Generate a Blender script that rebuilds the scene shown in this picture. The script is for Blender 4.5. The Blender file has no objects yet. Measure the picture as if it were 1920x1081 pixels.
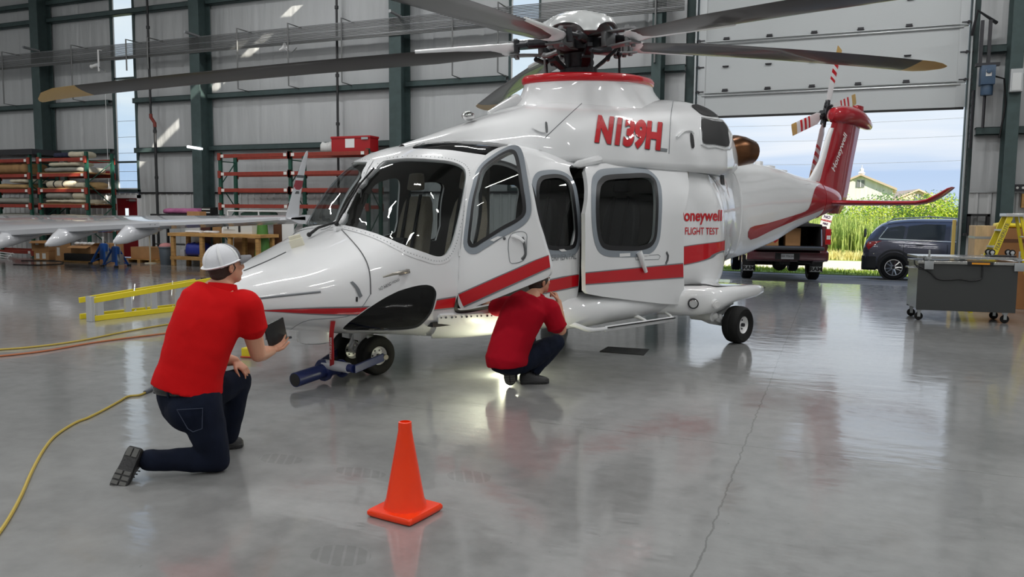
import bpy, bmesh, math, random
from mathutils import Vector, Matrix, geometry
from mathutils.bvhtree import BVHTree
random.seed(7)
SC = bpy.context.scene
COL = SC.collection
PI = math.pi
def R(d): return math.radians(d)
def V(*a): return Vector(a)

# ------------------------------------------------------------------ camera model (also used to place things on the floor)
CF = 1480.0; CAMH = 1.48; PITCH = R(5.35); ROLL = R(0.55); YAW = R(22.1)
_fw = V(-math.sin(YAW)*math.cos(PITCH), math.cos(YAW)*math.cos(PITCH), -math.sin(PITCH))
_r0 = V(math.cos(YAW), math.sin(YAW), 0); _u0 = _r0.cross(_fw)
_rt = _r0*math.cos(ROLL)+_u0*math.sin(ROLL); _up = -_r0*math.sin(ROLL)+_u0*math.cos(ROLL)
CAM = V(0, 0, CAMH)
def ray(x, y): return _fw+_rt*((x-960)/CF)-_up*((y-540.5)/CF)
def gp(x, y, z=0.0):
    d = ray(x, y); return CAM+d*((z-CAMH)/d.z)
def wp(x, y, Y):
    d = ray(x, y); return CAM+d*(Y/d.y)

def gw(x, y, Ym):          # floor point, kept in front of the wall
    g = gp(x, y)
    if g.y > Ym: g = wp(x, y, Ym); g.z = 0
    return g

# ------------------------------------------------------------------ materials
def mat(name, col, rough=0.5, metal=0.0, spec=0.5, coat=0.0, bump=0.0, bscale=40.0, var=0.0, vscale=3.0, stretch=(1, 1, 1), emit=None, estr=0.0, alpha=1.0, sheen=0.0):
    m = bpy.data.materials.new(name); m.use_nodes = True
    nt = m.node_tree; b = nt.nodes['Principled BSDF']
    b.inputs['Base Color'].default_value = (*col, 1); b.inputs['Roughness'].default_value = rough
    b.inputs['Metallic'].default_value = metal; b.inputs['Specular IOR Level'].default_value = spec
    b.inputs['Coat Weight'].default_value = coat; b.inputs['Coat Roughness'].default_value = 0.03
    if sheen: b.inputs['Sheen Weight'].default_value = sheen
    if emit: b.inputs['Emission Color'].default_value = (*emit, 1); b.inputs['Emission Strength'].default_value = estr
    if bump or var:
        tc = nt.nodes.new('ShaderNodeTexCoord'); mp = nt.nodes.new('ShaderNodeMapping'); mp.inputs['Scale'].default_value = stretch
        nt.links.new(tc.outputs['Object'], mp.inputs['Vector'])
    if var:
        n = nt.nodes.new('ShaderNodeTexNoise'); n.inputs['Scale'].default_value = vscale; n.inputs['Detail'].default_value = 4
        nt.links.new(mp.outputs['Vector'], n.inputs['Vector'])
        cr = nt.nodes.new('ShaderNodeValToRGB'); e = cr.color_ramp.elements
        e[0].position = .3; e[1].position = .7
        e[0].color = (*[c*(1-var) for c in col], 1); e[1].color = (*[min(1, c*(1+var)) for c in col], 1)
        nt.links.new(n.outputs['Fac'], cr.inputs['Fac']); nt.links.new(cr.outputs['Color'], b.inputs['Base Color'])
    if bump:
        n2 = nt.nodes.new('ShaderNodeTexNoise'); n2.inputs['Scale'].default_value = bscale; n2.inputs['Detail'].default_value = 3
        nt.links.new(mp.outputs['Vector'], n2.inputs['Vector'])
        bp = nt.nodes.new('ShaderNodeBump'); bp.inputs['Strength'].default_value = bump; bp.inputs['Distance'].default_value = .02
        nt.links.new(n2.outputs['Fac'], bp.inputs['Height']); nt.links.new(bp.outputs['Normal'], b.inputs['Normal'])
    return m
def glass_mat(name, tint, ior=1.45, rough=0.0):
    m = bpy.data.materials.new(name); m.use_nodes = True; nt = m.node_tree; nt.nodes.clear()
    o = nt.nodes.new('ShaderNodeOutputMaterial'); mx = nt.nodes.new('ShaderNodeMixShader'); t = nt.nodes.new('ShaderNodeBsdfTransparent')
    g = nt.nodes.new('ShaderNodeBsdfGlossy'); f = nt.nodes.new('ShaderNodeFresnel')
    t.inputs['Color'].default_value = (*tint, 1); g.inputs['Roughness'].default_value = rough; f.inputs['IOR'].default_value = ior
    ge = nt.nodes.new('ShaderNodeNewGeometry'); iv = nt.nodes.new('ShaderNodeMath'); iv.operation = 'SUBTRACT'; iv.inputs[0].default_value = 1; nt.links.new(ge.outputs['Backfacing'], iv.inputs[1])
    mu = nt.nodes.new('ShaderNodeMath'); mu.operation = 'MULTIPLY'; nt.links.new(f.outputs[0], mu.inputs[0]); nt.links.new(iv.outputs[0], mu.inputs[1])
    nt.links.new(mu.outputs[0], mx.inputs[0]); nt.links.new(t.outputs[0], mx.inputs[1]); nt.links.new(g.outputs[0], mx.inputs[2])
    nt.links.new(mx.outputs[0], o.inputs['Surface']); return m
def G(v): return (v/255.0/12.92) if v <= 10 else ((v/255.0+0.055)/1.055)**2.4
def rgb(r, g, b): return (G(r), G(g), G(b))

# ------------------------------------------------------------------ objects, things, parts
def link(o, parent=None):
    COL.objects.link(o)
    if parent is not None: o.parent = parent
    return o
def thing(name, label, cat, loc=(0, 0, 0), rz=0.0, group=None):
    o = bpy.data.objects.new(name, None); o.empty_display_size = .1; link(o)
    o.location = loc; o.rotation_euler = (0, 0, rz); o['label'] = label; o['category'] = cat
    if group: o['group'] = group
    return o
def tag(o, label, cat, group=None):
    o['label'] = label; o['category'] = cat
    if group: o['group'] = group
    return o
def struct(o): o['kind'] = 'structure'; return o
def stuff(o, label=None):
    o['kind'] = 'stuff'
    if label: o['label'] = label
    return o
def dup(root, loc=None, rz=None, label=None, group=None, scale=None):
    r = root.copy(); COL.objects.link(r)
    if loc is not None: r.location = loc
    if rz is not None: r.rotation_euler = (0, 0, rz)
    if scale is not None: r.scale = scale
    if label: r['label'] = label
    if group: r['group'] = group
    for ch in list(root.children):
        c = ch.copy(); COL.objects.link(c); c.parent = r
        for g in list(ch.children):
            d = g.copy(); COL.objects.link(d); d.parent = c
    return r

class MB:
    """collects shapes into one mesh"""
    def __init__(s): s.v = []; s.f = []; s.fm = []; s.M = Matrix(); s.mi = 0; s.rings = None
    def at(s, x=0, y=0, z=0, rx=0, ry=0, rz=0):
        s.M = Matrix.Translation((x, y, z)) @ Matrix.Rotation(rz, 4, 'Z') @ Matrix.Rotation(ry, 4, 'Y') @ Matrix.Rotation(rx, 4, 'X'); return s
    def add(s, vs, fs):
        n = len(s.v); s.v += [s.M @ Vector(p) for p in vs]
        s.f += [tuple(i+n for i in f) for f in fs]; s.fm += [s.mi]*len(fs); return s
    def box(s, x0, x1, y0, y1, z0, z1):
        return s.add([(x0, y0, z0), (x1, y0, z0), (x1, y1, z0), (x0, y1, z0), (x0, y0, z1), (x1, y0, z1), (x1, y1, z1), (x0, y1, z1)],
                     [(0, 3, 2, 1), (4, 5, 6, 7), (0, 1, 5, 4), (1, 2, 6, 5), (2, 3, 7, 6), (3, 0, 4, 7)])
    def cbox(s, c, d): return s.box(c[0]-d[0]/2, c[0]+d[0]/2, c[1]-d[1]/2, c[1]+d[1]/2, c[2]-d[2]/2, c[2]+d[2]/2)
    def loft(s, rings, cap0=True, cap1=True, closed=True):
        n = len(rings[0]); vs = [p for r in rings for p in r]; fs = []
        for i in range(len(rings)-1):
            for j in range(n if closed else n-1):
                k = (j+1) % n; fs.append((i*n+j, i*n+k, (i+1)*n+k, (i+1)*n+j))
        if cap0: fs.append(tuple(range(n-1, -1, -1)))
        if cap1: fs.append(tuple((len(rings)-1)*n+j for j in range(n)))
        return s.add(vs, fs)
    def tube(s, pts, r, n=8, caps=True, closed=False):
        pts = [Vector(p) for p in pts]; m = len(pts); rs = r if isinstance(r, list) else [r]*m
        rings = []; prev = None
        for i, p in enumerate(pts):
            if closed: t = pts[(i+1) % m]-pts[i-1]
            else: t = pts[min(i+1, m-1)]-pts[max(i-1, 0)]
            t = t.normalized() if t.length > 1e-9 else V(0, 0, 1)
            if prev is None:
                a = V(0, 0, 1) if abs(t.z) < .9 else V(1, 0, 0); u = t.cross(a).normalized()
            else:
                u = prev-t*prev.dot(t); u = u.normalized() if u.length > 1e-6 else t.orthogonal().normalized()
            prev = u; w = t.cross(u); rr = rs[i]
            ru, rw = rr if isinstance(rr, (list, tuple)) else (rr, rr)
            rings.append([p+u*(ru*math.cos(2*PI*k/n))+w*(rw*math.sin(2*PI*k/n)) for k in range(n)])
        if closed: rings.append(rings[0])
        return s.loft(rings, caps and not closed, caps and not closed)
    def cyl(s, a, b, r, n=16, r2=None): return s.tube([a, b], [r, r if r2 is None else r2], n)
    def lathe(s, prof, n=24, cap=False, a0=0.0, a1=2*PI):
        full = abs(a1-a0-2*PI) < 1e-6
        rings = [[(r*math.cos(a0+(a1-a0)*k/n), r*math.sin(a0+(a1-a0)*k/n), z) for k in range(n if full else n+1)] for r, z in prof]
        return s.loft(rings, cap, cap, full)
    def prism(s, poly, z0, z1):
        n = len(poly)
        return s.add([(x, y, z0) for x, y in poly]+[(x, y, z1) for x, y in poly],
                     [tuple(range(n-1, -1, -1)), tuple(range(n, 2*n))]+[(i, (i+1) % n, n+(i+1) % n, n+i) for i in range(n)])
    def ball(s, c, r, nu=12, nv=8):
        rx, ry, rz = r if isinstance(r, (list, tuple)) else (r, r, r); c = Vector(c)
        vs = [c+V(0, 0, -rz)]+[c+V(rx*math.sin(PI*j/nv)*math.cos(2*PI*i/nu), ry*math.sin(PI*j/nv)*math.sin(2*PI*i/nu), -rz*math.cos(PI*j/nv)) for j in range(1, nv) for i in range(nu)]+[c+V(0, 0, rz)]
        fs = [(0, 1+(i+1) % nu, 1+i) for i in range(nu)]
        for j in range(nv-2):
            for i in range(nu):
                a = 1+j*nu+i; b = 1+j*nu+(i+1) % nu; fs.append((a, b, b+nu, a+nu))
        t = len(vs)-1; o = 1+(nv-2)*nu
        fs += [(o+i, o+(i+1) % nu, t) for i in range(nu)]
        return s.add(vs, fs)
    def mesh(s, name, mats, smooth=40, bev=0.0, bseg=2):
        me = bpy.data.meshes.new(name); me.from_pydata([tuple(p) for p in s.v], [], s.f)
        for m in (mats if isinstance(mats, (list, tuple)) else [mats]): me.materials.append(m)
        for p, i in zip(me.polygons, s.fm): p.material_index = i
        bm = bmesh.new(); bm.from_mesh(me)
        bmesh.ops.recalc_face_normals(bm, faces=bm.faces)
        if bev:
            es = [e for e in bm.edges if len(e.link_faces) == 2 and e.calc_face_angle(0) > R(35)]
            bmesh.ops.bevel(bm, geom=es, offset=bev, segments=bseg, affect='EDGES', profile=.6, clamp_overlap=True)
        bm.to_mesh(me); bm.free()
        if smooth:
            me.shade_smooth(); me.set_sharp_from_angle(angle=R(smooth))
        me.update(); return me
    def build(s, name, mats, parent=None, smooth=40, bev=0.0, bseg=2):
        o = bpy.data.objects.new(name, s.mesh(name, mats, smooth, bev, bseg)); return link(o, parent)
def obj(name, me, parent=None): return link(bpy.data.objects.new(name, me), parent)

def subsurf(o, lv=1):
    m = o.modifiers.new('sub', 'SUBSURF'); m.levels = lv; m.render_levels = lv; return o

def text_mesh(txt, size, extrude=0.001, bold=0.0, sx=1.0, shear=0.0, spacing=1.0, align='CENTER'):
    """flat letters in the XY plane -> (verts, faces)"""
    c = bpy.data.curves.new('t', 'FONT'); c.body = txt; c.size = size; c.extrude = extrude; c.offset = bold
    c.align_x = align; c.align_y = 'CENTER'; c.shear = shear; c.space_character = spacing; c.resolution_u = 4
    o = bpy.data.objects.new('t', c); COL.objects.link(o)
    dg = bpy.context.evaluated_depsgraph_get(); me = bpy.data.meshes.new_from_object(o.evaluated_get(dg))
    vs = [V(v.co.x*sx, v.co.y, v.co.z) for v in me.vertices]; fs = [tuple(p.vertices) for p in me.polygons]
    bpy.data.objects.remove(o); bpy.data.curves.remove(c); bpy.data.meshes.remove(me)
    return vs, fs
def add_text(mb, txt, size, M, **k):
    vs, fs = text_mesh(txt, size, **k); old = mb.M; mb.M = M; mb.add(vs, fs); mb.M = old; return mb
def frame_m(o, x, y):
    """matrix whose X axis is x, Y axis y (unit), origin o"""
    x = Vector(x).normalized(); y = Vector(y); y = (y-x*y.dot(x)).normalized(); z = x.cross(y)
    return Matrix(((x.x, y.x, z.x, o[0]), (x.y, y.y, z.y, o[1]), (x.z, y.z, z.z, o[2]), (0, 0, 0, 1)))
def catmull(pts, n=6, closed=False):
    pts = [Vector(p) for p in pts]; m = len(pts); out = []
    for i in range(m if closed else m-1):
        if closed: a, b, c, d = pts[i-1], pts[i], pts[(i+1) % m], pts[(i+2) % m]
        else: a, b, c, d = pts[max(i-1, 0)], pts[i], pts[i+1], pts[min(i+2, m-1)]
        for k in range(n):
            t = k/n; t2 = t*t; t3 = t2*t
            out.append(.5*((2*b)+(c-a)*t+(2*a-5*b+4*c-d)*t2+(3*b-a-3*c+d)*t3))
    if not closed: out.append(pts[-1])
    return out
def lerp_tab(tab, x):
    """smooth (pchip-like) interpolation of rows (x, a, b, ...)"""
    if x <= tab[0][0]: return list(tab[0][1:])
    if x >= tab[-1][0]: return list(tab[-1][1:])
    for i in range(len(tab)-1):
        if x <= tab[i+1][0]: break
    x0, x1 = tab[i][0], tab[i+1][0]; h = x1-x0; t = (x-x0)/h; out = []
    for k in range(1, len(tab[0])):
        y0, y1 = tab[i][k], tab[i+1][k]; d = (y1-y0)/h
        def sl(j):
            if j <= 0 or j >= len(tab)-1:
                j2 = 0 if j <= 0 else len(tab)-2
                return (tab[j2+1][k]-tab[j2][k])/(tab[j2+1][0]-tab[j2][0])
            a = (tab[j][k]-tab[j-1][k])/(tab[j][0]-tab[j-1][0]); b = (tab[j+1][k]-tab[j][k])/(tab[j+1][0]-tab[j][0])
            return 0 if a*b <= 0 else 2*a*b/(a+b)
        m0, m1 = sl(i), sl(i+1)
        out.append((2*t**3-3*t*t+1)*y0+(t**3-2*t*t+t)*h*m0+(-2*t**3+3*t*t)*y1+(t**3-t*t)*h*m1)
    return out
def in_poly(x, y, P):
    c = False; n = len(P); j = n-1
    for i in range(n):
        xi, yi = P[i][0], P[i][1]; xj, yj = P[j][0], P[j][1]
        if (yi > y) != (yj > y) and x < (xj-xi)*(y-yi)/(yj-yi)+xi: c = not c
        j = i
    return c
# ================================================================== materials of the setting
YW = 18.84          # inner face of the door wall
M_green = mat('dark_green_steel', rgb(62, 78, 78), .55, 0, .4, var=.12, vscale=6)
M_insul = mat('white_vinyl_insulation', (.47, .485, .495), .36, 0, .45, bump=.9, bscale=7, stretch=(1, 1, .12), var=.05, vscale=1.3)
M_wains = mat('white_corrugated_metal', (.56, .57, .57), .35, 0, .5)
M_galv = mat('galvanised_steel', (.45, .47, .48), .4, .8)
M_conduit = mat('grey_conduit', (.17, .175, .175), .45, .5)
M_doorpanel = mat('grey_door_panel', (.52, .55, .56), .5, 0, .4, bump=.15, bscale=300, stretch=(.02, 1, 1))
M_black = mat('black_rubber', (.012, .012, .013), .6)
M_white = mat('white_gloss', (.8, .8, .8), .25)
M_red = mat('red_paint', rgb(165, 20, 28), .35)
M_orangebeam = mat('orange_rack_beam', rgb(140, 50, 36), .6, var=.15, vscale=8)
M_rackgreen = mat('green_rack_upright', rgb(24, 76, 62), .5, var=.1)
M_card = mat('cardboard', rgb(176, 132, 88), .8, var=.12, vscale=3)
M_wood = mat('lumber', rgb(190, 146, 88), .7, var=.2, vscale=4, stretch=(1, 1, 6))
M_alu = mat('aluminium', (.72, .73, .74), .35, .9)
M_yellow = mat('yellow_fibreglass', rgb(226, 206, 40), .4)
M_blue = mat('blue_paint', rgb(30, 84, 160), .4)
M_chrome = mat('chrome', (.8, .8, .8), .12, 1)
M_darkmetal = mat('dark_metal', (.05, .05, .055), .4, .7)
M_glass = glass_mat('clear_glass', (.93, .97, .98))

def floor_material():
    m = bpy.data.materials.new('sealed_concrete'); m.use_nodes = True; nt = m.node_tree; N = nt.nodes; L = nt.links
    b = N['Principled BSDF']; tc = N.new('ShaderNodeTexCoord')
    def noise(sc, det, stretch=(1, 1, 1), rough=.6):
        mp = N.new('ShaderNodeMapping'); mp.inputs['Scale'].default_value = stretch; L.new(tc.outputs['Object'], mp.inputs['Vector'])
        n = N.new('ShaderNodeTexNoise'); n.inputs['Scale'].default_value = sc; n.inputs['Detail'].default_value = det; n.inputs['Roughness'].default_value = rough
        L.new(mp.outputs['Vector'], n.inputs['Vector']); return n
    def math_(op, a, bv=None):
        k = N.new('ShaderNodeMath'); k.operation = op
        for i, q in enumerate((a, bv)):
            if q is None: continue
            if isinstance(q, (int, float)): k.inputs[i].default_value = q
            else: L.new(q, k.inputs[i])
        return k.outputs[0]
    n1 = noise(.55, 6); n2 = noise(7, 5); n3 = noise(90, 2)
    f = math_('ADD', math_('MULTIPLY', n1.outputs['Fac'], .6), math_('MULTIPLY', n2.outputs['Fac'], .4))
    cr = N.new('ShaderNodeValToRGB'); e = cr.color_ramp.elements; e[0].position = .36; e[1].position = .66
    e[0].color = (.20, .202, .20, 1); e[1].color = (.31, .315, .312, 1); L.new(f, cr.inputs['Fac'])
    # saw-cut joints along X and Y, slightly ragged
    sp = N.new('ShaderNodeSeparateXYZ'); L.new(tc.outputs['Object'], sp.inputs[0]); nj = noise(9, 3)
    jit = math_('MULTIPLY', math_('SUBTRACT', nj.outputs['Fac'], .5), .05)
    ja = gp(1396, 835); xa = ja.x; ya = ja.y
    def joint(axis, at, w):
        d = math_('ABSOLUTE', math_('SUBTRACT', math_('ADD', sp.outputs[axis], jit), at)); return math_('LESS_THAN', d, w)
    j = joint(0, xa, .005)
    for k in (-1, 1, 2): j = math_('MAXIMUM', j, joint(0, xa+k*7.2, .005))
    for k in (-1, 0, 1, 2): j = math_('MAXIMUM', j, joint(1, ya+k*5.6, .004))
    scf = None
    for px, py, rx, ry in ((527, 860, .15, .085), (675, 885, .17, .075), (880, 893, .13, .10), (640, 1040, .14, .10)):
        c = gp(px, py); ex = math_('DIVIDE', math_('SUBTRACT', sp.outputs[0], c.x), rx); ey = math_('DIVIDE', math_('SUBTRACT', sp.outputs[1], c.y), ry)
        rr_ = math_('ADD', math_('MULTIPLY', ex, ex), math_('MULTIPLY', ey, ey)); mk = math_('LESS_THAN', math_('ADD', rr_, math_('MULTIPLY', jit, 12)), 1)
        st = math_('MULTIPLY', mk, math_('GREATER_THAN', math_('SINE', math_('MULTIPLY', math_('ADD', sp.outputs[0], math_('MULTIPLY', sp.outputs[1], .55)), 105)), -.75))
        scf = st if scf is None else math_('MAXIMUM', scf, st)
    # small dark specks
    sk = noise(26, 2); spk = math_('GREATER_THAN', sk.outputs['Fac'], .755)
    dark = math_('MAXIMUM', math_('MAXIMUM', math_('MULTIPLY', j, .55), math_('MULTIPLY', spk, .5)), math_('MULTIPLY', scf, .22))
    mx = N.new('ShaderNodeMix'); mx.data_type = 'RGBA'; L.new(dark, mx.inputs['Factor']); L.new(cr.outputs['Color'], mx.inputs['A']); mx.inputs['B'].default_value = (.06, .06, .058, 1)
    L.new(mx.outputs['Result'], b.inputs['Base Color'])
    rr = N.new('ShaderNodeMapRange'); L.new(n2.outputs['Fac'], rr.inputs['Value']); rr.inputs['From Min'].default_value = .3; rr.inputs['From Max'].default_value = .7
    rr.inputs['To Min'].default_value = .05; rr.inputs['To Max'].default_value = .15; L.new(rr.outputs['Result'], b.inputs['Coat Roughness'])
    b.inputs['Roughness'].default_value = .38; b.inputs['Specular IOR Level'].default_value = .4; b.inputs['Coat Weight'].default_value = .9; b.inputs['Coat IOR'].default_value = 1.85
    h = math_('ADD', math_('MULTIPLY', noise(1.6, 3, (1, 2.6, 1)).outputs['Fac'], 1.0), math_('MULTIPLY', noise(11, 3, (1, 2.2, 1)).outputs['Fac'], .10))
    bp = N.new('ShaderNodeBump'); bp.inputs['Strength'].default_value = .10; bp.inputs['Distance'].default_value = .03
    L.new(h, bp.inputs['Height']); L.new(bp.outputs['Normal'], b.inputs['Normal']); L.new(bp.outputs['Normal'], b.inputs['Coat Normal'])
    return m
M_floor = floor_material()

# ================================================================== shell
XL, XR, YF, ZC = -33.0, 13.0, -13.0, 9.6
WIN = [(-21.25, -20.40), (-7.72, -6.98)]         # tall skylight strips
DX0, DX1, DZ = -3.07, 2.38, 6.9                  # overhead door opening
o = MB().box(XL, XR, YF, YW+.35, -.2, 0).build('floor', M_floor, smooth=0); struct(o)

def insul_panel(x0, x1, z0, z1, nm):
    """quilted insulation sheet, bulging between the girts and creased at the seams"""
    mb = MB(); nx = max(2, int((x1-x0)/.06)); zs = [z0]
    while zs[-1] < z1-1e-6: zs.append(min(z1, zs[-1]+.14))
    girts = [2.04, 3.3, 4.85, 7.55, 8.2, 9.7]; rnd = random.Random(int(x0*100)+5)
    off = [rnd.uniform(-.010, .010) for _ in range(nx+1)]
    rows = []
    for z in zs:
        g0 = max([g for g in girts if g <= z+1e-6], default=0); g1 = min([g for g in girts if g > z+1e-6], default=12)
        t = (z-g0)/(g1-g0); bul = math.sin(PI*t)**.6 if 0 < t < 1 else 0
        row = []
        for i in range(nx+1):
            x = x0+(x1-x0)*i/nx
            seam = abs(((x*1.0) % 1.42)-.71); crease = max(0, 1-abs(seam-.71)/.045)
            wob = .5*math.sin(x*7.3+z*.6)+.5*math.sin(x*17.1-z*.9)
            row.append((x, YW-.02-bul*(.035+.010*wob+off[i]*.5)+crease*.045*bul, z))
        rows.append(row)
    return mb.loft(rows, False, False, False).build(nm, M_insul, smooth=70)
seg = [XL, WIN[0][0]-.09, WIN[0][1]+.09, WIN[1][0]-.06, WIN[1][1]+.06, DX0-.28]
struct(insul_panel(seg[0], seg[1], 2.04, ZC, 'wall_back'))
struct(insul_panel(seg[2], seg[3], 2.04, ZC, 'wall_back'))
struct(insul_panel(seg[4], seg[5], 2.04, ZC, 'wall_back'))
struct(insul_panel(DX1+.18, XR, 2.04, ZC, 'wall_back'))
def wains(x0, x1, z0, z1):
    mb = MB(); pts = []; x = x0; k = 0; P = [(0, 0), (.10, 0), (.125, -.03), (.165, -.03), (.19, 0)]
    while x < x1:
        for dx, dy in P:
            if x+dx <= x1: pts.append((x+dx, YW+dy))
        x += .24
    mb.loft([[(a, b, z0) for a, b in pts], [(a, b, z1) for a, b in pts]], False, False, False)
    return mb.build('wall_back', M_wains, smooth=0)
RDX0, RDX1, RDZ = -21.35, -20.42, 1.90
for a, b, z0, z1 in ((XL, RDX0-.06, 0, 2.04), (RDX1+.06, DX0-.28, 0, 2.04), (DX1+.18, XR, 0, 2.04), (RDX0-.06, RDX1+.06, RDZ+.05, 2.04)):
    struct(wains(a, b, z0, z1))
o = MB().box(XL, RDX0-.06, YW-.055, YW-.035, 2.02, 2.07).build('trim_1', M_darkmetal, smooth=0); struct(o)
o = MB().box(RDX1+.06, DX0-.28, YW-.055, YW-.035, 2.02, 2.07).build('trim_2', M_darkmetal, smooth=0); struct(o)
o = MB().box(DX1+.18, XR, YW-.055, YW-.035, 2.02, 2.05).build('trim_3', M_galv, smooth=0); struct(o)
# outer skin keeps daylight out of the joints
mbk = MB()
for a, b, z0, z1 in ((XL, RDX0-.06, -.1, 2.1), (RDX1+.06, DX0-.2, -.1, 2.1), (RDX0-.1, RDX1+.1, RDZ, 2.1), (DX1+.15, XR, -.1, ZC), (XL, WIN[0][0]-.3, 2.1, ZC), (WIN[0][1]+.05, WIN[1][0]-.15, 2.1, ZC), (WIN[1][1]+.03, DX0-.2, 2.1, ZC), (DX0-.2, DX1+.15, DZ, ZC)):
    mbk.box(a, b, YW+.12, YW+.2, z0, z1)
struct(mbk.build('wall_outer', M_galv, smooth=0))
M_plainwall = mat('white_liner_wall', (.60, .61, .61), .6)
M_ceil = mat('white_roof_liner', (.66, .66, .66), .6, bump=.3, bscale=30, stretch=(1, .05, 1))
struct(MB().box(XL-.2, XL, YF, YW+.2, 0, ZC).build('wall_left', M_plainwall, smooth=0))
struct(MB().box(XR, XR+.2, YF, YW+.2, 0, ZC).build('wall_right', M_plainwall, smooth=0))
# wall behind the camera: corrugated liner
struct(MB().box(XL, XR, YF-.2, YF, 0, ZC).build('wall_front', M_plainwall, smooth=0))
# ceiling with one narrow translucent roof strip left open for the sun
SKX0, SKX1, SKY0, SKY1 = -11.05, -10.45, 11.0, 17.2
mbk = MB()
for a, b, c, d in ((XL, SKX0, YF, YW+.2), (SKX1, XR, YF, YW+.2), (SKX0, SKX1, YF, SKY0), (SKX0, SKX1, SKY1, YW+.2)): mbk.box(a, b, c, d, ZC, ZC+.15)
for yy in (11.9, 13.1, 14.9, 15.6, 16.4): mbk.box(SKX0, SKX1, yy, yy+.22, ZC, ZC+.15)
struct(mbk.build('ceiling', M_ceil, smooth=0))

# ------------------------------------------------------------------ windows
for i, (a, b) in enumerate(WIN):
    zb = 2.16 if i == 0 else 2.16
    mb = MB(); fw = .09 if i == 0 else .06
    mb.box(a-fw, a, YW-.07, YW+.03, zb-.08, ZC); mb.box(b, b+fw, YW-.07, YW+.03, zb-.08, ZC); mb.box(a-fw, b+fw, YW-.07, YW+.03, zb-.08, zb)
    root = mb.build('window_%d' % (i+1), M_green, smooth=0, bev=.008); struct(root)
    gl = MB().box(a, b, YW+.01, YW+.02, zb, ZC).build('pane', M_glass, root, smooth=0)
    mb = MB()
    for z in (3.02, 3.02+2.6, ZC-1.3): mb.box(a, b, YW-.03, YW+.03, z-.03, z+.03)
    mb.build('mullion', M_green, root, smooth=0)
    mb = MB()
    for z in (2.43, 2.72, 3.3, 3.8, 4.3, 6.2): mb.box(a, b, YW+.0, YW+.006, z-.006, z+.006)
    mb.build('mullion', M_galv, root, smooth=0)
    mb = MB(); mb.box(a-.02, a+.03, YW-.03, YW+.0, zb, ZC); mb.box(a, b, YW-.03, YW+.0, zb, zb+.04)
    mb.build('jamb', M_white, root, smooth=0)

# ------------------------------------------------------------------ steel columns and girts
def column(x, w, d=.5, fl=.02):
    mb = MB(); y1 = YW-.10; y0 = y1-d
    mb.box(x-w/2, x+w/2, y0, y0+.03, 0, ZC); mb.box(x-w/2, x+w/2, y1-.03, y1, 0, ZC); mb.box(x-.015, x+.015, y0+.03, y1-.03, 0, ZC)
    mb.box(x-w/2-.06, x+w/2+.06, y0-.06, y1, 0, .03)
    return struct(mb.build('steel_column', M_green, smooth=0, bev=.004, bseg=1))
COLX = [-31.2, -24.05, -17.45, -10.75, -3.92, 3.15, 10.0]
for x in COLX: column(x, .36 if x < -8 else .22)
def girt(x0, x1, z, h=.15, d=.2):
    mb = MB(); y0 = YW-.24
    mb.box(x0, x1, y0, y0+.012, z-h, z); mb.box(x0, x1, y0, YW-.02, z-.012, z); mb.box(x0, x1, y0, YW-.02, z-h, z-h+.012)
    return struct(mb.build('wall_girt', M_green, smooth=0))
edges = [XL]+COLX+[XR]
spans = []
for a, b in zip(edges[:-1], edges[1:]): spans.append((a+.12, b-.12))
for (a, b) in spans:
    for z, top in ((3.43 if a < -8 else 3.33, 0), (4.95, 0), (7.66, 1), (8.2, 1)):
        cuts = [(a, b)]
        for wa, wb in [(WIN[0][0]-.09, WIN[0][1]+.09), (WIN[1][0]-.06, WIN[1][1]+.06), (DX0-.26, DX1+.2)]:
            if top and wb < 0: continue
            nc = []
            for c, d in cuts:
                if wb <= c or wa >= d: nc.append((c, d)); continue
                if wa > c+.05: nc.append((c, wa))
                if wb < d-.05: nc.append((wb, d))
            cuts = nc
        for c, d in cuts: girt(c, d, z)

# ------------------------------------------------------------------ overhead sectional door, part raised
dr = thing('door_1', 'large grey sectional overhead door raised over the hangar opening', 'door', (0, YW+.06, 0)); struct(dr)
zj = [3.77, 4.26, 5.41, 6.56, 7.7]
for k, (z0, z1) in enumerate(zip(zj[:-1], zj[1:])):
    mb = MB().box(DX0, DX1, -.04, .03, z0+.006, z1-.006)
    sec = mb.build('door_section', M_doorpanel, dr, smooth=0, bev=.006, bseg=1)
    mb = MB(); mb.box(DX0, DX0+.17, -.055, -.04, z0+.01, z1-.01); mb.box(DX1-.17, DX1, -.055, -.04, z0+.01, z1-.01); mb.build('end_stile', M_galv, sec, smooth=0)
    if k:
        mb = MB().cyl((DX0+.1, -.06, z0-.02), (DX1-.1, -.06, z0-.02), .022, 8); mb.box(DX0+.05, DX1-.05, -.075, -.04, z0+.035, z0+.055)
        mb.build('strut', M_galv, sec)
    for zz in ([z0+.02] if k == 0 else [z0+.02, (z0+z1)/2]) if k else []:
        for i in range(5):
            x = DX0+.62+i*.93
            mb = MB(); mb.box(x-.06, x+.06, -.075, -.04, zz+.03, zz+.10 if zz == z0+.02 else zz+.06); mb.cyl((x-.07, -.075, zz+.05), (x+.07, -.075, zz+.05), .012, 6); mb.build('hinge', M_darkmetal, sec, smooth=0)
        for x in (DX0+.02, DX1-.02):
            mb = MB(); mb.box(x-.12, x+.12, -.08, -.05, zz+.04, zz+.065); mb.cyl((x, -.12, zz+.05), (x, -.03, zz+.05), .028, 8); mb.build('roller', M_darkmetal, sec)
mb = MB().box(DX0+.01, DX1-.01, -.03, .02, 3.735, 3.78); mb.build('bottom_seal', M_black, dr, smooth=0)
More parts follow.
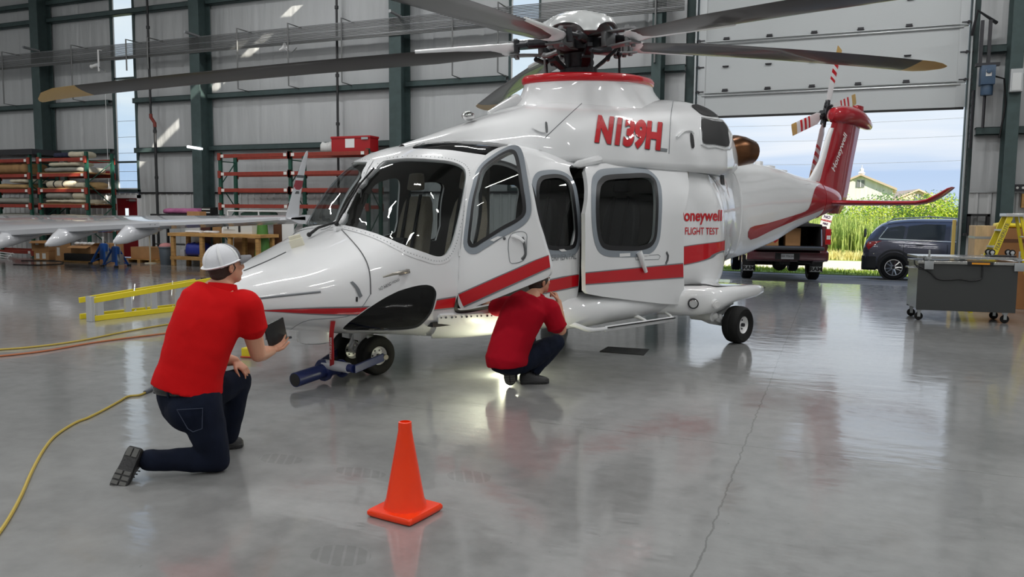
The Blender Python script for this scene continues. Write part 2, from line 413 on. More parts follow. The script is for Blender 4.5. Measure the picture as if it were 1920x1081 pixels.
for x, s in ((DX0-.02, -1), (DX1+.02, 1)):
    mb = MB(); mb.box(x-.015+s*.03, x+.015+s*.03, -.17, -.03, 0, ZC); mb.build('track', M_galv, dr, smooth=0)
    mb = MB(); mb.box(x+min(0, s*.2), x+max(0, s*.2), -.05, .10, 0, DZ) if s > 0 else mb.box(x-.26, x, -.02, .10, 0, DZ)
    mb.build('jamb', M_green, dr, smooth=0)
struct(MB().box(DX0-.3, DX1+.2, YW-.05, YW+.12, DZ+.6, ZC).build('wall_back', M_insul, smooth=0))

# ------------------------------------------------------------------ red personnel door
d2 = thing('door_2', 'red steel personnel door with narrow vision pane and white frame', 'door', (0, YW-.02, 0)); struct(d2)
mb = MB(); mb.box(RDX0+.02, RDX1-.02, -.02, .04, .01, RDZ-.02); mb.build('door_leaf', mat('deep_red_paint', rgb(128, 12, 22), .35), d2, smooth=0, bev=.006)
mb = MB(); mb.box(RDX0-.08, RDX0+.02, -.05, .12, 0, RDZ+.08); mb.box(RDX1-.02, RDX1+.08, -.05, .12, 0, RDZ+.08); mb.box(RDX0-.08, RDX1+.08, -.05, .12, RDZ-.02, RDZ+.08); mb.build('door_frame', M_white, d2, smooth=0)
mb = MB(); mb.box(-20.98, -20.84, -.026, -.018, 1.0, 1.56); mb.build('vision_pane', mat('bright_pane', (.8, .9, .95), .1, emit=(.85, .95, 1), estr=.9), d2, smooth=0, bev=.05)
mb = MB(); mb.box(-20.75, -20.5, -.07, -.02, RDZ-.12, RDZ-.05); mb.box(-20.9, -20.6, -.05, -.04, RDZ-.09, RDZ-.075); mb.build('door_closer', M_alu, d2, smooth=0)
mb = MB(); mb.box(-21.2, -21.14, -.08, -.02, .95, 1.0); mb.build('handle', M_alu, d2, smooth=0, bev=.01)

# ------------------------------------------------------------------ camera
cd = bpy.data.cameras.new('camera'); cam = bpy.data.objects.new('camera', cd); COL.objects.link(cam)
cd.sensor_fit = 'HORIZONTAL'; cd.sensor_width = 36; cd.lens = 36*CF/1920; cd.clip_end = 400; cd.clip_start = .05
cam.matrix_world = Matrix(((_rt.x, _up.x, -_fw.x, 0), (_rt.y, _up.y, -_fw.y, 0), (_rt.z, _up.z, -_fw.z, CAMH), (0, 0, 0, 1)))
SC.camera = cam

# ------------------------------------------------------------------ light
vs = SC.view_settings; SC.display_settings.display_device = 'sRGB'
vs.view_transform = 'Standard'; vs.look = 'None'; vs.gamma = 1; vs.use_curve_mapping = False; vs.exposure = 0.0
SC.cycles.use_denoising = True
SC.cycles.max_bounces = 8; SC.cycles.diffuse_bounces = 4; SC.cycles.glossy_bounces = 4; SC.cycles.transparent_max_bounces = 16
SC.cycles.sample_clamp_indirect = 6; SC.cycles.caustics_reflective = False; SC.cycles.caustics_refractive = False
w = bpy.data.worlds.new('sky'); SC.world = w; w.use_nodes = True; nt = w.node_tree; N = nt.nodes; L = nt.links
bg = N['Background']; tc = N.new('ShaderNodeTexCoord'); sp = N.new('ShaderNodeSeparateXYZ'); L.new(tc.outputs['Generated'], sp.inputs[0])
cr = N.new('ShaderNodeValToRGB'); L.new(sp.outputs['Z'], cr.inputs['Fac']); e = cr.color_ramp.elements
e[0].position = 0; e[0].color = (.62, .75, .95, 1); e[1].position = .5; e[1].color = (.28, .46, .82, 1)
k = e.new(.05); k.color = (.52, .67, .91, 1); k = e.new(.09); k.color = (.66, .79, .96, 1); k = e.new(.15); k.color = (.86, .93, 1.0, 1)
mp = N.new('ShaderNodeMapping'); mp.inputs['Scale'].default_value = (1.6, 1.6, 14); L.new(tc.outputs['Generated'], mp.inputs['Vector'])
ns = N.new('ShaderNodeTexNoise'); ns.inputs['Scale'].default_value = 1.5; ns.inputs['Detail'].default_value = 7; ns.inputs['Distortion'].default_value = .4; L.new(mp.outputs['Vector'], ns.inputs['Vector'])
c2 = N.new('ShaderNodeValToRGB'); L.new(ns.outputs['Fac'], c2.inputs['Fac']); c2.color_ramp.elements[0].position = .46; c2.color_ramp.elements[1].position = .70
mx = N.new('ShaderNodeMix'); mx.data_type = 'RGBA'; L.new(c2.outputs['Color'], mx.inputs['Factor']); L.new(cr.outputs['Color'], mx.inputs['A']); mx.inputs['B'].default_value = (.93, .96, 1.0, 1)
L.new(mx.outputs['Result'], bg.inputs['Color']); bg.inputs['Strength'].default_value = 1.0
def lamp(kind, name, loc, energy, col=(1, 1, 1), **k):
    l = bpy.data.lights.new(name, kind); l.energy = energy; l.color = col
    for a, b in k.items(): setattr(l, a, b)
    o = bpy.data.objects.new(name, l); COL.objects.link(o); o.location = loc; return o
sun = lamp('SUN', 'sun', (0, 0, 30), 9.0, (1, .93, .80), angle=R(.5))
sun.rotation_euler = V(-1, .55, -.7).to_track_quat('-Z', 'Y').to_euler()
M_led = mat('led_lens', (.9, .9, .9), .3, emit=(1, 1, .97), estr=6)
for ix, x in enumerate((-27, -20, -13, -6, 1, 8)):
    for iy, y in enumerate((-8, -2, 4, 10, 15)):
        if (x, y) in ((-20, 15), (-27, 15)): continue
        a = lamp('AREA', 'led_high_bay', (x, y, ZC-.35), 140, (1, 1, .99), shape='RECTANGLE', size=2.4, size_y=.22)
# ================================================================== helicopter: pose and hull surface
HO = V(-4.055, 6.279, 0); HTH = R(66.187)
_ht = V(math.cos(HTH), math.sin(HTH), 0); _hp = V(math.sin(HTH), -math.cos(HTH), 0)
def to_local(P):          # world -> (x aft of the nose wheel, p to port, z)
    d = P-HO; return V(d.dot(_ht), d.dot(_hp), d.z)
def lray(px, py):
    d = ray(px, py); return to_local(CAM), V(d.dot(_ht), d.dot(_hp), d.z)
def H(x, p, z): return V(x, -p, z)      # local mesh coordinates (y to starboard)
# x, zb, zt, w, zw, nb, nt
BODY = [(-1.62, .73, .75, .004, .74, 2, 2), (-1.61, .69, .79, .075, .74, 2, 2), (-1.57, .65, .83, .16, .74, 2, 2), (-1.48, .61, .885, .28, .745, 2.05, 2.05),
        (-1.33, .57, .95, .42, .755, 2.1, 2.2), (-1.12, .535, 1.035, .56, .78, 2.2, 2.25), (-.9, .49, 1.115, .69, .80, 2.3, 2.3), (-.65, .45, 1.215, .80, .84, 2.5, 2.5),
        (-.4, .42, 1.32, .885, .88, 2.7, 2.8), (-.22, .405, 1.42, .93, .90, 2.8, 3.1), (-.05, .385, 1.68, .97, .92, 2.9, 3.2), (.1, .365, 1.90, .995, .94, 3, 3.1), (.22, .35, 2.01, 1.01, .95, 3, 3.0), (.45, .32, 2.12, 1.04, .98, 3.1, 3.0),
        (.8, .295, 2.185, 1.065, 1, 3.2, 3.2), (1.4, .285, 2.21, 1.08, 1, 3.3, 3.3), (3.9, .30, 2.21, 1.08, 1, 3.3, 3.3), (4.35, .33, 2.2, 1.065, 1, 3.3, 3.3),
        (4.62, .40, 2.17, 1.01, 1.02, 3.3, 3.2), (4.85, .50, 2.15, .90, 1.08, 3.2, 3.0), (5.2, .62, 2.16, .72, 1.2, 3, 2.8), (5.7, .75, 2.2, .53, 1.4, 2.8, 2.6),
        (6.2, .84, 2.24, .43, 1.55, 2.6, 2.5), (6.7, .90, 2.27, .385, 1.65, 2.5, 2.4), (7.1, .97, 2.285, .36, 1.7, 2.4, 2.3), (7.7, 1.09, 2.25, .32, 1.74, 2.3, 2.3), (8.3, 1.26, 2.18, .28, 1.78, 2.2, 2.2),
        (9.2, 1.47, 2.09, .22, 1.80, 2.1, 2.1), (9.9, 1.62, 1.98, .15, 1.80, 2, 2), (10.15, 1.72, 1.90, .06, 1.8, 2, 2)]
def UX(u): return -1.62+u*u if u < .5 else u-1.87
def S(u, v):
    x = UX(u); zb, zt, w, zw, nb, nt = lerp_tab(BODY, x); a = PI*v
    c, s = math.cos(a), math.sin(a)
    if c > 0: n = nb; z = zw-(zw-zb)*c**(2/n)
    else: n = nt; z = zw+(zt-zw)*(-c)**(2/n)
    return V(x, w*max(0, s)**(2/n), z)
class Surf:
    """parametric half surface with ray casting back to (u, v)"""
    def __init__(s, F, u0, u1, nu, nv):
        s.F = F; s.uv = []; vs = []; fs = []
        for i in range(nu+1):
            for j in range(nv+1):
                u = u0+(u1-u0)*i/nu; v = j/nv; s.uv.append((u, v)); vs.append(F(u, v))
        n = nv+1
        for i in range(nu):
            for j in range(nv):
                a = i*n+j; fs += [(a, a+1, a+n+1), (a, a+n+1, a+n)]
        s.vs, s.fs = vs, fs; s.bvh = BVHTree.FromPolygons(vs, fs)
    def _uv(s, loc, idx):
        a, b, c = s.fs[idx]; A, B, C = s.vs[a], s.vs[b], s.vs[c]
        v0, v1, v2 = B-A, C-A, loc-A; d00, d01, d11, d20, d21 = v0.dot(v0), v0.dot(v1), v1.dot(v1), v2.dot(v0), v2.dot(v1)
        den = d00*d11-d01*d01
        if abs(den) < 1e-14: return s.uv[a]
        y = (d11*d20-d01*d21)/den; z = (d00*d21-d01*d20)/den; x = 1-y-z
        return (x*s.uv[a][0]+y*s.uv[b][0]+z*s.uv[c][0], x*s.uv[a][1]+y*s.uv[b][1]+z*s.uv[c][1])
    def pix(s, px, py, inv=None):
        o, d = lray(px, py)
        if inv is not None: o2 = inv @ o; d = (inv @ (o+d))-o2; o = o2
        h = s.bvh.ray_cast(o, d.normalized())
        if h[0] is None:
            # miss: nearest point of the ray's closest approach
            best = min((s.bvh.find_nearest(o+d*t) for t in [3+.25*k for k in range(40)]), key=lambda q: q[3]); return s._uv(best[0], best[2])
        return s._uv(h[0], h[2])
    def xz(s, x, z, p=3.0):
        h = s.bvh.ray_cast(V(x, p, z), V(0, -1, 0))
        return s._uv(h[0], h[2]) if h[0] else None
    def N(s, u, v):
        e = 2e-3; v = min(max(v, .004), .996)
        a = s.F(u+e, v)-s.F(u-e, v); b = s.F(u, min(1, v+e))-s.F(u, max(0, v-e)); n = b.cross(a)
        return n.normalized() if n.length > 1e-12 else V(-1, 0, 0)
HULL = Surf(S, 0.0, 12.0, 200, 64)
VS = 3.0      # v is stretched by this in the triangulation so that its unit is about a metre
# ================================================================== helicopter materials
M_paint = mat('white_aircraft_paint', (.83, .84, .85), .35, 0, .25, coat=1.0)
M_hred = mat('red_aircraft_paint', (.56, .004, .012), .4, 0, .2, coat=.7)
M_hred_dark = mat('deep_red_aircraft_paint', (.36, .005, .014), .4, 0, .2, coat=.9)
M_hgrey = mat('grey_window_surround', rgb(138, 146, 154), .35, 0, .5, coat=.3)
M_line = mat('panel_line_grey', (.10, .105, .11), .5)
M_linelt = mat('trim_line_grey', rgb(120, 124, 128), .4)
M_seal = mat('black_window_seal', (.012, .012, .014), .35)
M_tint = glass_mat('tinted_window', (.50, .53, .53), 1.5)
M_dark_tint = glass_mat('smoked_window', (.10, .105, .11), 1.5)
M_ws = glass_mat('windshield_glass', (.62, .65, .65), 1.5)
M_lining = mat('grey_cabin_lining', (.16, .155, .145), .7)
M_cabin = mat('beige_cabin_trim', (.34, .33, .30), .6)
M_cockpit = mat('black_cockpit', (.012, .012, .013), .55)
M_seat = mat('beige_sheepskin', rgb(176, 166, 148), .9, bump=.6, bscale=90, sheen=.3)
M_belt = mat('black_webbing', (.015, .015, .016), .7)
M_blade = mat('grey_blade_paint', rgb(48, 44, 43), .35, 0, .4, coat=.3, var=.08, vscale=2)
M_bladetip = mat('tan_blade_tip', rgb(196, 160, 96), .35)
M_hub = mat('dark_hub_metal', (.035, .036, .04), .38, .6, var=.2, vscale=20)
M_hublt = mat('grey_hub_metal', (.22, .225, .23), .4, .6)
M_tyre = mat('black_tyre', (.010, .010, .010), .75, 0, .25, bump=.1, bscale=60)
M_exh = mat('heat_tinted_steel', rgb(122, 84, 58), .28, 1.0, var=.25, vscale=5)

heli = thing('helicopter', 'large white helicopter with red stripe, five rotor blades and open cockpit door', 'helicopter', HO, HTH)

# ------------------------------------------------------------------ triangulated patches in (u, v)
def smooth_px(pts, n=5, closed=True): return [(p.x, p.y) for p in catmull([(x, y, 0) for x, y in pts], n, closed)]
def resample(P, d, su=1.0, sv=VS):
    out = []; n = len(P)
    for i in range(n):
        a, b = P[i], P[(i+1) % n]; L = math.hypot((b[0]-a[0])*su, (b[1]-a[1])*sv); k = max(1, int(round(L/d)))
        if L < d*.3: continue
        for j in range(k): out.append((a[0]+(b[0]-a[0])*j/k, a[1]+(b[1]-a[1])*j/k))
    return out
def tri_region(outer, holes, d, su=1.0, sv=VS, de=None):
    """constrained Delaunay of a region; returns (u, v) points, triangles"""
    de = de or d*.6
    loops = [resample(outer, de, su, sv)]+[resample(h, de, su, sv) for h in holes]
    pts = []; edges = []
    for Lp in loops:
        b = len(pts); pts += [Vector((p[0]*su, p[1]*sv)) for p in Lp]; edges += [(b+i, b+(i+1) % len(Lp)) for i in range(len(Lp))]
    lim = [Vector((p[0]*su, p[1]*sv)) for Lp in loops for p in Lp]
    cell = {}
    for p in lim: cell.setdefault((int(math.floor(p.x/de)), int(math.floor(p.y/de))), []).append(p)
    so = [(p[0]*su, p[1]*sv) for p in loops[0]]; sh = [[(p[0]*su, p[1]*sv) for p in q] for q in loops[1:]]
    x0, x1 = min(p[0] for p in so), max(p[0] for p in so); y0, y1 = min(p[1] for p in so), max(p[1] for p in so)
    i = 0; y = y0+d*.5
    while y < y1:
        x = x0+d*(.5 if i % 2 else 0)
        while x < x1:
            cx, cy = int(math.floor(x/de)), int(math.floor(y/de))
            near = any((p.x-x)**2+(p.y-y)**2 < (de*.7)**2 for ax in (-1, 0, 1) for ay in (-1, 0, 1) for p in cell.get((cx+ax, cy+ay), ()))
            if not near and in_poly(x, y, so) and not any(in_poly(x, y, h) for h in sh): pts.append(Vector((x, y)))
            x += d
        y += d*.87; i += 1
    vo, eo, fo, *_ = geometry.delaunay_2d_cdt(pts, edges, [], 0, 1e-6)
    tris = []
    for f in fo:
        c = sum((vo[k] for k in f), Vector((0, 0)))/len(f)
        if in_poly(c.x, c.y, so) and not any(in_poly(c.x, c.y, h) for h in sh): tris.append(tuple(f))
    use = sorted({i for t in tris for i in t}); ix = {i: k for k, i in enumerate(use)}
    return [(vo[i].x/su, vo[i].y/sv) for i in use], [tuple(ix[i] for i in t) for t in tris]
def surf_mesh(name, mats, uv, tris, F, N, off=0.0, thick=0.0, T=None, side=1, rim_skip=None, parent=None, inner=None):
    """patch on a surface: outer skin (+ rim and inner skin), analytic normals"""
    vs = []; fs = []; nr = []; fm = []
    def X(P):
        if T is not None: P = T @ P
        return H(P.x, P.y*side, P.z)
    def XN(n):
        if T is not None: n = T.to_3x3() @ n
        return H(n.x, n.y*side, n.z)
    P0 = [F(*q) for q in uv]; N0 = [N(*q) for q in uv]
    flip = None
    n = len(uv); vs = [X(p+q*off) for p, q in zip(P0, N0)]
    def orient(f, nrm):
        a, b, c = (vs[i] for i in f[:3]); return f if (b-a).cross(c-a).dot(nrm) >= 0 else f[::-1]
    for t in tris:
        m = XN(N0[t[0]]+N0[t[1]]+N0[t[2]]); t = orient(t, m); fs.append(t); nr.append([XN(N0[i]) for i in t]); fm.append(0)
    if thick:
        vs += [X(p+q*(off-thick)) for p, q in zip(P0, N0)]
        if inner is not None:
            for t in tris:
                m = -XN(N0[t[0]]+N0[t[1]]+N0[t[2]]); t2 = orient(tuple(i+n for i in t), m); fs.append(t2); nr.append([-XN(N0[i-n]) for i in t2]); fm.append(inner)
        cnt = {}
        for t in tris:
            for i in range(3):
                a, b = t[i], t[(i+1) % 3]; k = (min(a, b), max(a, b)); cnt.setdefault(k, []).append((a, b))
        for k, l in cnt.items():
            if len(l) == 1:
                a, b = l[0]
                if rim_skip and rim_skip(uv[a]) and rim_skip(uv[b]): continue
                m0 = len(vs); vs += [vs[a], vs[b], vs[b+n], vs[a+n]]; f = (m0, m0+1, m0+2, m0+3); fs.append(f); q = (vs[b]-vs[a]).cross(vs[b+n]-vs[a]); q = q.normalized() if q.length > 1e-12 else V(0, 0, 1)
                # rim faces away from the sheet: decided from the opposite corner
                nr.append([q]*4); fm.append(0)
    me = bpy.data.meshes.new(name); me.from_pydata([tuple(v) for v in vs], [], fs)
    for m in (mats if isinstance(mats, (list, tuple)) else [mats]): me.materials.append(m)
    for p, i in zip(me.polygons, fm): p.material_index = i
    me.shade_smooth(); me.update()
    me.normals_split_custom_set([tuple(x) for l in nr for x in l])
    return obj(name, me, parent) if parent is not None else me
def join_half(a, b, name, mats, parent):
    """two half meshes -> one object"""
    vs = [v.co.copy() for v in a.vertices]; n = len(vs); vs += [v.co.copy() for v in b.vertices]
    fs = [tuple(p.vertices) for p in a.polygons]+[tuple(i+n for i in p.vertices) for p in b.polygons]
    fm = [p.material_index for p in a.polygons]+[p.material_index for p in b.polygons]
    nr = [tuple(c.vector) for m in (a, b) for c in m.corner_normals]
    me = bpy.data.meshes.new(name); me.from_pydata([tuple(v) for v in vs], [], fs)
    for m in (mats if isinstance(mats, (list, tuple)) else [mats]): me.materials.append(m)
    for p, i in zip(me.polygons, fm): p.material_index = i
    me.shade_smooth(); me.update(); me.normals_split_custom_set(nr)
    return obj(name, me, parent)
def hullpoly(px, n=5, inv=None, smooth=True):
    P = smooth_px(px, n) if smooth else px
    return [HULL.pix(x, y, inv) for x, y in P]
def grow(P, k, su=None, sv=None, F=None):
    """offset a (u, v) polygon outwards by k metres, measured on the surface"""
    n = len(P); A = sum(P[i][0]*P[(i+1) % n][1]-P[(i+1) % n][0]*P[i][1] for i in range(n)); s = 1 if A > 0 else -1; out = []; F = F or S; e = .004
    for i in range(n):
        if su: a, b = su, sv
        else: u, v = P[i]; a = max(.3, (F(u+e, v)-F(u-e, v)).length/(2*e)); b = max(1.2, (F(u, v+e)-F(u, v-e)).length/(2*e))
        j = (i+1) % n; t = Vector(((P[j][0]-P[i-1][0])*a, (P[j][1]-P[i-1][1])*b)); t = t.normalized() if t.length > 1e-9 else Vector((1, 0))
        out.append((P[i][0]+t.y*s*k/a, P[i][1]-t.x*s*k/b))
    return out

# ------------------------------------------------------------------ outlines traced on the hull
WS = hullpoly([(728, 300.5), (770, 297), (814, 299), (846, 303), (866, 311), (874, 324), (872, 350), (864, 395), (856, 431), (848, 459), (837, 477), (820, 482), (795, 474), (767, 464), (736, 451), (706, 439), (668, 428), (634, 420), (621, 412), (626, 400), (662, 356), (698, 322), (713, 306)])
ROOFW = hullpoly([(774, 278), (781, 270), (800, 264), (856, 257.5), (900, 254.5), (925, 254), (940, 257), (955, 268), (940, 279), (917, 290), (895, 288.5), (842, 281), (800, 279)])
CHIN = hullpoly([(644, 618), (653, 605), (672, 591), (690, 578), (725, 556), (760, 540), (790, 532), (808, 534), (818, 547), (816, 565), (808, 588), (790, 609), (770, 617), (730, 620), (680, 620)])
W2 = hullpoly([(1008, 352), (1014, 336), (1030, 331), (1050, 331), (1064, 338), (1071, 352), (1077, 390), (1080, 430), (1078, 455), (1070, 466), (1050, 468), (1032, 466), (1022, 455), (1014, 420), (1009, 385)])
DA = V(*S(*HULL.pix(857, 565))); DB = V(*S(*HULL.pix(872, 310)))
DM = Matrix.Translation(DA) @ Matrix.Rotation(R(72), 4, (DB-DA).normalized()) @ Matrix.Translation(-DA); DMI = DM.inverted()
DOOR = hullpoly([(876, 345), (883, 326), (905, 296), (925, 281), (945, 274), (962, 273), (973, 277), (980, 291), (985, 310), (994, 350), (1004, 400), (1015, 440), (1026, 472), (1032, 500), (1028, 518), (1005, 529), (950, 551), (905, 569), (880, 578), (866, 579), (859, 567), (858, 540), (862, 490), (867, 440), (872, 385)], 4, DMI)
DWIN = hullpoly([(888, 378), (896, 345), (905, 317), (930, 296), (952, 284), (962, 284), (968, 291), (973, 310), (979, 350), (984, 385), (982, 402), (968, 415), (940, 430), (905, 452), (892, 461), (881, 458), (880, 445), (884, 410)], 4, DMI)
# sliding cabin door surface (x, z)
SDX0, SDX1, SDZ0 = 1.95, 3.56, .50
def FS(x, z):
    p = 1.20-.02*((z-1.2)/.7)**2-(.30*max(0, (z-1.45)/.65)**2); return V(x, p, z)
def NS_(x, z):
    e = .004; a = FS(x, z+e)-FS(x, z-e); n = V(0, a.z, -a.y); return n.normalized()
def sl_xz(px, py):
    o, d = lray(px, py); t = 0
    zz = 1.2
    for _ in range(25):
        p = FS(0, zz).y; t = (p-o.y)/d.y; zz = (o+d*t).z
    P = o+d*t; return (P.x, P.z)
def zst(x): return sl_xz(x, 0)
SDOOR = [sl_xz(*q) for q in [(1097, 318), (1099, 311), (1106, 308), (1180, 303), (1280, 297), (1281, 400), (1282, 500), (1283, 571), (1240, 569), (1180, 562), (1130, 556), (1104, 551), (1098, 545), (1097, 500), (1097, 400)]]
SWIN = [sl_xz(*q) for q in smooth_px([(1121, 352), (1127, 339), (1140, 332), (1180, 329), (1208, 328), (1222, 333), (1229, 346), (1232, 380), (1230, 430), (1226, 450), (1216, 461), (1195, 466), (1160, 466), (1138, 464), (1127, 455), (1121, 430), (1119, 390)])]
def box_uv(x0, x1, z0, z1, r=.09):
    P = []
    for cx, cz, a0 in ((x1-r, z1-r, 0), (x0+r, z1-r, 90), (x0+r, z0+r, 180), (x1-r, z0+r, 270)):
        for k in range(5):
            a = R(a0+22.5*k); q = HULL.xz(cx+r*math.cos(a), cz+r*math.sin(a)); P.append(q)
    return P
SOPEN = box_uv(1.83, 3.5, .52, 1.98)
SBW = box_uv(2.1, 3.0, 1.15, 1.86, .14)      # starboard cabin window
# closed starboard cockpit door window uses the same outline as the port one
UM = 7.82
RECT = [(0.0, 0.0), (UM, 0.0), (UM, 1.0), (0.0, 1.0)]
skip = lambda q: q[0] < 1e-4 or q[0] > UM-1e-4 or q[1] < 1e-4 or q[1] > 1-1e-4
Fh, Nh = S, HULL.N
halves = []
for side, hs in ((1, [WS, ROOFW, CHIN, W2, DOOR, SOPEN]), (-1, [WS, ROOFW, CHIN, W2, DWIN, SBW])):
    uv, tr = tri_region(RECT, hs, .085, de=.05)
    halves.append(surf_mesh('half', [M_paint, M_lining], uv, tr, Fh, Nh, thick=.03, side=side, rim_skip=skip, inner=1))
join_half(halves[0], halves[1], 'fuselage', [M_paint, M_lining], heli)

def patch(name, m, poly, holes=(), off=.004, d=.07, T=None, side=1, parent=None, label=None, F=None, N=None, sv=VS, thick=0.0):
    uv, tr = tri_region(poly, list(holes), d, 1.0, sv, de=min(d, .035))
    o = surf_mesh(name, m, uv, tr, F or Fh, N or Nh, off=off, T=T, side=side, parent=parent or heli, thick=thick)
    if label: o['label'] = label
    return o
# glass and surrounds
for side in (1, -1):
    patch('windshield', M_ws, grow(WS, .012), off=-.012, side=side)
    patch('roof_window', M_dark_tint, grow(ROOFW, .012), off=-.006, side=side, label='smoked black roof window')
    patch('chin_window', M_dark_tint, grow(CHIN, .01), off=-.004, side=side, label='smoked black chin window')
    w = patch('cabin_window', M_tint, W2, off=-.012, side=side)
    patch('window_seal', M_seal, grow(W2, .022), [grow(W2, -.02)], off=.006, d=.03, side=side, parent=w)
    patch('window_surround', M_hgrey, grow(W2, .075), [grow(W2, .018)], off=.004, d=.04, side=side, parent=w)
    patch('windshield_frame', M_paint, grow(WS, .055), [grow(WS, -.004)], off=.005, d=.05, side=side)
# rivets round the windshield frame
mb = MB()
for side in (1, -1):
    for i, q in enumerate(resample(grow(WS, .032), .055)):
        P = S(*q)+HULL.N(*q)*.006; mb.ball(H(P.x, P.y*side, P.z), .0045, 6, 4)
stuff(mb.build('rivet', M_galv, heli))
# starboard cockpit door glass, starboard cabin window
w = patch('cockpit_side_window', M_tint, DWIN, off=-.012, side=-1)
w = patch('cabin_window', M_tint, SBW, off=-.012, side=-1)

# port cockpit door, swung open on its raked hinge line
uv, tr = tri_region(DOOR, [DWIN], .07, de=.035)
cdoor = surf_mesh('cockpit_door', [M_paint, M_lining], uv, tr, Fh, Nh, thick=.045, T=DM, inner=1, parent=heli); cdoor['label'] = 'white cockpit door swung open with red stripe'
patch('door_window', M_tint, DWIN, off=-.014, T=DM, parent=cdoor)
patch('window_seal', M_seal, grow(DWIN, .014), [grow(DWIN, -.018)], off=.006, d=.03, T=DM, parent=cdoor)
patch('window_surround', M_hgrey, grow(DWIN, .062), [grow(DWIN, .012)], off=.004, d=.04, T=DM, parent=cdoor)
# black rubber seal round the cockpit door opening
patch('door_seal', M_black, grow(DOOR, .03), [grow(DOOR, -.004)], off=.006, d=.03)
# sliding cabin door, slid out
SV1 = 1.0
uv, tr = tri_region(SDOOR, [SWIN], .08, 1, SV1, de=.045)
sdoor = surf_mesh('sliding_door', [M_paint, M_lining], uv, tr, FS, NS_, thick=.05, inner=1, parent=heli); sdoor['label'] = 'white sliding cabin door standing proud of the fuselage'
kw = dict(F=FS, N=NS_, sv=SV1, parent=sdoor)
patch('door_window', M_tint, SWIN, off=-.014, **kw)
patch('window_seal', M_seal, grow(SWIN, .02, 1, 1), [grow(SWIN, -.03, 1, 1)], off=.006, d=.03, **kw)
patch('window_surround', M_hgrey, grow(SWIN, .085, 1, 1), [grow(SWIN, .016, 1, 1)], off=.004, d=.04, **kw)

# ------------------------------------------------------------------ stripes
def strip_mesh(mb, F, N, top, bot, mi, off, T=None):
    """band between two (u, v) polylines of equal length"""
    rows = []
    for a, b in zip(top, bot):
        r = []
        for k in range(5):
            q = (a[0]+(b[0]-a[0])*k/4, a[1]+(b[1]-a[1])*k/4); P = F(*q)+N(*q)*off
            if T is not None: P = T @ P
            r.append(H(P.x, P.y, P.z))
        rows.append(r)
    mb.mi = mi; mb.loft(rows, False, False, False)
STR = [(-1.25, .712, .716), (-.95, .685, .722), (-.5, .66, .715), (0, .665, .735), (.22, .67, .755), (.8, .70, .80), (1.62, .762, .878), (1.87, .785, .90), (2.9, .87, 1.02), (3.85, .96, 1.115), (4.64, 1.04, 1.17), (4.72, 1.045, 1.18)]
def stripe(x): return lerp_tab(STR, x)
def hull_stripe(x0, x1):
    n = max(4, int((x1-x0)/.06)); xs = [x0+(x1-x0)*i/n for i in range(n+1)]; g = .012
    def line(f): return [HULL.xz(x, f(x)) for x in xs]
    zt = lambda x: stripe(x)[1]; zb = lambda x: stripe(x)[0]; gg = lambda x: g*min(1, (x+1.3)/.5)
    cut = [grow(CHIN, .01)] if x0 < 0 else []
    r = patch('red_stripe', M_hred, line(zt)+line(zb)[::-1], cut, off=.0035, d=.06)
    patch('stripe_edging', M_linelt, line(lambda x: zt(x)+gg(x))+line(zt)[::-1], cut, off=.0035, d=.06, parent=r)
    patch('stripe_edging', M_linelt, line(zb)+line(lambda x: zb(x)-gg(x))[::-1], cut, off=.0035, d=.06, parent=r)
hull_stripe(-1.25, -.2); hull_stripe(-.2, .285); hull_stripe(1.27, 1.82); hull_stripe(3.5, 4.70)
# stripe on the open door
mb = MB()
def dstrip(a, b, mi):
    n = 14
    top = [HULL.pix(a[0][0]+(a[1][0]-a[0][0])*i/n, a[0][1]+(a[1][1]-a[0][1])*i/n, DMI) for i in range(n+1)]
    bot = [HULL.pix(b[0][0]+(b[1][0]-b[0][0])*i/n, b[0][1]+(b[1][1]-b[0][1])*i/n, DMI) for i in range(n+1)]
    strip_mesh(mb, S, HULL.N, top, bot, mi, .0035, DM)
dstrip(((860, 552), (1029, 477)), ((869, 573.5), (1032, 500)), 0)
dstrip(((859, 550), (1028.6, 475)), ((860, 552), (1029, 477)), 1); dstrip(((869, 573.5), (1032, 500)), ((870.5, 576), (1032, 502.5)), 1)
mb.build('red_stripe', [M_hred, M_linelt], cdoor, smooth=180)
# stripe on the sliding door
mb = MB()
def sstrip(a, b, mi):
    n = 12; L_ = lambda s, i: sl_xz(s[0][0]+(s[1][0]-s[0][0])*i/n, s[0][1]+(s[1][1]-s[0][1])*i/n)
    strip_mesh(mb, FS, NS_, [L_(a, i) for i in range(n+1)], [L_(b, i) for i in range(n+1)], mi, .0035)
sstrip(((1097.5, 512), (1280.5, 494.5)), ((1097.5, 532), (1281, 519)), 0)
sstrip(((1097.5, 510), (1280.5, 492.5)), ((1097.5, 512), (1280.5, 494.5)), 1); sstrip(((1097.5, 532), (1281, 519)), ((1097.5, 534), (1281, 521)), 1)
mb.build('red_stripe', [M_hred, M_linelt], sdoor, smooth=180)

# ------------------------------------------------------------------ tail boom (continues the hull aft)
def loft_surf(name, m, F, u0, u1, nu, nv, parent, cap=False):
    mb = MB(); rings = []
    for i in range(nu+1):
        u = u0+(u1-u0)*i/nu; h = [F(u, j/nv) for j in range(nv+1)]
        rings.append([H(p.x, p.y, p.z) for p in h]+[H(p.x, -p.y, p.z) for p in h[-2:0:-1]])
    mb.loft(rings, cap, cap); return mb.build(name, m, parent, smooth=180)
boom = loft_surf('tail_boom', M_paint, S, UM-.002, 12.02, 60, 40, heli, True)
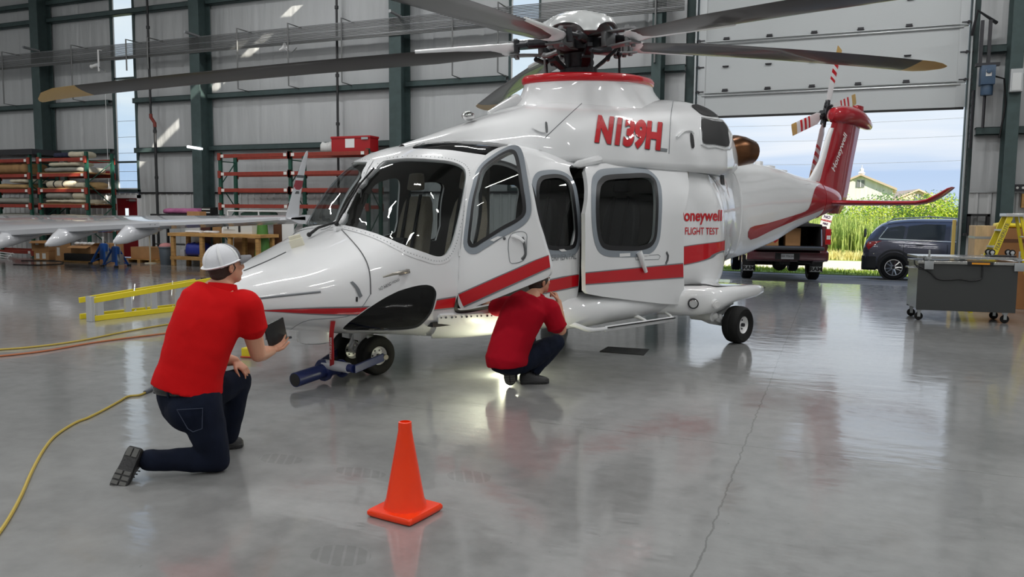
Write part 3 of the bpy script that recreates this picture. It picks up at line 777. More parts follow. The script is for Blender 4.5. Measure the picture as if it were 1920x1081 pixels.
# red lower stripe and red tail end on the boom
def boom_patch(px, name, m, off=.004, T=None):
    return patch(name, m, hullpoly(px, 3), off=off, d=.09, parent=boom)
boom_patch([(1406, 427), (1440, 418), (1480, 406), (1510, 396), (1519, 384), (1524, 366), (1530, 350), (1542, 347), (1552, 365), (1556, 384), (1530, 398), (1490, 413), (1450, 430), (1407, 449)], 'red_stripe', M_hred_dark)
# ================================================================== upper deck, rotor, tail, undercarriage
COW = [(.45, 2.05, 2.14, .08, 2.0), (.75, 2.06, 2.24, .20, 2.0), (1.0, 2.06, 2.33, .29, 2.0), (1.25, 2.06, 2.41, .42, 2.05), (1.5, 2.04, 2.50, .58, 2.15), (1.75, 2.03, 2.58, .76, 2.2), (2.0, 2.02, 2.66, .88, 2.3), (2.6, 2.0, 2.76, .96, 2.4), (3.2, 2.0, 2.83, .98, 2.4),
       (4.0, 2.0, 2.92, .98, 2.5), (4.6, 2.0, 2.97, .97, 2.6), (4.9, 2.02, 2.96, .90, 2.6), (5.2, 2.08, 2.89, .80, 2.5), (5.45, 2.13, 2.77, .69, 2.3), (5.75, 2.17, 2.53, .50, 2.1), (6.1, 2.2, 2.3, .3, 2)]
def SC_(u, v):
    zb, zt, w, n = lerp_tab(COW, u); a = PI/2*v; return V(u, w*max(0, math.cos(a))**(2/n), zb+(zt-zb)*math.sin(a)**(2/n))
COWL = Surf(SC_, .45, 6.1, 110, 40)
cowl = loft_surf('engine_cowling', M_paint, lambda u, v: SC_(u, v), .45, 6.1, 90, 26, heli)
def cpatch(name, m, px, off=.004, n=4, parent=None, label=None, smooth=True):
    P = [COWL.pix(x, y) for x, y in (smooth_px(px, n) if smooth else px)]
    return patch(name, m, P, off=off, d=.06, F=SC_, N=COWL.N, sv=1.6, parent=parent or cowl, label=label)
def px_line(surf, pts, m, name, parent, wd=.006, off=.004, F=None, inv=None, T=None, n=6):
    """thin line drawn along a surface"""
    F = F or surf.F; P = [];
    for x, y in smooth_px(pts, n, False):
        q = surf.pix(x, y, inv); p = F(*q)+surf.N(*q)*off
        if T is not None: p = T @ p
        P.append(H(p.x, p.y, p.z))
    return MB().tube(P, wd, 5).build(name, m, parent)
def text_on(surf, F, txt, quad, m, name, parent, bold=0.0, off=.005, inv=None, T=None, pixf=None, Nf=None, **k):
    """letters laid on a surface inside a traced quad (bottom-left, bottom-right, top-right, top-left)"""
    vs, fs = text_mesh(txt, 1.0, extrude=0, bold=bold, **k)
    bm = bmesh.new(); bv = [bm.verts.new(v) for v in vs]
    for f in fs:
        try: bm.faces.new([bv[i] for i in f])
        except ValueError: pass
    bmesh.ops.triangulate(bm, faces=bm.faces)
    for _ in range(2):
        es = [e for e in bm.edges if e.calc_length() > .16]
        if es: bmesh.ops.subdivide_edges(bm, edges=es, cuts=1)
        bmesh.ops.triangulate(bm, faces=bm.faces)
    bm.verts.index_update(); vs = [v.co.copy() for v in bm.verts]; fs = [tuple(v.index for v in f.verts) for f in bm.faces]; bm.free()
    x0, x1 = min(v.x for v in vs), max(v.x for v in vs); y0, y1 = min(v.y for v in vs), max(v.y for v in vs); mb = MB(); out = []
    for v in vs:
        s, t = (v.x-x0)/(x1-x0), (v.y-y0)/(y1-y0); a, b, c, d = quad
        px = (a[0]*(1-s)+b[0]*s)*(1-t)+(d[0]*(1-s)+c[0]*s)*t; py = (a[1]*(1-s)+b[1]*s)*(1-t)+(d[1]*(1-s)+c[1]*s)*t
        q = pixf(px, py) if pixf else surf.pix(px, py, inv); p = F(*q)+(Nf or surf.N)(*q)*off
        if T is not None: p = T @ p
        out.append(H(p.x, p.y, p.z))
    mb.add(out, fs); return mb.build(name, m, parent, smooth=0)
text_on(COWL, SC_, 'N139H', [(1114.5, 270.2), (1237.5, 285.7), (1242.5, 230.7), (1122.5, 217.2)], M_line, 'registration_shadow', cowl, bold=.055, off=.007)
text_on(COWL, SC_, 'N139H', [(1113, 269), (1236, 284.5), (1241, 229.5), (1121, 216)], M_hred, 'registration_letters', cowl, bold=.055, off=.011)
# engine air screens, intake scoop, panel lines
cpatch('intake_screen', M_cockpit, [(1314, 224), (1336, 227), (1357, 230), (1364, 234), (1364, 250), (1365, 274), (1340, 271), (1318, 268), (1316, 248)], off=.012, n=3, label='black engine air screen')
cpatch('intake_screen', M_cockpit, [(1296, 198), (1320, 199), (1340, 205), (1356, 217), (1338, 219), (1318, 216), (1306, 208)], off=.012, n=3, label='black upper air screen')
px_line(COWL, [(1312, 220), (1340, 224), (1367, 231), (1368, 277), (1340, 275), (1314, 271), (1312, 220)], M_paint, 'screen_frame', cowl, .014, .008, n=2)
px_line(COWL, [(1262, 190), (1258, 215), (1256, 245), (1254, 288)], M_linelt, 'panel_line', cowl, .004)
px_line(COWL, [(1094, 191), (1060, 222), (1022, 258)], M_linelt, 'panel_line', cowl, .004)
px_line(HULL, [(985, 266), (1030, 277), (1090, 283), (1150, 290), (1205, 294), (1290, 299), (1330, 308), (1368, 322)], M_line, 'panel_line', heli, .006)
cpatch('intake_opening', M_cockpit, [(1293, 252), (1298, 251), (1301, 275), (1296, 277)], off=.01, n=2)
px_line(COWL, [(1268, 258), (1280, 247), (1293, 246), (1299, 252)], M_paint, 'scoop_lip', cowl, .02, .01)
cpatch('vent_scoop', M_paint, [(996, 240), (1024, 234), (1025, 250), (1012, 250)], off=.03, n=2); cpatch('vent_opening', M_line, [(1021, 234), (1025, 234), (1026, 251), (1022, 251)], off=.034, n=2)
cpatch('data_plate', M_linelt, [(1237, 277), (1251, 279), (1250, 285), (1236, 283)], n=1, smooth=False)
# roof grab bracket between cowling and sliding door
def hp_(surf, px, py, off=0.0):
    q = surf.pix(px, py); p = surf.F(*q)+surf.N(*q)*off; return H(p.x, p.y, p.z)
mb = MB(); mb.tube([hp_(HULL, 1180, 287, .01), hp_(HULL, 1196, 300, .10), hp_(HULL, 1212, 289, .01)], .012, 6); mb.tube([hp_(HULL, 1200, 289, .04), hp_(HULL, 1262, 297, .04)], .018, 6)
mb.build('door_rail_bracket', M_paint, heli)
mb = MB(); a = hp_(HULL, 1069, 317, .06); b = hp_(HULL, 1112, 312, .10); mb.tube([a, a.lerp(b, .15), b], [(.01, .015), (.045, .04), (.05, .045)], 8); mb.build('door_roller_fairing', M_paint, heli, smooth=40)

# mast fairing and its red cap plate
mb = MB(); rings = []; RTAU = R(4.737)
def capz(x): return 3.02+(x-2.97)*math.tan(RTAU)
for i in range(9):
    t = i/8; f = (1-t)**1.7; xa = 2.2-.50*f; xb = 4.35+.85*f; hw = .50+.22*f; ring = []
    for k in range(40):
        a = 2*PI*k/40; c, s = math.cos(a), math.sin(a); x = (xa+xb)/2+(xb-xa)/2*c*(1 if c < 0 else 1); y = hw*s*(1-.35*max(0, c))
        z0 = 2.45+.11*(x-2.0); ring.append(V(x, y, z0+(capz(x)-.03-z0)*t))
    rings.append(ring)
mb.loft(rings, False, True); mb.build('mast_fairing', M_paint, heli, smooth=50)
mb = MB(); rings = []
for dz, g in ((-.035, .0), (-.02, .02), (.02, .03), (.055, .005), (.07, -.06)):
    rings.append([V((2.2+4.35)/2+((4.35-2.2)/2+g)*math.cos(2*PI*k/40), (.50+g)*math.sin(2*PI*k/40)*(1-.35*max(0, math.cos(2*PI*k/40))), capz((2.2+4.35)/2+((4.35-2.2)/2)*math.cos(2*PI*k/40))+dz) for k in range(40)])
mb.loft(rings, True, True); mb.build('fairing_cap', M_hred, heli, smooth=50)
mb = MB(); mb.tube([V(1.72, .16, 2.56), V(1.95, .14, 2.66), V(2.12, .12, 2.74)], [(.02, .03), (.06, .06), (.08, .075)], 16); mb.build('oil_cooler_scoop', M_paint, heli)
mb = MB(); mb.ball((1.25, -.05, 2.475), (.08, .05, .05), 10, 6); mb.build('roof_beacon', M_chrome, heli)

# ------------------------------------------------------------------ main rotor
RHUB = V(2.971, 0, 3.447)
RM = Matrix.Translation(RHUB) @ Matrix.Rotation(-RTAU, 4, 'Y')
BA = [R(129.9+72*k) for k in range(5)]
mb = MB(); mb.M = RM; mb.lathe([(.13, -.52), (.13, -.36), (.22, -.33), (.22, -.27), (.15, -.25), (.17, -.1), (.26, -.07), (.27, .05), (.18, .09), (0, .1)], 24); mb.build('rotor_mast', M_hub, heli)
mb = MB(); mb.M = RM; mb.lathe([(.13, -.47), (.30, -.44), (.31, -.38), (.20, -.36)], 24)
for a in BA: mb.M = RM @ Matrix.Rotation(a+.3, 4, 'Z'); mb.box(.25, .40, -.04, .04, -.44, -.38)
mb.build('swashplate', M_hub, heli, smooth=30)
# silver cap with five scallops
mb = MB(); mb.M = RM; rings = []
for r, z in ((.03, .375), (.15, .365), (.28, .325), (.39, .245), (.455, .15), (.475, .09), (.455, .085), (.38, .19), (.25, .29)):
    ring = []
    for k in range(80):
        a = 2*PI*k/80; c = max(math.cos(a-b) for b in BA); sc = max(0, (c-.90)/.10)**.5
        ring.append((r*math.cos(a), r*math.sin(a), z+(.10*sc if r > .3 else 0)*(1 if z < .2 else .3)))
    rings.append(ring)
mb.loft(rings, False, False); mb.add([(.03*math.cos(2*PI*k/80), .03*math.sin(2*PI*k/80), .375) for k in range(80)], [tuple(range(80))]); mb.build('hub_cap', mat('pale_hub_paint', (.62, .64, .64), .22, .1, .5, coat=.6), heli, smooth=50)
TWIST = 9
for k, a in enumerate(BA):
    B = RM @ Matrix.Rotation(a, 4, 'Z')
    def blade_ring(r, le, te, th, tw, zoff=0):
        ring = []; dz = -.156*(r/6.9)**2+zoff; ct, st = math.cos(tw), math.sin(tw)
        for i in range(16):
            q = 2*PI*i/16; c = math.cos(q); y = te+(le-te)*(.5+.5*c); f = (.5+.5*c); t = th*math.sin(q)*(2.2*(max(0, 1-f))**.5*.5 + .25*0 + .6*f**.0*(f*(1-f))**.3 if False else 1)*(.35+1.1*f-.7*f**3 if True else 1)
            ring.append((r, y*ct-t*st, dz+y*st+t*ct))
        return ring
    pk = 15*math.cos(a+HTH-R(196))+2; tw = lambda r, pk=pk: R(pk-5*r/6.9)
    mb = MB(); mb.M = B; rs = [blade_ring(.84, .13, -.17, .034, tw(.9)), blade_ring(1.25, .145, -.20, .03, tw(1.2)), blade_ring(1.7, .15, -.25, .026, tw(1.7))]
    rs += [blade_ring(r, .15, -.25, .022, tw(r)) for r in (2.5, 3.3, 4.1, 4.9, 5.6, 6.2)]
    mb.loft(rs, True, False); bl = mb.build('rotor_blade', M_blade, heli, smooth=50)
    mb = MB(); mb.M = B; mb.loft([blade_ring(6.2, .15, -.25, .0222, tw(6.2)), blade_ring(6.5, .14, -.25, .02, tw(6.5)), blade_ring(6.72, .06, -.24, .015, tw(6.7), -.01), blade_ring(6.87, -.08, -.22, .008, tw(6.9), -.03), blade_ring(6.9, -.14, -.2, .003, tw(6.9), -.035)], False, True)
    mb.build('blade_tip', M_bladetip, bl, smooth=50)
    mb = MB(); mb.M = B; rs = []
    for r, le, te, th in ((.70, .10, -.11, .07), (.76, .135, -.145, .075), (.84, .15, -.165, .06), (.90, .153, -.165, .04), (1.02, .155, -.02, .036), (1.4, .156, .07, .031), (1.9, .156, .12, .026)): rs.append(blade_ring(r, le, te, th, tw(r), .004))
    mb.loft(rs, True, True); mb.build('blade_cuff', M_paint, bl, smooth=50)
    mb = MB(); mb.M = B
    for s in (1, -1): mb.loft([[(r, w+y*.5, z*s+.0+q) for y, q in ((-h, -.012), (h, -.012), (h, .012), (-h, .012))] for r, w, h, z in ((.22, 0, .16, .075), (.45, 0, .13, .085), (.62, 0, .17, .075), (.80, 0, .20, .07))])
    mb.box(.40, .46, -.10, .10, -.08, .08); mb.cyl((.72, .06, -.11), (.72, .06, .11), .028, 10); mb.cyl((.72, -.06, -.11), (.72, -.06, .11), .028, 10)
    mb.build('blade_grip', M_hublt, heli, smooth=35, bev=.006)
    mb = MB(); mb.M = B; mb.tube([(.22, .17, .02), (.34, .19, .02), (.36, .19, .02), (.56, .20, .02), (.58, .19, .02), (.70, .16, .02)], [.03, .03, .052, .052, .03, .03], 12); mb.cyl((.70, .15, -.06), (.70, .15, .08), .035, 10); mb.ball((.24, .16, .02), .05, 8, 6)
    mb.build('lag_damper', M_hub, heli, smooth=35)
    mb = MB(); mb.M = B; mb.tube([(.50, -.06, -.12), (.44, -.20, -.14), (.40, -.26, -.13)], .03, 8); mb.ball((.39, -.27, -.13), .035, 8, 6); mb.cyl((.39, -.27, -.13), (.385, -.265, -.60), .014, 8); mb.ball((.385, -.265, -.36), .022, 8, 6)
    mb.build('pitch_link', M_hublt if k == 1 else M_hub, heli, smooth=35)
    mb = MB(); mb.M = RM @ Matrix.Rotation(a+R(36), 4, 'Z'); mb.loft([[(.15, y, -.30+z) for y, z in ((-.03, -.02), (.03, -.02), (.03, .02), (-.03, .02))], [(.30, y, -.20+z) for y, z in ((-.05, -.02), (.05, -.02), (.05, .03), (-.05, .03))], [(.46, y, -.06+z) for y, z in ((-.03, -.02), (.03, -.02), (.03, .02), (-.03, .02))]])
    mb.cyl((.34, -.07, -.17), (.34, .07, -.17), .03, 8); mb.box(.14, .30, -.035, .035, -.50, -.42); mb.build('hub_arm', M_hub, heli, smooth=35)

# ------------------------------------------------------------------ engine exhausts
for s in (1, -1):
    mb = MB(); P = [(5.45, -.50*s, 2.36), (5.62, -.52*s, 2.37), (5.78, -.545*s, 2.375), (5.95, -.58*s, 2.37)]
    mb.tube(P, [.17, .215, .20, .165], 20, caps=False); mb.tube(P[::-1], [.155, .19, .20, .16], 20, caps=False); mb.build('exhaust_nozzle', M_exh, heli)

# ------------------------------------------------------------------ fin, gearbox fairing, tailplane
def foil(cx0, cx1, th, n=18):
    out = []
    for i in range(n):
        q = 2*PI*i/n; f = .5-.5*math.cos(q); x = cx0+(cx1-cx0)*f; t = th*(2.6*f**.5*(1-f)**1.1)*.62; out.append((x, t if q <= PI else -t))
    return out
mb = MB(); rings = []
for z, a, b, th in ((1.55, 9.75, 10.25, .05), (1.72, 9.35, 10.47, .11), (2.0, 9.28, 10.58, .12), (2.5, 9.46, 10.72, .11), (2.9, 9.64, 10.86, .10), (3.25, 9.82, 10.98, .10)): rings.append([(x, y, z) for x, y in foil(a, b, th)])
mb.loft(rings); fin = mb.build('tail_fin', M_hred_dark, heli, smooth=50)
mb = MB(); rings = []
for x, r, zc, ry in ((9.72, .06, 3.26, .05), (9.80, .13, 3.28, .12), (10.1, .165, 3.31, .16), (10.6, .17, 3.33, .16), (10.95, .15, 3.30, .13), (11.2, .115, 3.25, .10), (11.38, .075, 3.22, .06), (11.42, .02, 3.22, .02)): rings.append([(x, ry*math.cos(2*PI*k/20), zc+r*math.sin(2*PI*k/20)) for k in range(20)])
mb.loft(rings); mb.tube([(10.5, 0, 3.35), (10.55, .30, 3.40), (10.56, .36, 3.41)], [.14, .11, .08], 16); mb.box(10.7, 10.95, -.05, .05, 3.42, 3.54); mb.build('gearbox_fairing', M_hred_dark, heli, smooth=50, bev=.004)
mb = MB(); mb.loft([[(x, y, z) for x, y in foil(a, b, .06)] for z, a, b in ((2.05, 8.6, 9.5), (2.16, 9.0, 9.55), (2.5, 9.36, 9.66), (2.9, 9.58, 9.8), (3.05, 9.7, 9.85))]); mb.build('fin_leading_edge', M_paint, heli, smooth=50)
# white lettering down the fin
def fin_pix(px, py):
    o, d = lray(px, py); t = (.115-o.y)/d.y; P = o+d*t; return (P.x, P.z)
text_on(None, lambda x, z: V(x, .118, z), 'Honeywell', [(1567, 324), (1591, 253), (1582.5, 247), (1558, 317)], M_white, 'fin_lettering', fin, bold=.02, off=0, pixf=fin_pix, Nf=lambda x, z: V(0, 1, 0), shear=.2)
mb = MB(); rings = []
for i in range(12):
    u = 11.05+.95*i/11+.0; hh = [S(u, j/16) for j in range(17)]; k_ = 1.035; zc_ = 1.8
    rings.append([H(p.x, p.y*k_+.002, zc_+(p.z-zc_)*k_) for p in hh]+[H(p.x, -p.y*k_-.002, zc_+(p.z-zc_)*k_) for p in hh[-2:0:-1]])
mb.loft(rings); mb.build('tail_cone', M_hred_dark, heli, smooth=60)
px_line(HULL, [(1510, 345), (1519, 344)], M_paint, 'boom_seam', boom, .003)
for s in (1, -1):
    mb = MB(); rings = []
    for p, z, a, b, th in ((0, 1.74, 9.42, 10.12, .085), (.6, 1.735, 9.46, 10.10, .08), (1.2, 1.73, 9.52, 10.08, .07), (1.52, 1.735, 9.56, 10.06, .065), (1.68, 1.77, 9.60, 10.05, .055), (1.82, 1.86, 9.66, 10.05, .045), (1.93, 1.955, 9.74, 10.05, .03), (1.96, 1.985, 9.84, 10.04, .012)):
        rings.append([(x, -s*(p-(y*.5 if p > 1.6 else 0)), z+y) for x, y in foil(a, b, th)])
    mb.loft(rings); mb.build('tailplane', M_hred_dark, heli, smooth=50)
# tail rotor on the starboard side
TH_ = V(10.58, .5, 3.42); TM = Matrix.Translation(TH_) @ Matrix.Rotation(R(90), 4, 'X')     # local x aft, local y up, local z to port
mb = MB(); mb.M = TM
mb.cyl((0, 0, -.10), (0, 0, .12), .07, 14); mb.cyl((0, 0, .04), (0, 0, .07), .14, 16)
for a in (69, 249, 17, 197):
    mb.M = TM @ Matrix.Rotation(R(a), 4, 'Z'); mb.box(.03, .22, -.035, .035, -.05, .03); mb.cyl((.12, .06, -.03), (.12, .06, .12), .016, 8); mb.ball((.12, .06, .11), .03, 8, 6); mb.tube([(.1, 0, 0), (.26, .02, 0)], .045, 8)
mb.build('tail_rotor_hub', M_hub, heli, smooth=35)
for a in (69, 249, 17, 197):
    T_ = TM @ Matrix.Rotation(R(a), 4, 'Z')
    def seg(r0, r1):
        m_ = MB(); m_.M = T_; rings = []
        for r in (r0, r1):
            w = .06 if r < .3 else .105; rings.append([(r, -w*.9+x*2*w, y) for x, y in foil(0, 1, .011)])
        m_.loft(rings); return m_
    b0 = seg(.22, .36).build('tail_rotor_blade', M_paint, heli, smooth=50)
    cuts = [.36, .66, .72, .80, .88, .96, 1.04, 1.12, 1.18, 1.36]; cols = [M_paint, M_hred, M_paint, M_hred, M_paint, M_hred, M_paint, M_paint, M_bladetip]
    for i in range(len(cols)): seg(cuts[i], cuts[i+1]).build('blade_band', cols[i], b0, smooth=50)

# ------------------------------------------------------------------ undercarriage
def wheel(parent, name, c, r, w, rim_r, side):
    """c = (x, p, z)"""
    mb = MB(); mb.M = Matrix.Translation(H(*c)) @ Matrix.Rotation(R(90), 4, 'X')
    h = w/2; mb.lathe([(rim_r, -h*.75), (rim_r+.012, -h*.9), (r*.86, -h), (r*.96, -h*.78), (r, -h*.4), (r*.985, -h*.33), (r, -h*.26), (r*1.0, -.012), (r*.985, -.006), (r*.985, .006), (r, .012), (r, h*.26), (r*.985, h*.33), (r, h*.4), (r*.96, h*.78), (r*.86, h), (rim_r+.012, h*.9), (rim_r, h*.75)], 40)
    t = mb.build(name, M_tyre, parent, smooth=50)
    mb = MB(); mb.M = Matrix.Translation(H(*c)) @ Matrix.Rotation(R(90), 4, 'X')
    mb.lathe([(0, -h*.55), (rim_r*.3, -h*.55), (rim_r*.45, -h*.35), (rim_r*.8, -h*.4), (rim_r, -h*.8), (rim_r, h*.8), (rim_r*.8, h*.4), (rim_r*.45, h*.35), (rim_r*.3, h*.55), (0, h*.55)], 28)
    mb.build('wheel_rim', M_white, t, smooth=30)
    mb = MB(); mb.M = Matrix.Translation(H(*c)) @ Matrix.Rotation(R(90), 4, 'X')
    for s in (1, -1):
        mb.cyl((0, 0, s*h*.5), (0, 0, s*h*.85), rim_r*.22, 12)
        for k in range(6): mb.cyl((rim_r*.6*math.cos(k*PI/3), rim_r*.6*math.sin(k*PI/3), s*h*.36), (rim_r*.6*math.cos(k*PI/3), rim_r*.6*math.sin(k*PI/3), s*h*.44), rim_r*.11, 6)
    mb.build('wheel_hub', M_darkmetal, t, smooth=30); return t
for s in (1, -1):
    wheel(heli, 'nose_wheel', (-.01, .215*s, .182), .182, .15, .085, s)
    wheel(heli, 'main_wheel', (4.225, 1.47*s, .218), .218, .20, .10, s)
M_gear = mat('white_gear_paint', (.62, .63, .63), .35)
mb = MB(); mb.cyl(H(0, 0, .30), H(.03, 0, .62), .055, 14); mb.cyl(H(-.01, -.24, .182), H(-.01, .24, .182), .028, 10); mb.cyl(H(-.01, 0, .18), H(.0, 0, .34), .045, 12)
mb.build('nose_strut', M_gear, heli, smooth=35)
mb = MB(); mb.tube([H(-.09, 0, .36), H(-.14, 0, .26), H(-.05, 0, .19)], .022, 8); mb.cbox(H(-.06, .10, .35), (.14, .12, .07)); mb.cbox(H(-.06, -.10, .35), (.14, .12, .07)); mb.cyl(H(-.09, .20, .35), H(.10, .22, .33), .018, 8); mb.tube([H(-.13, .05, .30), H(-.16, .05, .24), H(-.13, .05, .20), H(-.10, .05, .26), H(-.13, .05, .30)], .014, 6)
mb.build('torque_link', M_gear, heli, smooth=35, bev=.005)
for s in (1, -1):
    # sponson pod
    mb = MB(); rings = []
    for x, p0, p1, z0, z1 in ((2.75, .9, 1.06, .46, .56), (3.0, .85, 1.08, .39, .63), (3.35, .8, 1.12, .36, .66), (3.5, .8, 1.24, .345, .675), (3.62, .8, 1.40, .345, .68), (3.8, .8, 1.475, .365, .685), (4.0, .8, 1.485, .42, .68), (4.2, .8, 1.49, .475, .675), (4.7, .8, 1.47, .505, .655), (4.95, .8, 1.40, .52, .635), (5.08, .8, 1.28, .53, .615), (5.14, .8, 1.1, .55, .59)):
        ring = []; zc = (z0+z1)/2; hz = (z1-z0)/2
        for k in range(18):
            a = -PI/2+PI*k/17; ring.append(H(x, s*(p1-hz*1.1+hz*1.1*max(0, math.cos(a))**.8), zc+hz*math.copysign(abs(math.sin(a))**.85, math.sin(a))))
        ring.append(H(x, s*p0, z1)); ring.append(H(x, s*p0, z0)); rings.append(ring)
    mb.loft(rings); sp_ = mb.build('sponson', M_paint, heli, smooth=45)
    mb = MB(); mb.add([H(x, s*p, z) for x, p, z in ((3.62, 1.06, .684), (3.85, 1.40, .684), (4.3, 1.435, .668), (4.68, 1.415, .652), (4.88, 1.31, .642), (4.9, .98, .642), (4.3, .98, .678), (3.85, 1.0, .688))], [tuple(range(8)) if s > 0 else tuple(range(7, -1, -1))]); mb.build('walkway_pad', M_black, sp_, smooth=0)
    mb = MB(); mb.tube([H(5.06, 1.22*s, .57), H(5.16, 1.22*s, .57), H(5.18, 1.22*s, .57), H(5.24, 1.22*s, .57), H(5.32, 1.22*s, .57)], [.035, .035, .02, .018, .006], 10); mb.build('tail_light', M_darkmetal, sp_)
    for x, p, z, r in ((3.535, 1.30, .50, .06), (3.74, 1.465, .495, .052)):
        mb = MB(); n_ = V(-.75, .66, -.1).normalized() if x < 3.6 else V(-.35, .93, -.1).normalized(); q = frame_m(H(x, p*s, z), H(n_.y, -n_.x*s if s > 0 else n_.x, 0), V(0, 0, 1)); 
        c_ = H(x, p*s, z); nn = H(n_.x, n_.y*s, n_.z); mb.tube([c_-nn*.03, c_+nn*.022], r, 18); l_ = mb.build('landing_light', M_darkmetal if x < 3.6 else M_paint, sp_)
        mb = MB(); mb.tube([c_+nn*.021, c_+nn*.028], [r*.82, r*.7], 18); mb.build('lens', M_chrome if x < 3.6 else M_white, l_)
    # trailing link leg
    mb = MB(); mb.cyl(H(3.86, 1.08*s, .33), H(3.86, 1.36*s, .33), .06, 14); mb.tube([H(3.86, 1.22*s, .33), H(3.98, 1.26*s, .27), H(4.225, 1.30*s, .218)], [(.05, .06), (.045, .05), (.035, .045)], 10); mb.cyl(H(4.225, 1.27*s, .218), H(4.225, 1.40*s, .218), .032, 10)
    mb.tube([H(4.10, 1.26*s, .29), H(4.42, 1.28*s, .50)], [.045, .04], 10); mb.tube([H(3.95, 1.3*s, .40), H(4.3, 1.34*s, .46)], [.05, .03], 8); mb.tube([H(3.90, 1.33*s, .40), H(3.93, 1.34*s, .30), H(4.07, 1.32*s, .25)], .03, 8); mb.ball(H(3.9, 1.35*s, .33), .05, 10, 6); mb.ball(H(4.05, 1.33*s, .30), .045, 10, 6)
    mb.build('main_gear_leg', M_gear, heli, smooth=35)
    # forward sponson root fairing and footstep
    mb = MB(); rings = []
    for x, p, zc, rz, rp in ((1.5, .98, .50, .03, .03), (1.56, .98, .50, .11, .10), (1.7, .98, .505, .16, .17), (2.0, .97, .515, .18, .22), (2.4, .95, .52, .175, .23), (3.0, .94, .52, .165, .20), (3.4, .92, .52, .15, .2)):
        rings.append([H(x, s*(p+rp*math.cos(2*PI*k/18)), zc+rz*math.sin(2*PI*k/18)) for k in range(18)])
    mb.loft(rings); mb.build('sponson_fairing', M_paint, heli, smooth=50)
    mb = MB(); mb.tube(catmull([H(1.60, .95*s, .44), H(1.72, 1.12*s, .40), H(1.84, 1.2*s, .35), H(2.0, 1.2*s, .335), H(2.2, 1.2*s, .335)], 5), (.018, .024), 8); mb.tube([H(3.28, 1.2*s, .335), H(3.32, 1.15*s, .36), H(3.34, 1.0*s, .42)], .016, 8); mb.tube([H(2.72, .98*s, .42), H(2.78, 1.1*s, .39), H(2.85, 1.19*s, .335)], [.03, .02, .014], 8)
    mb.tube([H(2.1, 1.2*s, .333), H(3.3, 1.2*s, .333)], (.012, .03), 8); st_ = mb.build('boarding_step', M_paint, heli, smooth=50)
    mb = MB(); mb.box(2.12, 3.3, -1.2*s-.032, -1.2*s+.032, .343, .352); mb.build('step_tread', M_black, st_, smooth=0)
# ================================================================== cabin, cockpit and small fittings
mb = MB(); mb.box(.12, 3.95, -.90, .90, .50, .54); mb.box(-.5, .12, -.45, .45, .50, .54); mb.build('cabin_floor', M_cockpit, heli, smooth=0)
mb = MB(); mb.loft([[H(x, p, z) for p in (-w_, -.5*w_, 0, .5*w_, w_)]+[H(x, p, z-.03) for p in (w_, 0, -w_)] for x, z, w_ in ((-.36, 1.17, .34), (-.26, 1.22, .46), (-.14, 1.25, .58), (-.03, 1.24, .66))]); mb.build('glare_shield', M_cockpit, heli)
mb = MB(); mb.loft([[H(x, -.72, z), H(x, .72, z), H(x+.04, .72, z), H(x+.04, -.72, z)] for x, z in ((-.05, 1.27), (-.20, .78))]); mb.box(-.15, .55, -.16, .16, .54, .92); pan = mb.build('instrument_panel', M_cockpit, heli, smooth=0)
mb = MB()
for p in (-.52, -.22, .22, .52): mb.loft([[H(x, p-.11, z), H(x, p+.11, z), H(x+.006, p+.11, z), H(x+.006, p-.11, z)] for x, z in ((.0, 1.20), (-.075, .98))])
mb.build('display_screen', mat('dark_screen', (.02, .03, .04), .15), pan, smooth=0)
mb = MB(); mb.loft([[H(1.42, -.9, .54), H(1.42, .9, .54), H(1.45, .9, .54), H(1.45, -.9, .54)], [H(1.42, -.9, .95), H(1.42, .9, .95), H(1.45, .9, .95), H(1.45, -.9, .95)]]); mb.box(1.42, 1.46, -.15, .15, .95, 2.1); mb.build('bulkhead', M_cabin, heli, smooth=0)
mb = MB(); mb.box(3.86, 3.90, -.95, .95, .54, 2.1); mb.build('bulkhead', M_cabin, heli, smooth=0)
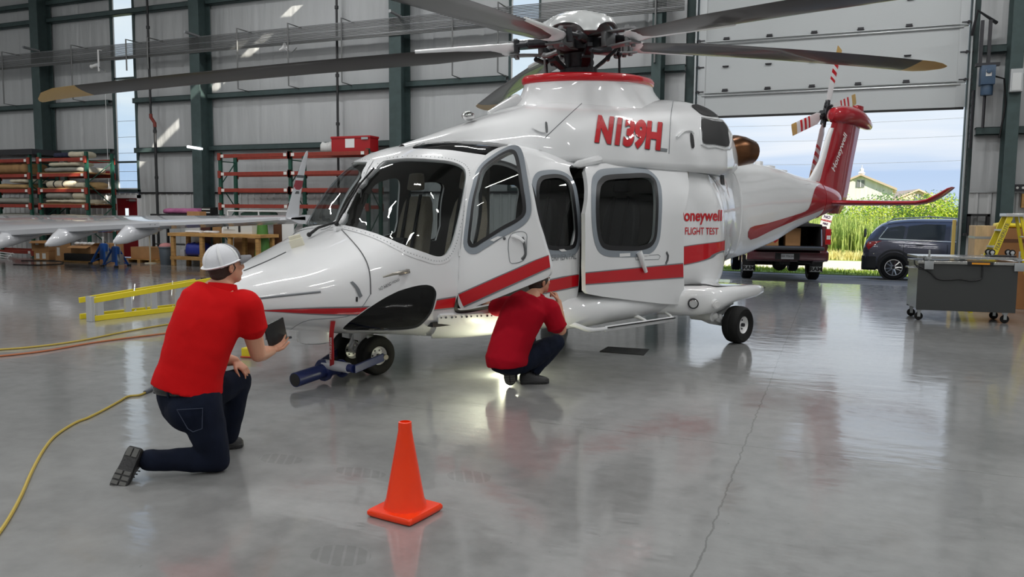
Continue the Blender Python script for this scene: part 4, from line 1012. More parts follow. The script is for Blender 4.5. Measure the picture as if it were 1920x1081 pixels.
def seat(x, p, hz, mback, name, wd=.24):
    mb = MB(); mb.loft([[H(x-.22, p-wd, hz), H(x-.22, p+wd, hz), H(x+.24, p+wd, hz+.02), H(x+.24, p-wd, hz+.02)], [H(x-.24, p-wd, hz+.12), H(x-.24, p+wd, hz+.12), H(x+.22, p+wd, hz+.1), H(x+.22, p-wd, hz+.1)]])
    s = mb.build(name, mback, heli, smooth=60, bev=.04, bseg=3)
    mb = MB(); mb.loft([[H(x+.16+t*.14, p-w, hz+.08+t*.80), H(x+.16+t*.14, p+w, hz+.08+t*.80), H(x+.28+t*.14, p+w, hz+.08+t*.80), H(x+.28+t*.14, p-w, hz+.08+t*.80)] for t, w in ((0, wd), (.35, wd), (.7, wd*.95), (.92, wd*.75), (1, wd*.55))]); mb.build('seat_back', mback, s, smooth=60, bev=.03, bseg=3)
    mb = MB(); mb.loft([[H(x+.27, p-.11, hz+.94), H(x+.27, p+.11, hz+.94), H(x+.36, p+.11, hz+.94), H(x+.36, p-.11, hz+.94)], [H(x+.29, p-.09, hz+1.12), H(x+.29, p+.09, hz+1.12), H(x+.37, p+.09, hz+1.12), H(x+.37, p-.09, hz+1.12)]]); mb.build('headrest', M_cockpit if name == 'cabin_seat' else mback, s, smooth=60, bev=.03, bseg=2)
    mb = MB()
    for q in (-.1, .1): mb.loft([[H(x+.30, p+q-.022, hz+.90), H(x+.30, p+q+.022, hz+.90), H(x+.31, p+q+.022, hz+.9), H(x+.31, p+q-.022, hz+.9)], [H(x+.145, p+q-.022, hz+.2), H(x+.145, p+q+.022, hz+.2), H(x+.15, p+q+.022, hz+.2), H(x+.15, p+q-.022, hz+.2)]])
    mb.build('harness', M_belt, s, smooth=0)
    mb = MB(); mb.box(x-.15, x+.2, -p-.16, -p+.16, .54, hz); mb.build('seat_base', M_cockpit, s, smooth=0)
for p in (.42, -.42): seat(.62, p, .78, M_seat, 'pilot_seat')
for p in (.62, 0, -.62): seat(2.75, p, .80, mat('charcoal_leather', (.03, .03, .032), .5) if p == .62 else bpy.data.materials['charcoal_leather'], 'cabin_seat')

# lines and small parts on the nose
px_line(HULL, [(641, 431), (676, 471), (692, 506), (695, 551)], M_line, 'panel_line', heli, .005, .002)
px_line(HULL, [(457, 508), (500, 490), (536, 473)], M_line, 'nose_trim_line', heli, .006, .002)
px_line(HULL, [(476, 560), (540, 553), (601, 546.5)], M_linelt, 'nose_trim_line', heli, .009, .001)
px_line(HULL, [(695, 551), (660, 590), (578, 600), (545, 617)], M_linelt, 'panel_line', heli, .003, .001)
patch('nose_latch', M_linelt, [HULL.pix(*q) for q in ((656, 529), (661, 527), (679.5, 554), (674, 558))], off=.008, d=.03)
patch('nose_vent', M_cockpit, [HULL.pix(*q) for q in ((667, 556), (670.5, 556), (670.5, 565), (667, 565))], off=.006, d=.03)
M_probe = mat('steel_probe', (.30, .28, .25), .3, .9)
a = hp_(HULL, 759, 509, .0); mb = MB(); mb.tube([hp_(HULL, 762, 508, .01), hp_(HULL, 757, 509, .06), hp_(HULL, 748, 510, .08), hp_(HULL, 730, 514, .08), hp_(HULL, 713, 519.5, .08)], [.02, .018, .014, .012, .006], 8); mb.build('pitot_probe', M_probe, heli)
patch('probe_plate', M_probe, [HULL.pix(*q) for q in ((746, 508), (767, 503.5), (769, 511), (748, 516))], off=.006, d=.05)
text_on(HULL, S, 'NO HAND HOLD', [(711, 543.5), (749, 528), (747.6, 523.5), (709.5, 539)], M_line, 'marking_letters', heli)
text_on(HULL, S, 'EXPERIMENTAL', [(1017, 495), (1080, 490.5), (1081, 481), (1018, 485)], M_linelt, 'marking_letters', heli)
text_on(HULL, S, 'Honeywell', [(1268, 422), (1352, 420.5), (1353.5, 393.5), (1269, 392)], M_hred, 'marking_letters', heli, bold=.025, off=.006)
text_on(HULL, S, 'FLIGHT TEST', [(1284, 440), (1346, 440), (1346.5, 427), (1284, 426)], M_hred, 'marking_letters', heli, bold=.01, off=.006)
text_on(HULL, S, 'NO HAND HOLD', [(1010, 283), (1040, 286), (1040, 282.5), (1010, 279)], M_line, 'marking_letters', heli)
# chin pod (searchlight housing), belly fairing, probes under the nose
def drum(x, p, z0, z1, r, s):
    mb = MB(); mb.M = Matrix.Translation(H(x, p*s, 0)); mb.lathe([(0, z0), (r*.75, z0), (r*.95, z0+.015), (r, z0+.05), (r, z1-.02), (r*.85, z1), (0, z1+.01)], 28); return mb.build('searchlight_pod', M_paint, heli, smooth=45)
drum(-.66, .26, .37, .52, .15, 1)
mb = MB(); mb.tube([H(-1.02, .1, .455), H(-1.02, .1, .42), H(-.97, .1, .40), H(-.92, .1, .42), H(-.86, .1, .41), H(-.80, .12, .415)], .011, 6); mb.build('antenna_bracket', M_linelt, heli)
BL = hullpoly([(824, 588), (860, 587), (945, 583), (1010, 578), (1060, 575), (1062, 600), (1010, 622), (930, 630), (850, 632), (808, 631), (815, 615), (820, 600)], 2)
patch('belly_panel', M_paint, BL, off=.022, d=.08, thick=.024)
mb = MB()
for x, y in [(826+i*9.5+random.uniform(-2, 2), 592-i*.35) for i in range(22)]:
    q = HULL.pix(x, y); P = S(*q)+HULL.N(*q)*.023; mb.ball(H(P.x, P.y, P.z), random.choice((.008, .011)), 8, 5)
stuff(mb.build('fastener', M_line, heli))
patch('drain_port', M_linelt, [HULL.pix(*q) for q in ((1024, 564), (1034, 562), (1035, 570), (1026, 571))], off=.012, d=.04)
# wipers
def wiper(pts, px0):
    mb = MB(); P = [hp_(HULL, x, y, o) for x, y, o in pts]; mb.tube(P, [.015, .013, .011]+[.009]*(len(P)-3), 8)
    mb.ball(P[0], .022, 8, 6); mb.tube([hp_(HULL, px0[0]-3, px0[1]+3, .05), hp_(HULL, px0[0]+4, px0[1]-18, .035), hp_(HULL, px0[0]+12, px0[1]-14, .03), hp_(HULL, px0[0]+13, px0[1]+2, .03)], .006, 6); return mb.build('wiper', M_black, heli)
wiper([(633, 425, .03), (629, 412, .04), (650, 383, .03), (675, 350, .025), (702, 318, .02)], (668, 372))
wiper([(560, 421, .03), (580, 400, .05), (610, 380, .03), (635, 362, .025), (662, 335, .02)], (625, 358))
mb = MB(); mb.cbox(hp_(HULL, 634, 432, .02), (.06, .05, .04)); mb.build('wiper_motor_cap', M_paint, heli, bev=.01)
# cockpit door furniture
def dp(px, py, off=0.0):
    q = HULL.pix(px, py, DMI); p = DM @ (S(*q)+HULL.N(*q)*off); return H(p.x, p.y, p.z)
def dpatch(name, m, px, off, parent=None, n=1): return patch(name, m, [HULL.pix(x, y, DMI) for x, y in (smooth_px(px, n) if n > 1 else px)], off=off, d=.04, T=DM, parent=parent or cdoor)
mb = MB(); mb.tube([dp(964, 449, .01), dp(970, 450, .03), dp(980, 455, .035), dp(987, 460, .03)], [.022, .02, .018, .014], 8); mb.build('door_handle', M_paint, cdoor)
px_line(HULL, [(978, 482), (984, 474), (985, 466), (983, 458)], M_line, 'arrow_mark', cdoor, .012, .002, inv=DMI, T=DM, n=3)
dpatch('arrow_mark', M_line, [(979, 455), (983, 450), (986, 458)], .006)
px_line(HULL, [(955, 455), (962, 441), (978, 438), (989, 446), (988, 465), (980, 486), (960, 491), (954, 480), (955, 455)], M_linelt, 'handle_recess_edge', cdoor, .003, .001, inv=DMI, T=DM, n=3)
dpatch('placard', M_white, [(920, 453), (942, 441), (944, 447), (922, 461)], .008); mb = MB(); mb.ball(dp(947, 452, .004), .013, 10, 6); mb.build('lock_barrel', M_line, cdoor)
for x, y in ((867, 474),):
    patch('door_hinge', M_paint, [HULL.pix(x+a, y+b) for a, b in ((-8, -6), (6, -7), (6, 5), (-8, 6))], off=.012, d=.04)
px_line(HULL, [(1014, 487), (1022, 500), (1022, 500.5)], M_line, 'door_stay', heli, .01, .02)
# sliding door furniture
def sp(px, py, off=0.0): x, z = sl_xz(px, py); p = FS(x, z)+NS_(x, z)*off; return H(p.x, p.y, p.z)
def spatch(name, m, px, off): return patch(name, m, [sl_xz(*q) for q in px], off=off, d=.05, F=FS, N=NS_, sv=1, parent=sdoor)
mb = MB(); mb.tube([sp(1195, 472, .02), sp(1197, 480, .035), sp(1201, 494, .03), sp(1207, 509, .03)], [.035, .03, .025, .02], 10); mb.build('door_handle', M_paint, sdoor)
mb = MB(); mb.tube([sp(1249, 472, .003), sp(1252, 479, .003), sp(1251, 487, .003), sp(1248, 494, .003)], [.012, .014, .014, .012], 6); mb.build('arrow_mark', M_line, sdoor)
spatch('placard', M_white, [(1161, 475), (1181, 474), (1181, 480), (1161, 481)], .006); spatch('placard', M_white, [(1205, 476), (1216, 476), (1216, 479), (1205, 479)], .006)
px_pts = [(1190, 480), (1234, 477), (1238, 480), (1235, 486), (1192, 487), (1190, 480)]
mb = MB(); mb.tube([sp(*q, .001) for q in px_pts], .003, 5); mb.build('handle_recess_edge', M_linelt, sdoor)
patch('placard', M_white, [HULL.pix(*q) for q in ((1046, 472), (1061, 470.5), (1061, 476), (1046, 478))], off=.012, d=.04)
# antennas along the boom, aft vents
mb = MB()
for x, z, a, h in ((6.9, 2.27, .12, .05), (7.25, 2.27, .05, .07), (7.6, 2.24, .09, .05), (8.0, 2.2, .1, .04)): mb.box(x-a, x+a, -.05, .05, z-.02, z+h)
stuff(mb.build('spine_antenna', M_paint, heli, smooth=40, bev=.015))
patch('aft_vent', M_cockpit, [HULL.pix(*q) for q in ((1350, 328), (1357, 329), (1358, 347), (1352, 345))], off=.008, d=.04)
px_line(HULL, [(1284, 319), (1320, 326), (1357, 331)], M_linelt, 'panel_line', heli, .004, .001)
mb = MB(); mb.ball(H(6.1, .0, 2.5), (.12, .05, .07), 10, 6); mb.build('antenna_dome', M_paint, heli)

# ================================================================== red streamer and tow bar at the nose gear
def at_h(x, p, z): return HO+_ht*x+_hp*p+V(0, 0, z)
M_tow = mat('navy_tow_bar', rgb(30, 42, 92), .4)
tb = thing('tow_bar', 'navy blue tow bar hooked onto the nose wheel axle', 'tow bar', (0, 0, 0))
hA = gp(553, 712, .085); hB = gp(606, 694, .11); hC = gp(640, 690, .13)
mb = MB(); mb.tube([hA, hB], .062, 20); mb.tube([hB, hC], .05, 14); mb.build('handle_tube', M_tow, tb)
mb = MB(); d_ = (hB-hA).normalized(); mb.tube([hA-d_*.002, hA+d_*.03], .055, 20); mb.build('tube_bore', M_cockpit, tb)
mb = MB(); mb.tube([hB-d_*.01, hB+d_*.02], .095, 14); mb.tube([hC-d_*.01, hC+d_*.01], .08, 14); mb.build('flange', M_tow, tb, smooth=30)
nA = at_h(-.01, .335, .182); fA = at_h(-.01, -.335, .182); nC = gp(664, 691, .16); fC = gp(599, 681, .16)
mb = MB(); mb.loft([[p+V(0, 0, .035), p+V(0, 0, -.035), p+q+V(0, 0, -.035), p+q+V(0, 0, .035)] for p, q in ((nC, V(.03, -.03, 0)), (nA, V(.03, -.03, 0)))]); mb.build('side_arm', M_tow, tb, smooth=0, bev=.008)
mb = MB(); mb.loft([[p+V(0, 0, .035), p+V(0, 0, -.035), p+q+V(0, 0, -.035), p+q+V(0, 0, .035)] for p, q in ((fC, V(.03, -.03, 0)), (fA, V(.03, -.03, 0)))]); mb.build('side_arm', M_tow, tb, smooth=0, bev=.008)
mb = MB(); mb.tube([nC, fC], .036, 12); mb.build('cross_bar', M_tow, tb)
mb = MB(); mb.tube([nC.lerp(fC, .15), nC.lerp(fC, .85)], .045, 14); mb.build('padding_wrap', mat('clear_plastic_wrap', (.5, .51, .55), .3), tb)
mb = MB(); mb.tube([nA+V(.02, -.02, 0)*-1, nA+_hp*.05], .024, 14); mb.build('axle_pin', mat('brass_pin', (.45, .43, .36), .35, .8), tb)
M_stream = mat('red_streamer', rgb(190, 40, 45), .7)
top = hp_(HULL, 624, 600, .01); topw = HO+Matrix.Rotation(HTH, 3, 'Z') @ top; low = gp(622, 690, .14)
mb = MB(); sx = _rt*.017
pts = [topw, topw.lerp(low, .3)+V(.0, -.02, 0), topw.lerp(low, .65)+V(.01, -.02, 0), low]
mb.loft([[p-sx, p+sx, p+sx+V(0, .006, 0), p-sx+V(0, .006, 0)] for p in catmull(pts, 5)])
st = mb.build('warning_streamer', M_stream, None, smooth=60); tag(st, 'red REMOVE BEFORE FLIGHT streamer hanging from the helicopter nose', 'streamer')
mid = topw.lerp(low, .55)+V(.005, -.03, 0); dn = (low-topw).normalized()
mb = MB(); add_text(mb, 'REMOVE BEFORE FLIGHT', .026, frame_m(mid-_fw*.012, dn, _rt), extrude=.0005); mb.build('lettering', M_white, st, smooth=0)
pad = thing('foam_pad', 'cream foam pad stuck on the helicopter nose below the windshield', 'foam pad', (0, 0, 0))
RZ3 = Matrix.Rotation(HTH, 3, 'Z')
def hw(px, py, off): return HO+RZ3 @ hp_(HULL, px, py, off)
M_cream = mat('cream_foam', rgb(232, 228, 208), .8)
for k, (quad, off, th) in enumerate((([(537, 434), (560, 427), (566, 446), (542, 455)], .02, .05), ([(534, 428), (556, 424), (562, 436), (540, 444)], .07, .03))):
    mb = MB(); b_ = [hw(x, y, off-.03) for x, y in quad]; t_ = [hw(x, y, off+th) for x, y in quad]; mb.loft([b_, t_]); mb.build('foam_layer', M_cream, pad, smooth=0, bev=.006)
# ================================================================== people
M_skin = mat('skin', rgb(205, 150, 122), .5, bump=.05, bscale=120)
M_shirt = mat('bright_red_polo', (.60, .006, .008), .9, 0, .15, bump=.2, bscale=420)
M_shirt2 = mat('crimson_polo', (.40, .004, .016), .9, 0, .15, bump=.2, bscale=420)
M_jean = mat('dark_denim', rgb(18, 25, 42), .9, 0, .2, bump=.3, bscale=500, var=.15, vscale=9)
M_shoe = mat('black_shoe', (.012, .012, .013), .5, bump=.2, bscale=60)
M_sole = mat('grey_rubber_sole', (.10, .10, .095), .7)
M_hair = mat('dark_brown_hair', (.04, .026, .019), .6, bump=.5, bscale=160)
M_leather = mat('black_leather', (.01, .01, .01), .4)
M_capw = mat('white_cap_mesh', (.80, .81, .85), .8, bump=.3, bscale=330)
M_capseam = mat('white_cap_cloth', (.80, .81, .83), .8)
M_capg = mat('grey_cap_cloth', rgb(112, 112, 116), .8)
TEX = bpy.data.textures.new('folds', 'CLOUDS'); TEX.noise_scale = .14; TEX.noise_depth = 2
def blob(name, mb, m, parent, voxel=.01, smooth=8, disp=0.0, fac=.5):
    """fuse overlapping solids into one continuous skin"""
    o = bpy.data.objects.new('tmp', mb.mesh('tmp', m, 0)); COL.objects.link(o)
    r = o.modifiers.new('r', 'REMESH'); r.mode = 'VOXEL'; r.voxel_size = voxel
    s = o.modifiers.new('s', 'SMOOTH'); s.factor = fac; s.iterations = smooth
    if disp:
        d = o.modifiers.new('d', 'DISPLACE'); d.texture = TEX; d.strength = disp; d.mid_level = .5; d.texture_coords = 'GLOBAL'
        s2 = o.modifiers.new('s2', 'SMOOTH'); s2.factor = .5; s2.iterations = 3
    me = bpy.data.meshes.new_from_object(o.evaluated_get(bpy.context.evaluated_depsgraph_get())); me.name = name
    old = o.data; bpy.data.objects.remove(o); bpy.data.meshes.remove(old)
    me.materials.clear(); me.materials.append(m); me.shade_smooth()
    return obj(name, me, parent)
class Fig:
    """joint placement: pixel plus distance behind a reference plane facing the camera"""
    def __init__(s, px, py):
        s.P0 = gp(px, py); s.A = V(s.P0.x, s.P0.y, 0).normalized(); s.Rr = V(s.A.y, -s.A.x, 0)
    def J(s, px, py, a=0.0):
        d = ray(px, py); t = (s.P0+s.A*a-CAM).dot(s.A)/d.dot(s.A); return CAM+d*t
    def head(s, phi): return s.A*math.cos(R(phi))+s.Rr*math.sin(R(phi))        # heading: 0 away from the camera, 90 image right
def ringo(c, lat, dep, w, d, n=20, sq=2.3):
    return [c+lat*(w*math.copysign(abs(math.cos(2*PI*k/n))**(2/sq), math.cos(2*PI*k/n)))+dep*(d*math.copysign(abs(math.sin(2*PI*k/n))**(2/sq), math.sin(2*PI*k/n))) for k in range(n)]
def torso(mb, secs, head, inf=0.0):
    """secs: (centre, half width, half depth); head: facing direction"""
    rs = []
    for i, (c, w, d) in enumerate(secs):
        ax = (secs[min(i+1, len(secs)-1)][0]-secs[max(i-1, 0)][0]).normalized(); lat = head.cross(V(0, 0, 1)).normalized(); dep = ax.cross(lat).normalized(); lat = dep.cross(ax).normalized()
        rs.append(ringo(c, lat, dep, w+inf, d+inf))
    mb.loft(rs)
def limb(mb, pts, rad, n=14):
    mb.tube(pts, list(rad), n)
    for p, r in zip(pts, rad): mb.ball(p, r*.99, 12, 8)
def hand(mb, W, d, nrm, side, curl=(30, 35, 25), spread=8, s=1.0, thumb=.6):
    """W wrist, d towards the knuckles, nrm the way the palm faces, side +-1: where the thumb sits"""
    d = d.normalized(); nrm = (nrm-d*nrm.dot(d)).normalized(); t = d.cross(nrm)*side
    rs = []
    for q, w, h in ((-.02, .026, .02), (.0, .028, .019), (.03, .038, .017), (.06, .043, .015), (.085, .042, .013), (.093, .038, .009)): rs.append(ringo(W+d*q*s, t, nrm, w*s, h*s, 14))
    mb.loft(rs)
    for k, (off, L, r) in enumerate(((.031, .070, .0088), (.0105, .078, .0092), (-.0105, .073, .0088), (-.030, .058, .0078))):
        b = W+(d*.083+t*off)*s; ang = 0; p = b; pts = [b-d*.01]; rr = [r*s]; dd = (d+t*math.tan(R(spread))*(off/.03)).normalized()
        for j, (f, c) in enumerate(zip((.45, .30, .25), curl)):
            ang += R(c+(2*k if j == 0 else 0)); v = dd*math.cos(ang)+nrm*math.sin(ang); p = p+v*L*f*s; pts.append(p); rr.append(r*s*(1-.1*j))
        mb.tube(pts, rr, 8)
        for p_, r_ in zip(pts[1:], rr[1:]): mb.ball(p_, r_, 8, 6)
    b = W+(d*.022+t*.028)*s; v1 = (d*.62+t*.68+nrm*.35*thumb).normalized(); v2 = (d*.85+t*.25+nrm*.5*thumb).normalized(); pts = [b, b+v1*.042*s, b+v1*.042*s+v2*.032*s, b+v1*.042*s+v2*.054*s]
    mb.tube(pts, [.015*s, .012*s, .0105*s, .009*s], 8)
    for p_ in pts[1:]: mb.ball(p_, .0105*s, 8, 6)
def head_parts(mb, M, s=1.0):
    """skull, jaw and features in a head frame: x forward, y to the figure's left, z up"""
    o = mb.M; mb.M = M @ Matrix.Scale(s, 4)
    mb.ball((-.008, 0, .025), (.098, .076, .098), 18, 14); mb.ball((.02, 0, -.035), (.072, .064, .075), 16, 12); mb.ball((.058, 0, -.082), (.030, .032, .024), 12, 8)
    mb.ball((.06, 0, .035), (.034, .058, .02), 12, 8); mb.tube([(.085, 0, .025), (.108, 0, -.012), (.112, 0, -.024), (.092, 0, -.032)], [.009, .012, .014, .012], 10)
    mb.ball((.094, .012, -.026), .010, 8, 6); mb.ball((.094, -.012, -.026), .010, 8, 6)
    mb.ball((.089, 0, -.052), (.012, .024, .007), 10, 6); mb.ball((.087, 0, -.063), (.012, .021, .008), 10, 6)
    for y in (1, -1):
        mb.ball((.055, .042*y, -.015), (.028, .022, .02), 10, 8)
        e = [(-.012, .074*y, -.025), (-.006, .083*y, -.005), (-.016, .09*y, .016), (-.030, .092*y, .012), (-.034, .088*y, -.008), (-.022, .08*y, -.03)]; mb.tube(e, .0075, 7, closed=True); mb.ball((-.02, .078*y, -.006), (.014, .008, .018), 8, 6)
    mb.M = o
def eyes(parent, M, s=1.0):
    for y in (1, -1):
        mb = MB(); mb.M = M @ Matrix.Scale(s, 4); mb.ball((.080, .032*y, .006), .0125, 12, 8); e = mb.build('eye', M_capseam, parent)
        mb = MB(); mb.M = M @ Matrix.Scale(s, 4); mb.ball((.0895, .033*y, .006), .0055, 8, 6); mb.build('iris', M_hair, e)
        mb = MB(); mb.M = M @ Matrix.Scale(s, 4); mb.tube([(.090, .016*y, .024), (.090, .034*y, .030), (.078, .052*y, .025)], .004, 6); mb.build('eyebrow', M_hair, parent)
def shoe(name, parent, heel, toe, up, w=.048, sole_th=.022):
    """heel and toe are points on the underside; up = away from the sole"""
    d = (toe-heel); L = d.length; d = d/L; up = (up-d*up.dot(d)).normalized(); lat = d.cross(up)
    prof = [(-.015, .62, .055), (.03, .78, .085), (.16, .85, .095), (.30, .82, .10), (.45, .86, .075), (.62, .98, .06), (.80, .96, .05), (.93, .78, .04), (1.02, .35, .024)]
    mb = MB(); rs = []
    for f, ww, h in prof:
        c = heel+d*L*f; rs.append([c+lat*(w*ww*math.cos(a))*(1 if math.sin(a) < .2 else .86)+up*(sole_th*.6+(h*max(0, math.sin(a))**.8 if math.sin(a) > 0 else 0)) for a in [2*PI*k/16 for k in range(16)]])
    mb.loft(rs); o = mb.build(name, M_shoe, parent, smooth=60)
    mb = MB(); rs = []
    for f, ww, h in prof:
        c = heel+d*L*f; rs.append([c+lat*w*ww*1.06+up*.0, c+lat*w*ww*1.06+up*sole_th, c-lat*w*ww*1.06+up*sole_th, c-lat*w*ww*1.06])
    mb.loft(rs); so = mb.build('sole', M_shoe, o, smooth=30, bev=.004)
    mb = MB()
    for f0, f1, ww in ((.02, .2, .7), (.50, .58, .9), (.61, .69, .95), (.72, .80, .9), (.83, .93, .75)):
        for sd in ((-1, -.1), (.1, 1)):
            q = [heel+d*L*f+lat*w*ww*x-up*z for z in (0, .006) for f, x in ((f0, sd[0]), (f0, sd[1]), (f1, sd[1]), (f1, sd[0]))]; mb.loft([q[:4], q[4:]])
    mb.build('tread_groove', M_sole, so, smooth=0, bev=.003)
    mb = MB(); c = heel+d*L*.5+up*.075
    for i in range(4): p = heel+d*L*(.40+.075*i)+up*(.112-.013*i); mb.tube([p-lat*w*.5-up*.012, p+up*.002, p+lat*w*.5-up*.012], .004, 6)
    mb.build('lace', M_leather, o); return o

# ------------------------------------------------------------------ kneeling man with cap
F = Fig(405, 880); J = F.J; A_, Rr_ = F.A, F.Rr; UP = V(0, 0, 1)
manA = thing('person', 'person in red polo and white mesh cap kneeling on one knee holding a tablet', 'person', (0, 0, 0))
hd = F.head(25)
secs = [(J(357, 752, .05), .165, .125), (J(354, 720, .04), .168, .125), (J(358, 690, .03), .168, .122), (J(372, 645, .03), .176, .125), (J(391, 598, .04), .184, .125), (J(404, 563, .06), .190, .105), (J(413, 541, .07), .13, .075), (J(419, 527, .08), .065, .06)]
Hc = J(423, 499, .09); fw_ = (F.head(57)+UP*.14).normalized(); lf_ = UP.cross(fw_).normalized(); HM = frame_m(Hc, fw_, lf_)
lat = hd.cross(UP).normalized()
shR = J(460, 573, -.01); elR = J(484, 664, .06); wrR = J(509, 657, .26)
shL = J(357, 572, .17); elL = J(408, 672, .36); wrL = J(440, 676, .36)
hipR = J(373, 752, -.02); knR = J(408, 862, -.04); anR = J(268, 862, .0)
hipL = J(350, 752, .14); knL = J(448, 712, .36); anL = J(428, 815, .40)
mb = MB(); torso(mb, [(c, w*k_, d*k_) for (c, w, d), k_ in zip(secs, (.9, .9, .9, .9, .86, .76, .76, .95))], hd)
mb.tube([J(417, 532, .08), Hc+HM.to_3x3() @ V(-.012, 0, -.05)], [.062, .055], 14); head_parts(mb, HM)
limb(mb, [shR, shR.lerp(elR, .55), elR], (.058, .056, .046)); limb(mb, [elR, elR.lerp(wrR, .35), wrR], (.045, .046, .030))
limb(mb, [shL, elL], (.062, .046)); limb(mb, [elL, elL.lerp(wrL, .4), wrL], (.045, .045, .030))
limb(mb, [hipR, knR], (.085, .055)); limb(mb, [knR, anR], (.052, .036)); limb(mb, [hipL, knL], (.085, .055)); limb(mb, [knL, anL], (.052, .036))
tabc = J(520, 628, .27)
hand(mb, wrR, (J(531, 634, .35)-wrR).normalized(), (F.Rr*-.35-A_*.8+UP*.3), 1, (12, 18, 14), 7, .92, .9)
hand(mb, wrL, (J(462, 694, .33)-wrL).normalized(), (UP*-.8+A_*.25-Rr_*.3), -1, (16, 26, 20), 10, .95)
blob('body', mb, M_skin, manA, .0055, 5)
eyes(manA, HM)
# shirt
mb = MB(); torso(mb, [(J(351, 729, .04), .184, .146)]+[(c, w, d) for c, w, d in secs[2:7]], hd, .012)
limb(mb, [shR.lerp(J(440, 570, .03), .3), shR, J(472, 612, .03)], (.098, .096, .086)); mb.tube([shR, J(472, 612, .03), J(474.5, 621, .03)], [.09, .089, .091], 18)
limb(mb, [shL.lerp(J(380, 566, .12), .4), shL, shL.lerp(elL, .5)], (.085, .08, .078))
sh = blob('polo_shirt', mb, M_shirt, manA, .009, 10, .018)
mb = MB(); nc = J(416, 538, .08); nx = (Hc-nc).normalized(); l0 = F.head(40).cross(UP).normalized(); d0 = nx.cross(l0).normalized()
mb.loft([ringo(nc+nx*z, l0, d0, r, r*1.05, 24, 2) for z, r in ((-.045, .098), (-.02, .092), (.012, .080), (.020, .078), (.018, .072), (-.01, .070), (-.04, .075))], False, False); mb.build('collar', M_shirt, sh, smooth=60)
# jeans
mb = MB(); torso(mb, [(J(352, 718, .04), .180, .140), (J(355, 738, .05), .180, .140), (J(361, 765, .05), .165, .130), (J(366, 785, .05), .13, .11)], hd)
mb.ball(J(352, 770, -.02), (.12, .12, .12), 14, 10)
limb(mb, [hipR, hipR.lerp(knR, .4), hipR.lerp(knR, .8), knR], (.128, .112, .088, .074)); limb(mb, [knR, knR.lerp(anR, .3), knR.lerp(anR, .7), anR.lerp(knR, .08)], (.074, .072, .064, .062))
limb(mb, [hipL, hipL.lerp(knL, .5), knL], (.122, .105, .078)); limb(mb, [knL, knL.lerp(anL, .4), anL], (.078, .074, .062))
je = blob('jeans', mb, M_jean, manA, .009, 8, .022)
mb = MB(); mb.tube([p for p in ringo(J(353, 727, .04), lat, hd, .176, .136, 28)], (.008, .019), 8, closed=True); mb.build('belt', M_leather, manA, smooth=60)
mb = MB()
for a in (200, 255, 300, 340): p = J(353, 727, .04)+lat*(.181*math.cos(R(a)))+hd*(.141*math.sin(R(a))); mb.cbox(p, (.012, .012, .05))
mb.build('belt_loop', M_jean, je, smooth=0)
mb = MB(); pk = [J(332, 765, -.12), J(380, 762, -.125), J(379, 800, -.12), J(362, 806, -.125), J(352, 800, -.125)]
mb.tube([p-A_*.035 for p in pk], .003, 5, closed=True); mb.build('pocket_seam', mat('denim_stitch', (.03, .04, .07), .8), je)
shoe('shoe', manA, J(253, 838, -.03), J(213, 927, -.13), (Rr_*.55+A_*.8+UP*.25).normalized(), .05)
shoe('shoe', manA, gp(413, 842)+UP*.004, gp(455, 836)+UP*.004, UP, .047)
# hair and cap
mb = MB(); mb.M = HM; mb.ball((-.020, 0, .016), (.094, .079, .088), 18, 14); mb.ball((-.050, 0, -.034), (.050, .060, .046), 14, 10)
hr = blob('hair', mb, M_hair, manA, .006, 4)
def cap_pt(th, ph, k=1.0):     # th round, ph up from the rim
    return V(-.006+.112*k*math.cos(ph)*math.cos(th), .090*k*math.cos(ph)*math.sin(th), .040+.098*k*math.sin(ph)-.02*math.cos(th)*0)
def cap_panel(name, t0, t1, m, par, k=1.0, n=8):
    mb = MB(); mb.M = HM @ Matrix.Rotation(R(-9), 4, 'Y') @ Matrix.Translation((-.006, 0, 0)); rs = []
    for i in range(9):
        ph = R(-12)+(PI/2+R(12))*i/8*.995; rs.append([cap_pt(t0+(t1-t0)*j/n, ph, k) for j in range(n+1)])
    mb.loft(rs, False, False, False); o = mb.build(name, m, par, smooth=70); md = o.modifiers.new('s', 'SOLIDIFY'); md.thickness = .004; return o
cap = cap_panel('cap', R(62), R(298), M_capw, manA, n=24)
cap_panel('front_panel', R(-62), R(62), M_capg, cap, n=14)
for a in (62, 121, 180, 239, 298): cap_panel('seam_tape', R(a-5), R(a+5), M_capseam, cap, 1.02, 3)
mb = MB(); mb.M = HM @ Matrix.Rotation(R(-9), 4, 'Y') @ Matrix.Translation((-.006, 0, 0)); mb.tube([cap_pt(R(62+236*i/24), R(-6), 1.02) for i in range(25)], (.014, .004), 8); mb.build('cap_band', M_capseam, cap)
mb = MB(); mb.M = HM @ Matrix.Rotation(R(-9), 4, 'Y') @ Matrix.Translation((-.006, 0, 0)); rs = []
for i in range(13):
    th = R(-62+124*i/12); q = math.cos(R(-62+124*i/12)*1.35); b = cap_pt(th, R(-10)); e = b+V(.078*max(0, q)**.6, 0, -.012-.012*abs(math.sin(th))); m_ = b.lerp(e, .5)+V(0, 0, .006)
    rs.append([b, m_, e, e-V(0, 0, .004), m_-V(0, 0, .004), b-V(0, 0, .004)])
mb.loft(rs); mb.build('cap_brim', M_capg, cap, smooth=50)
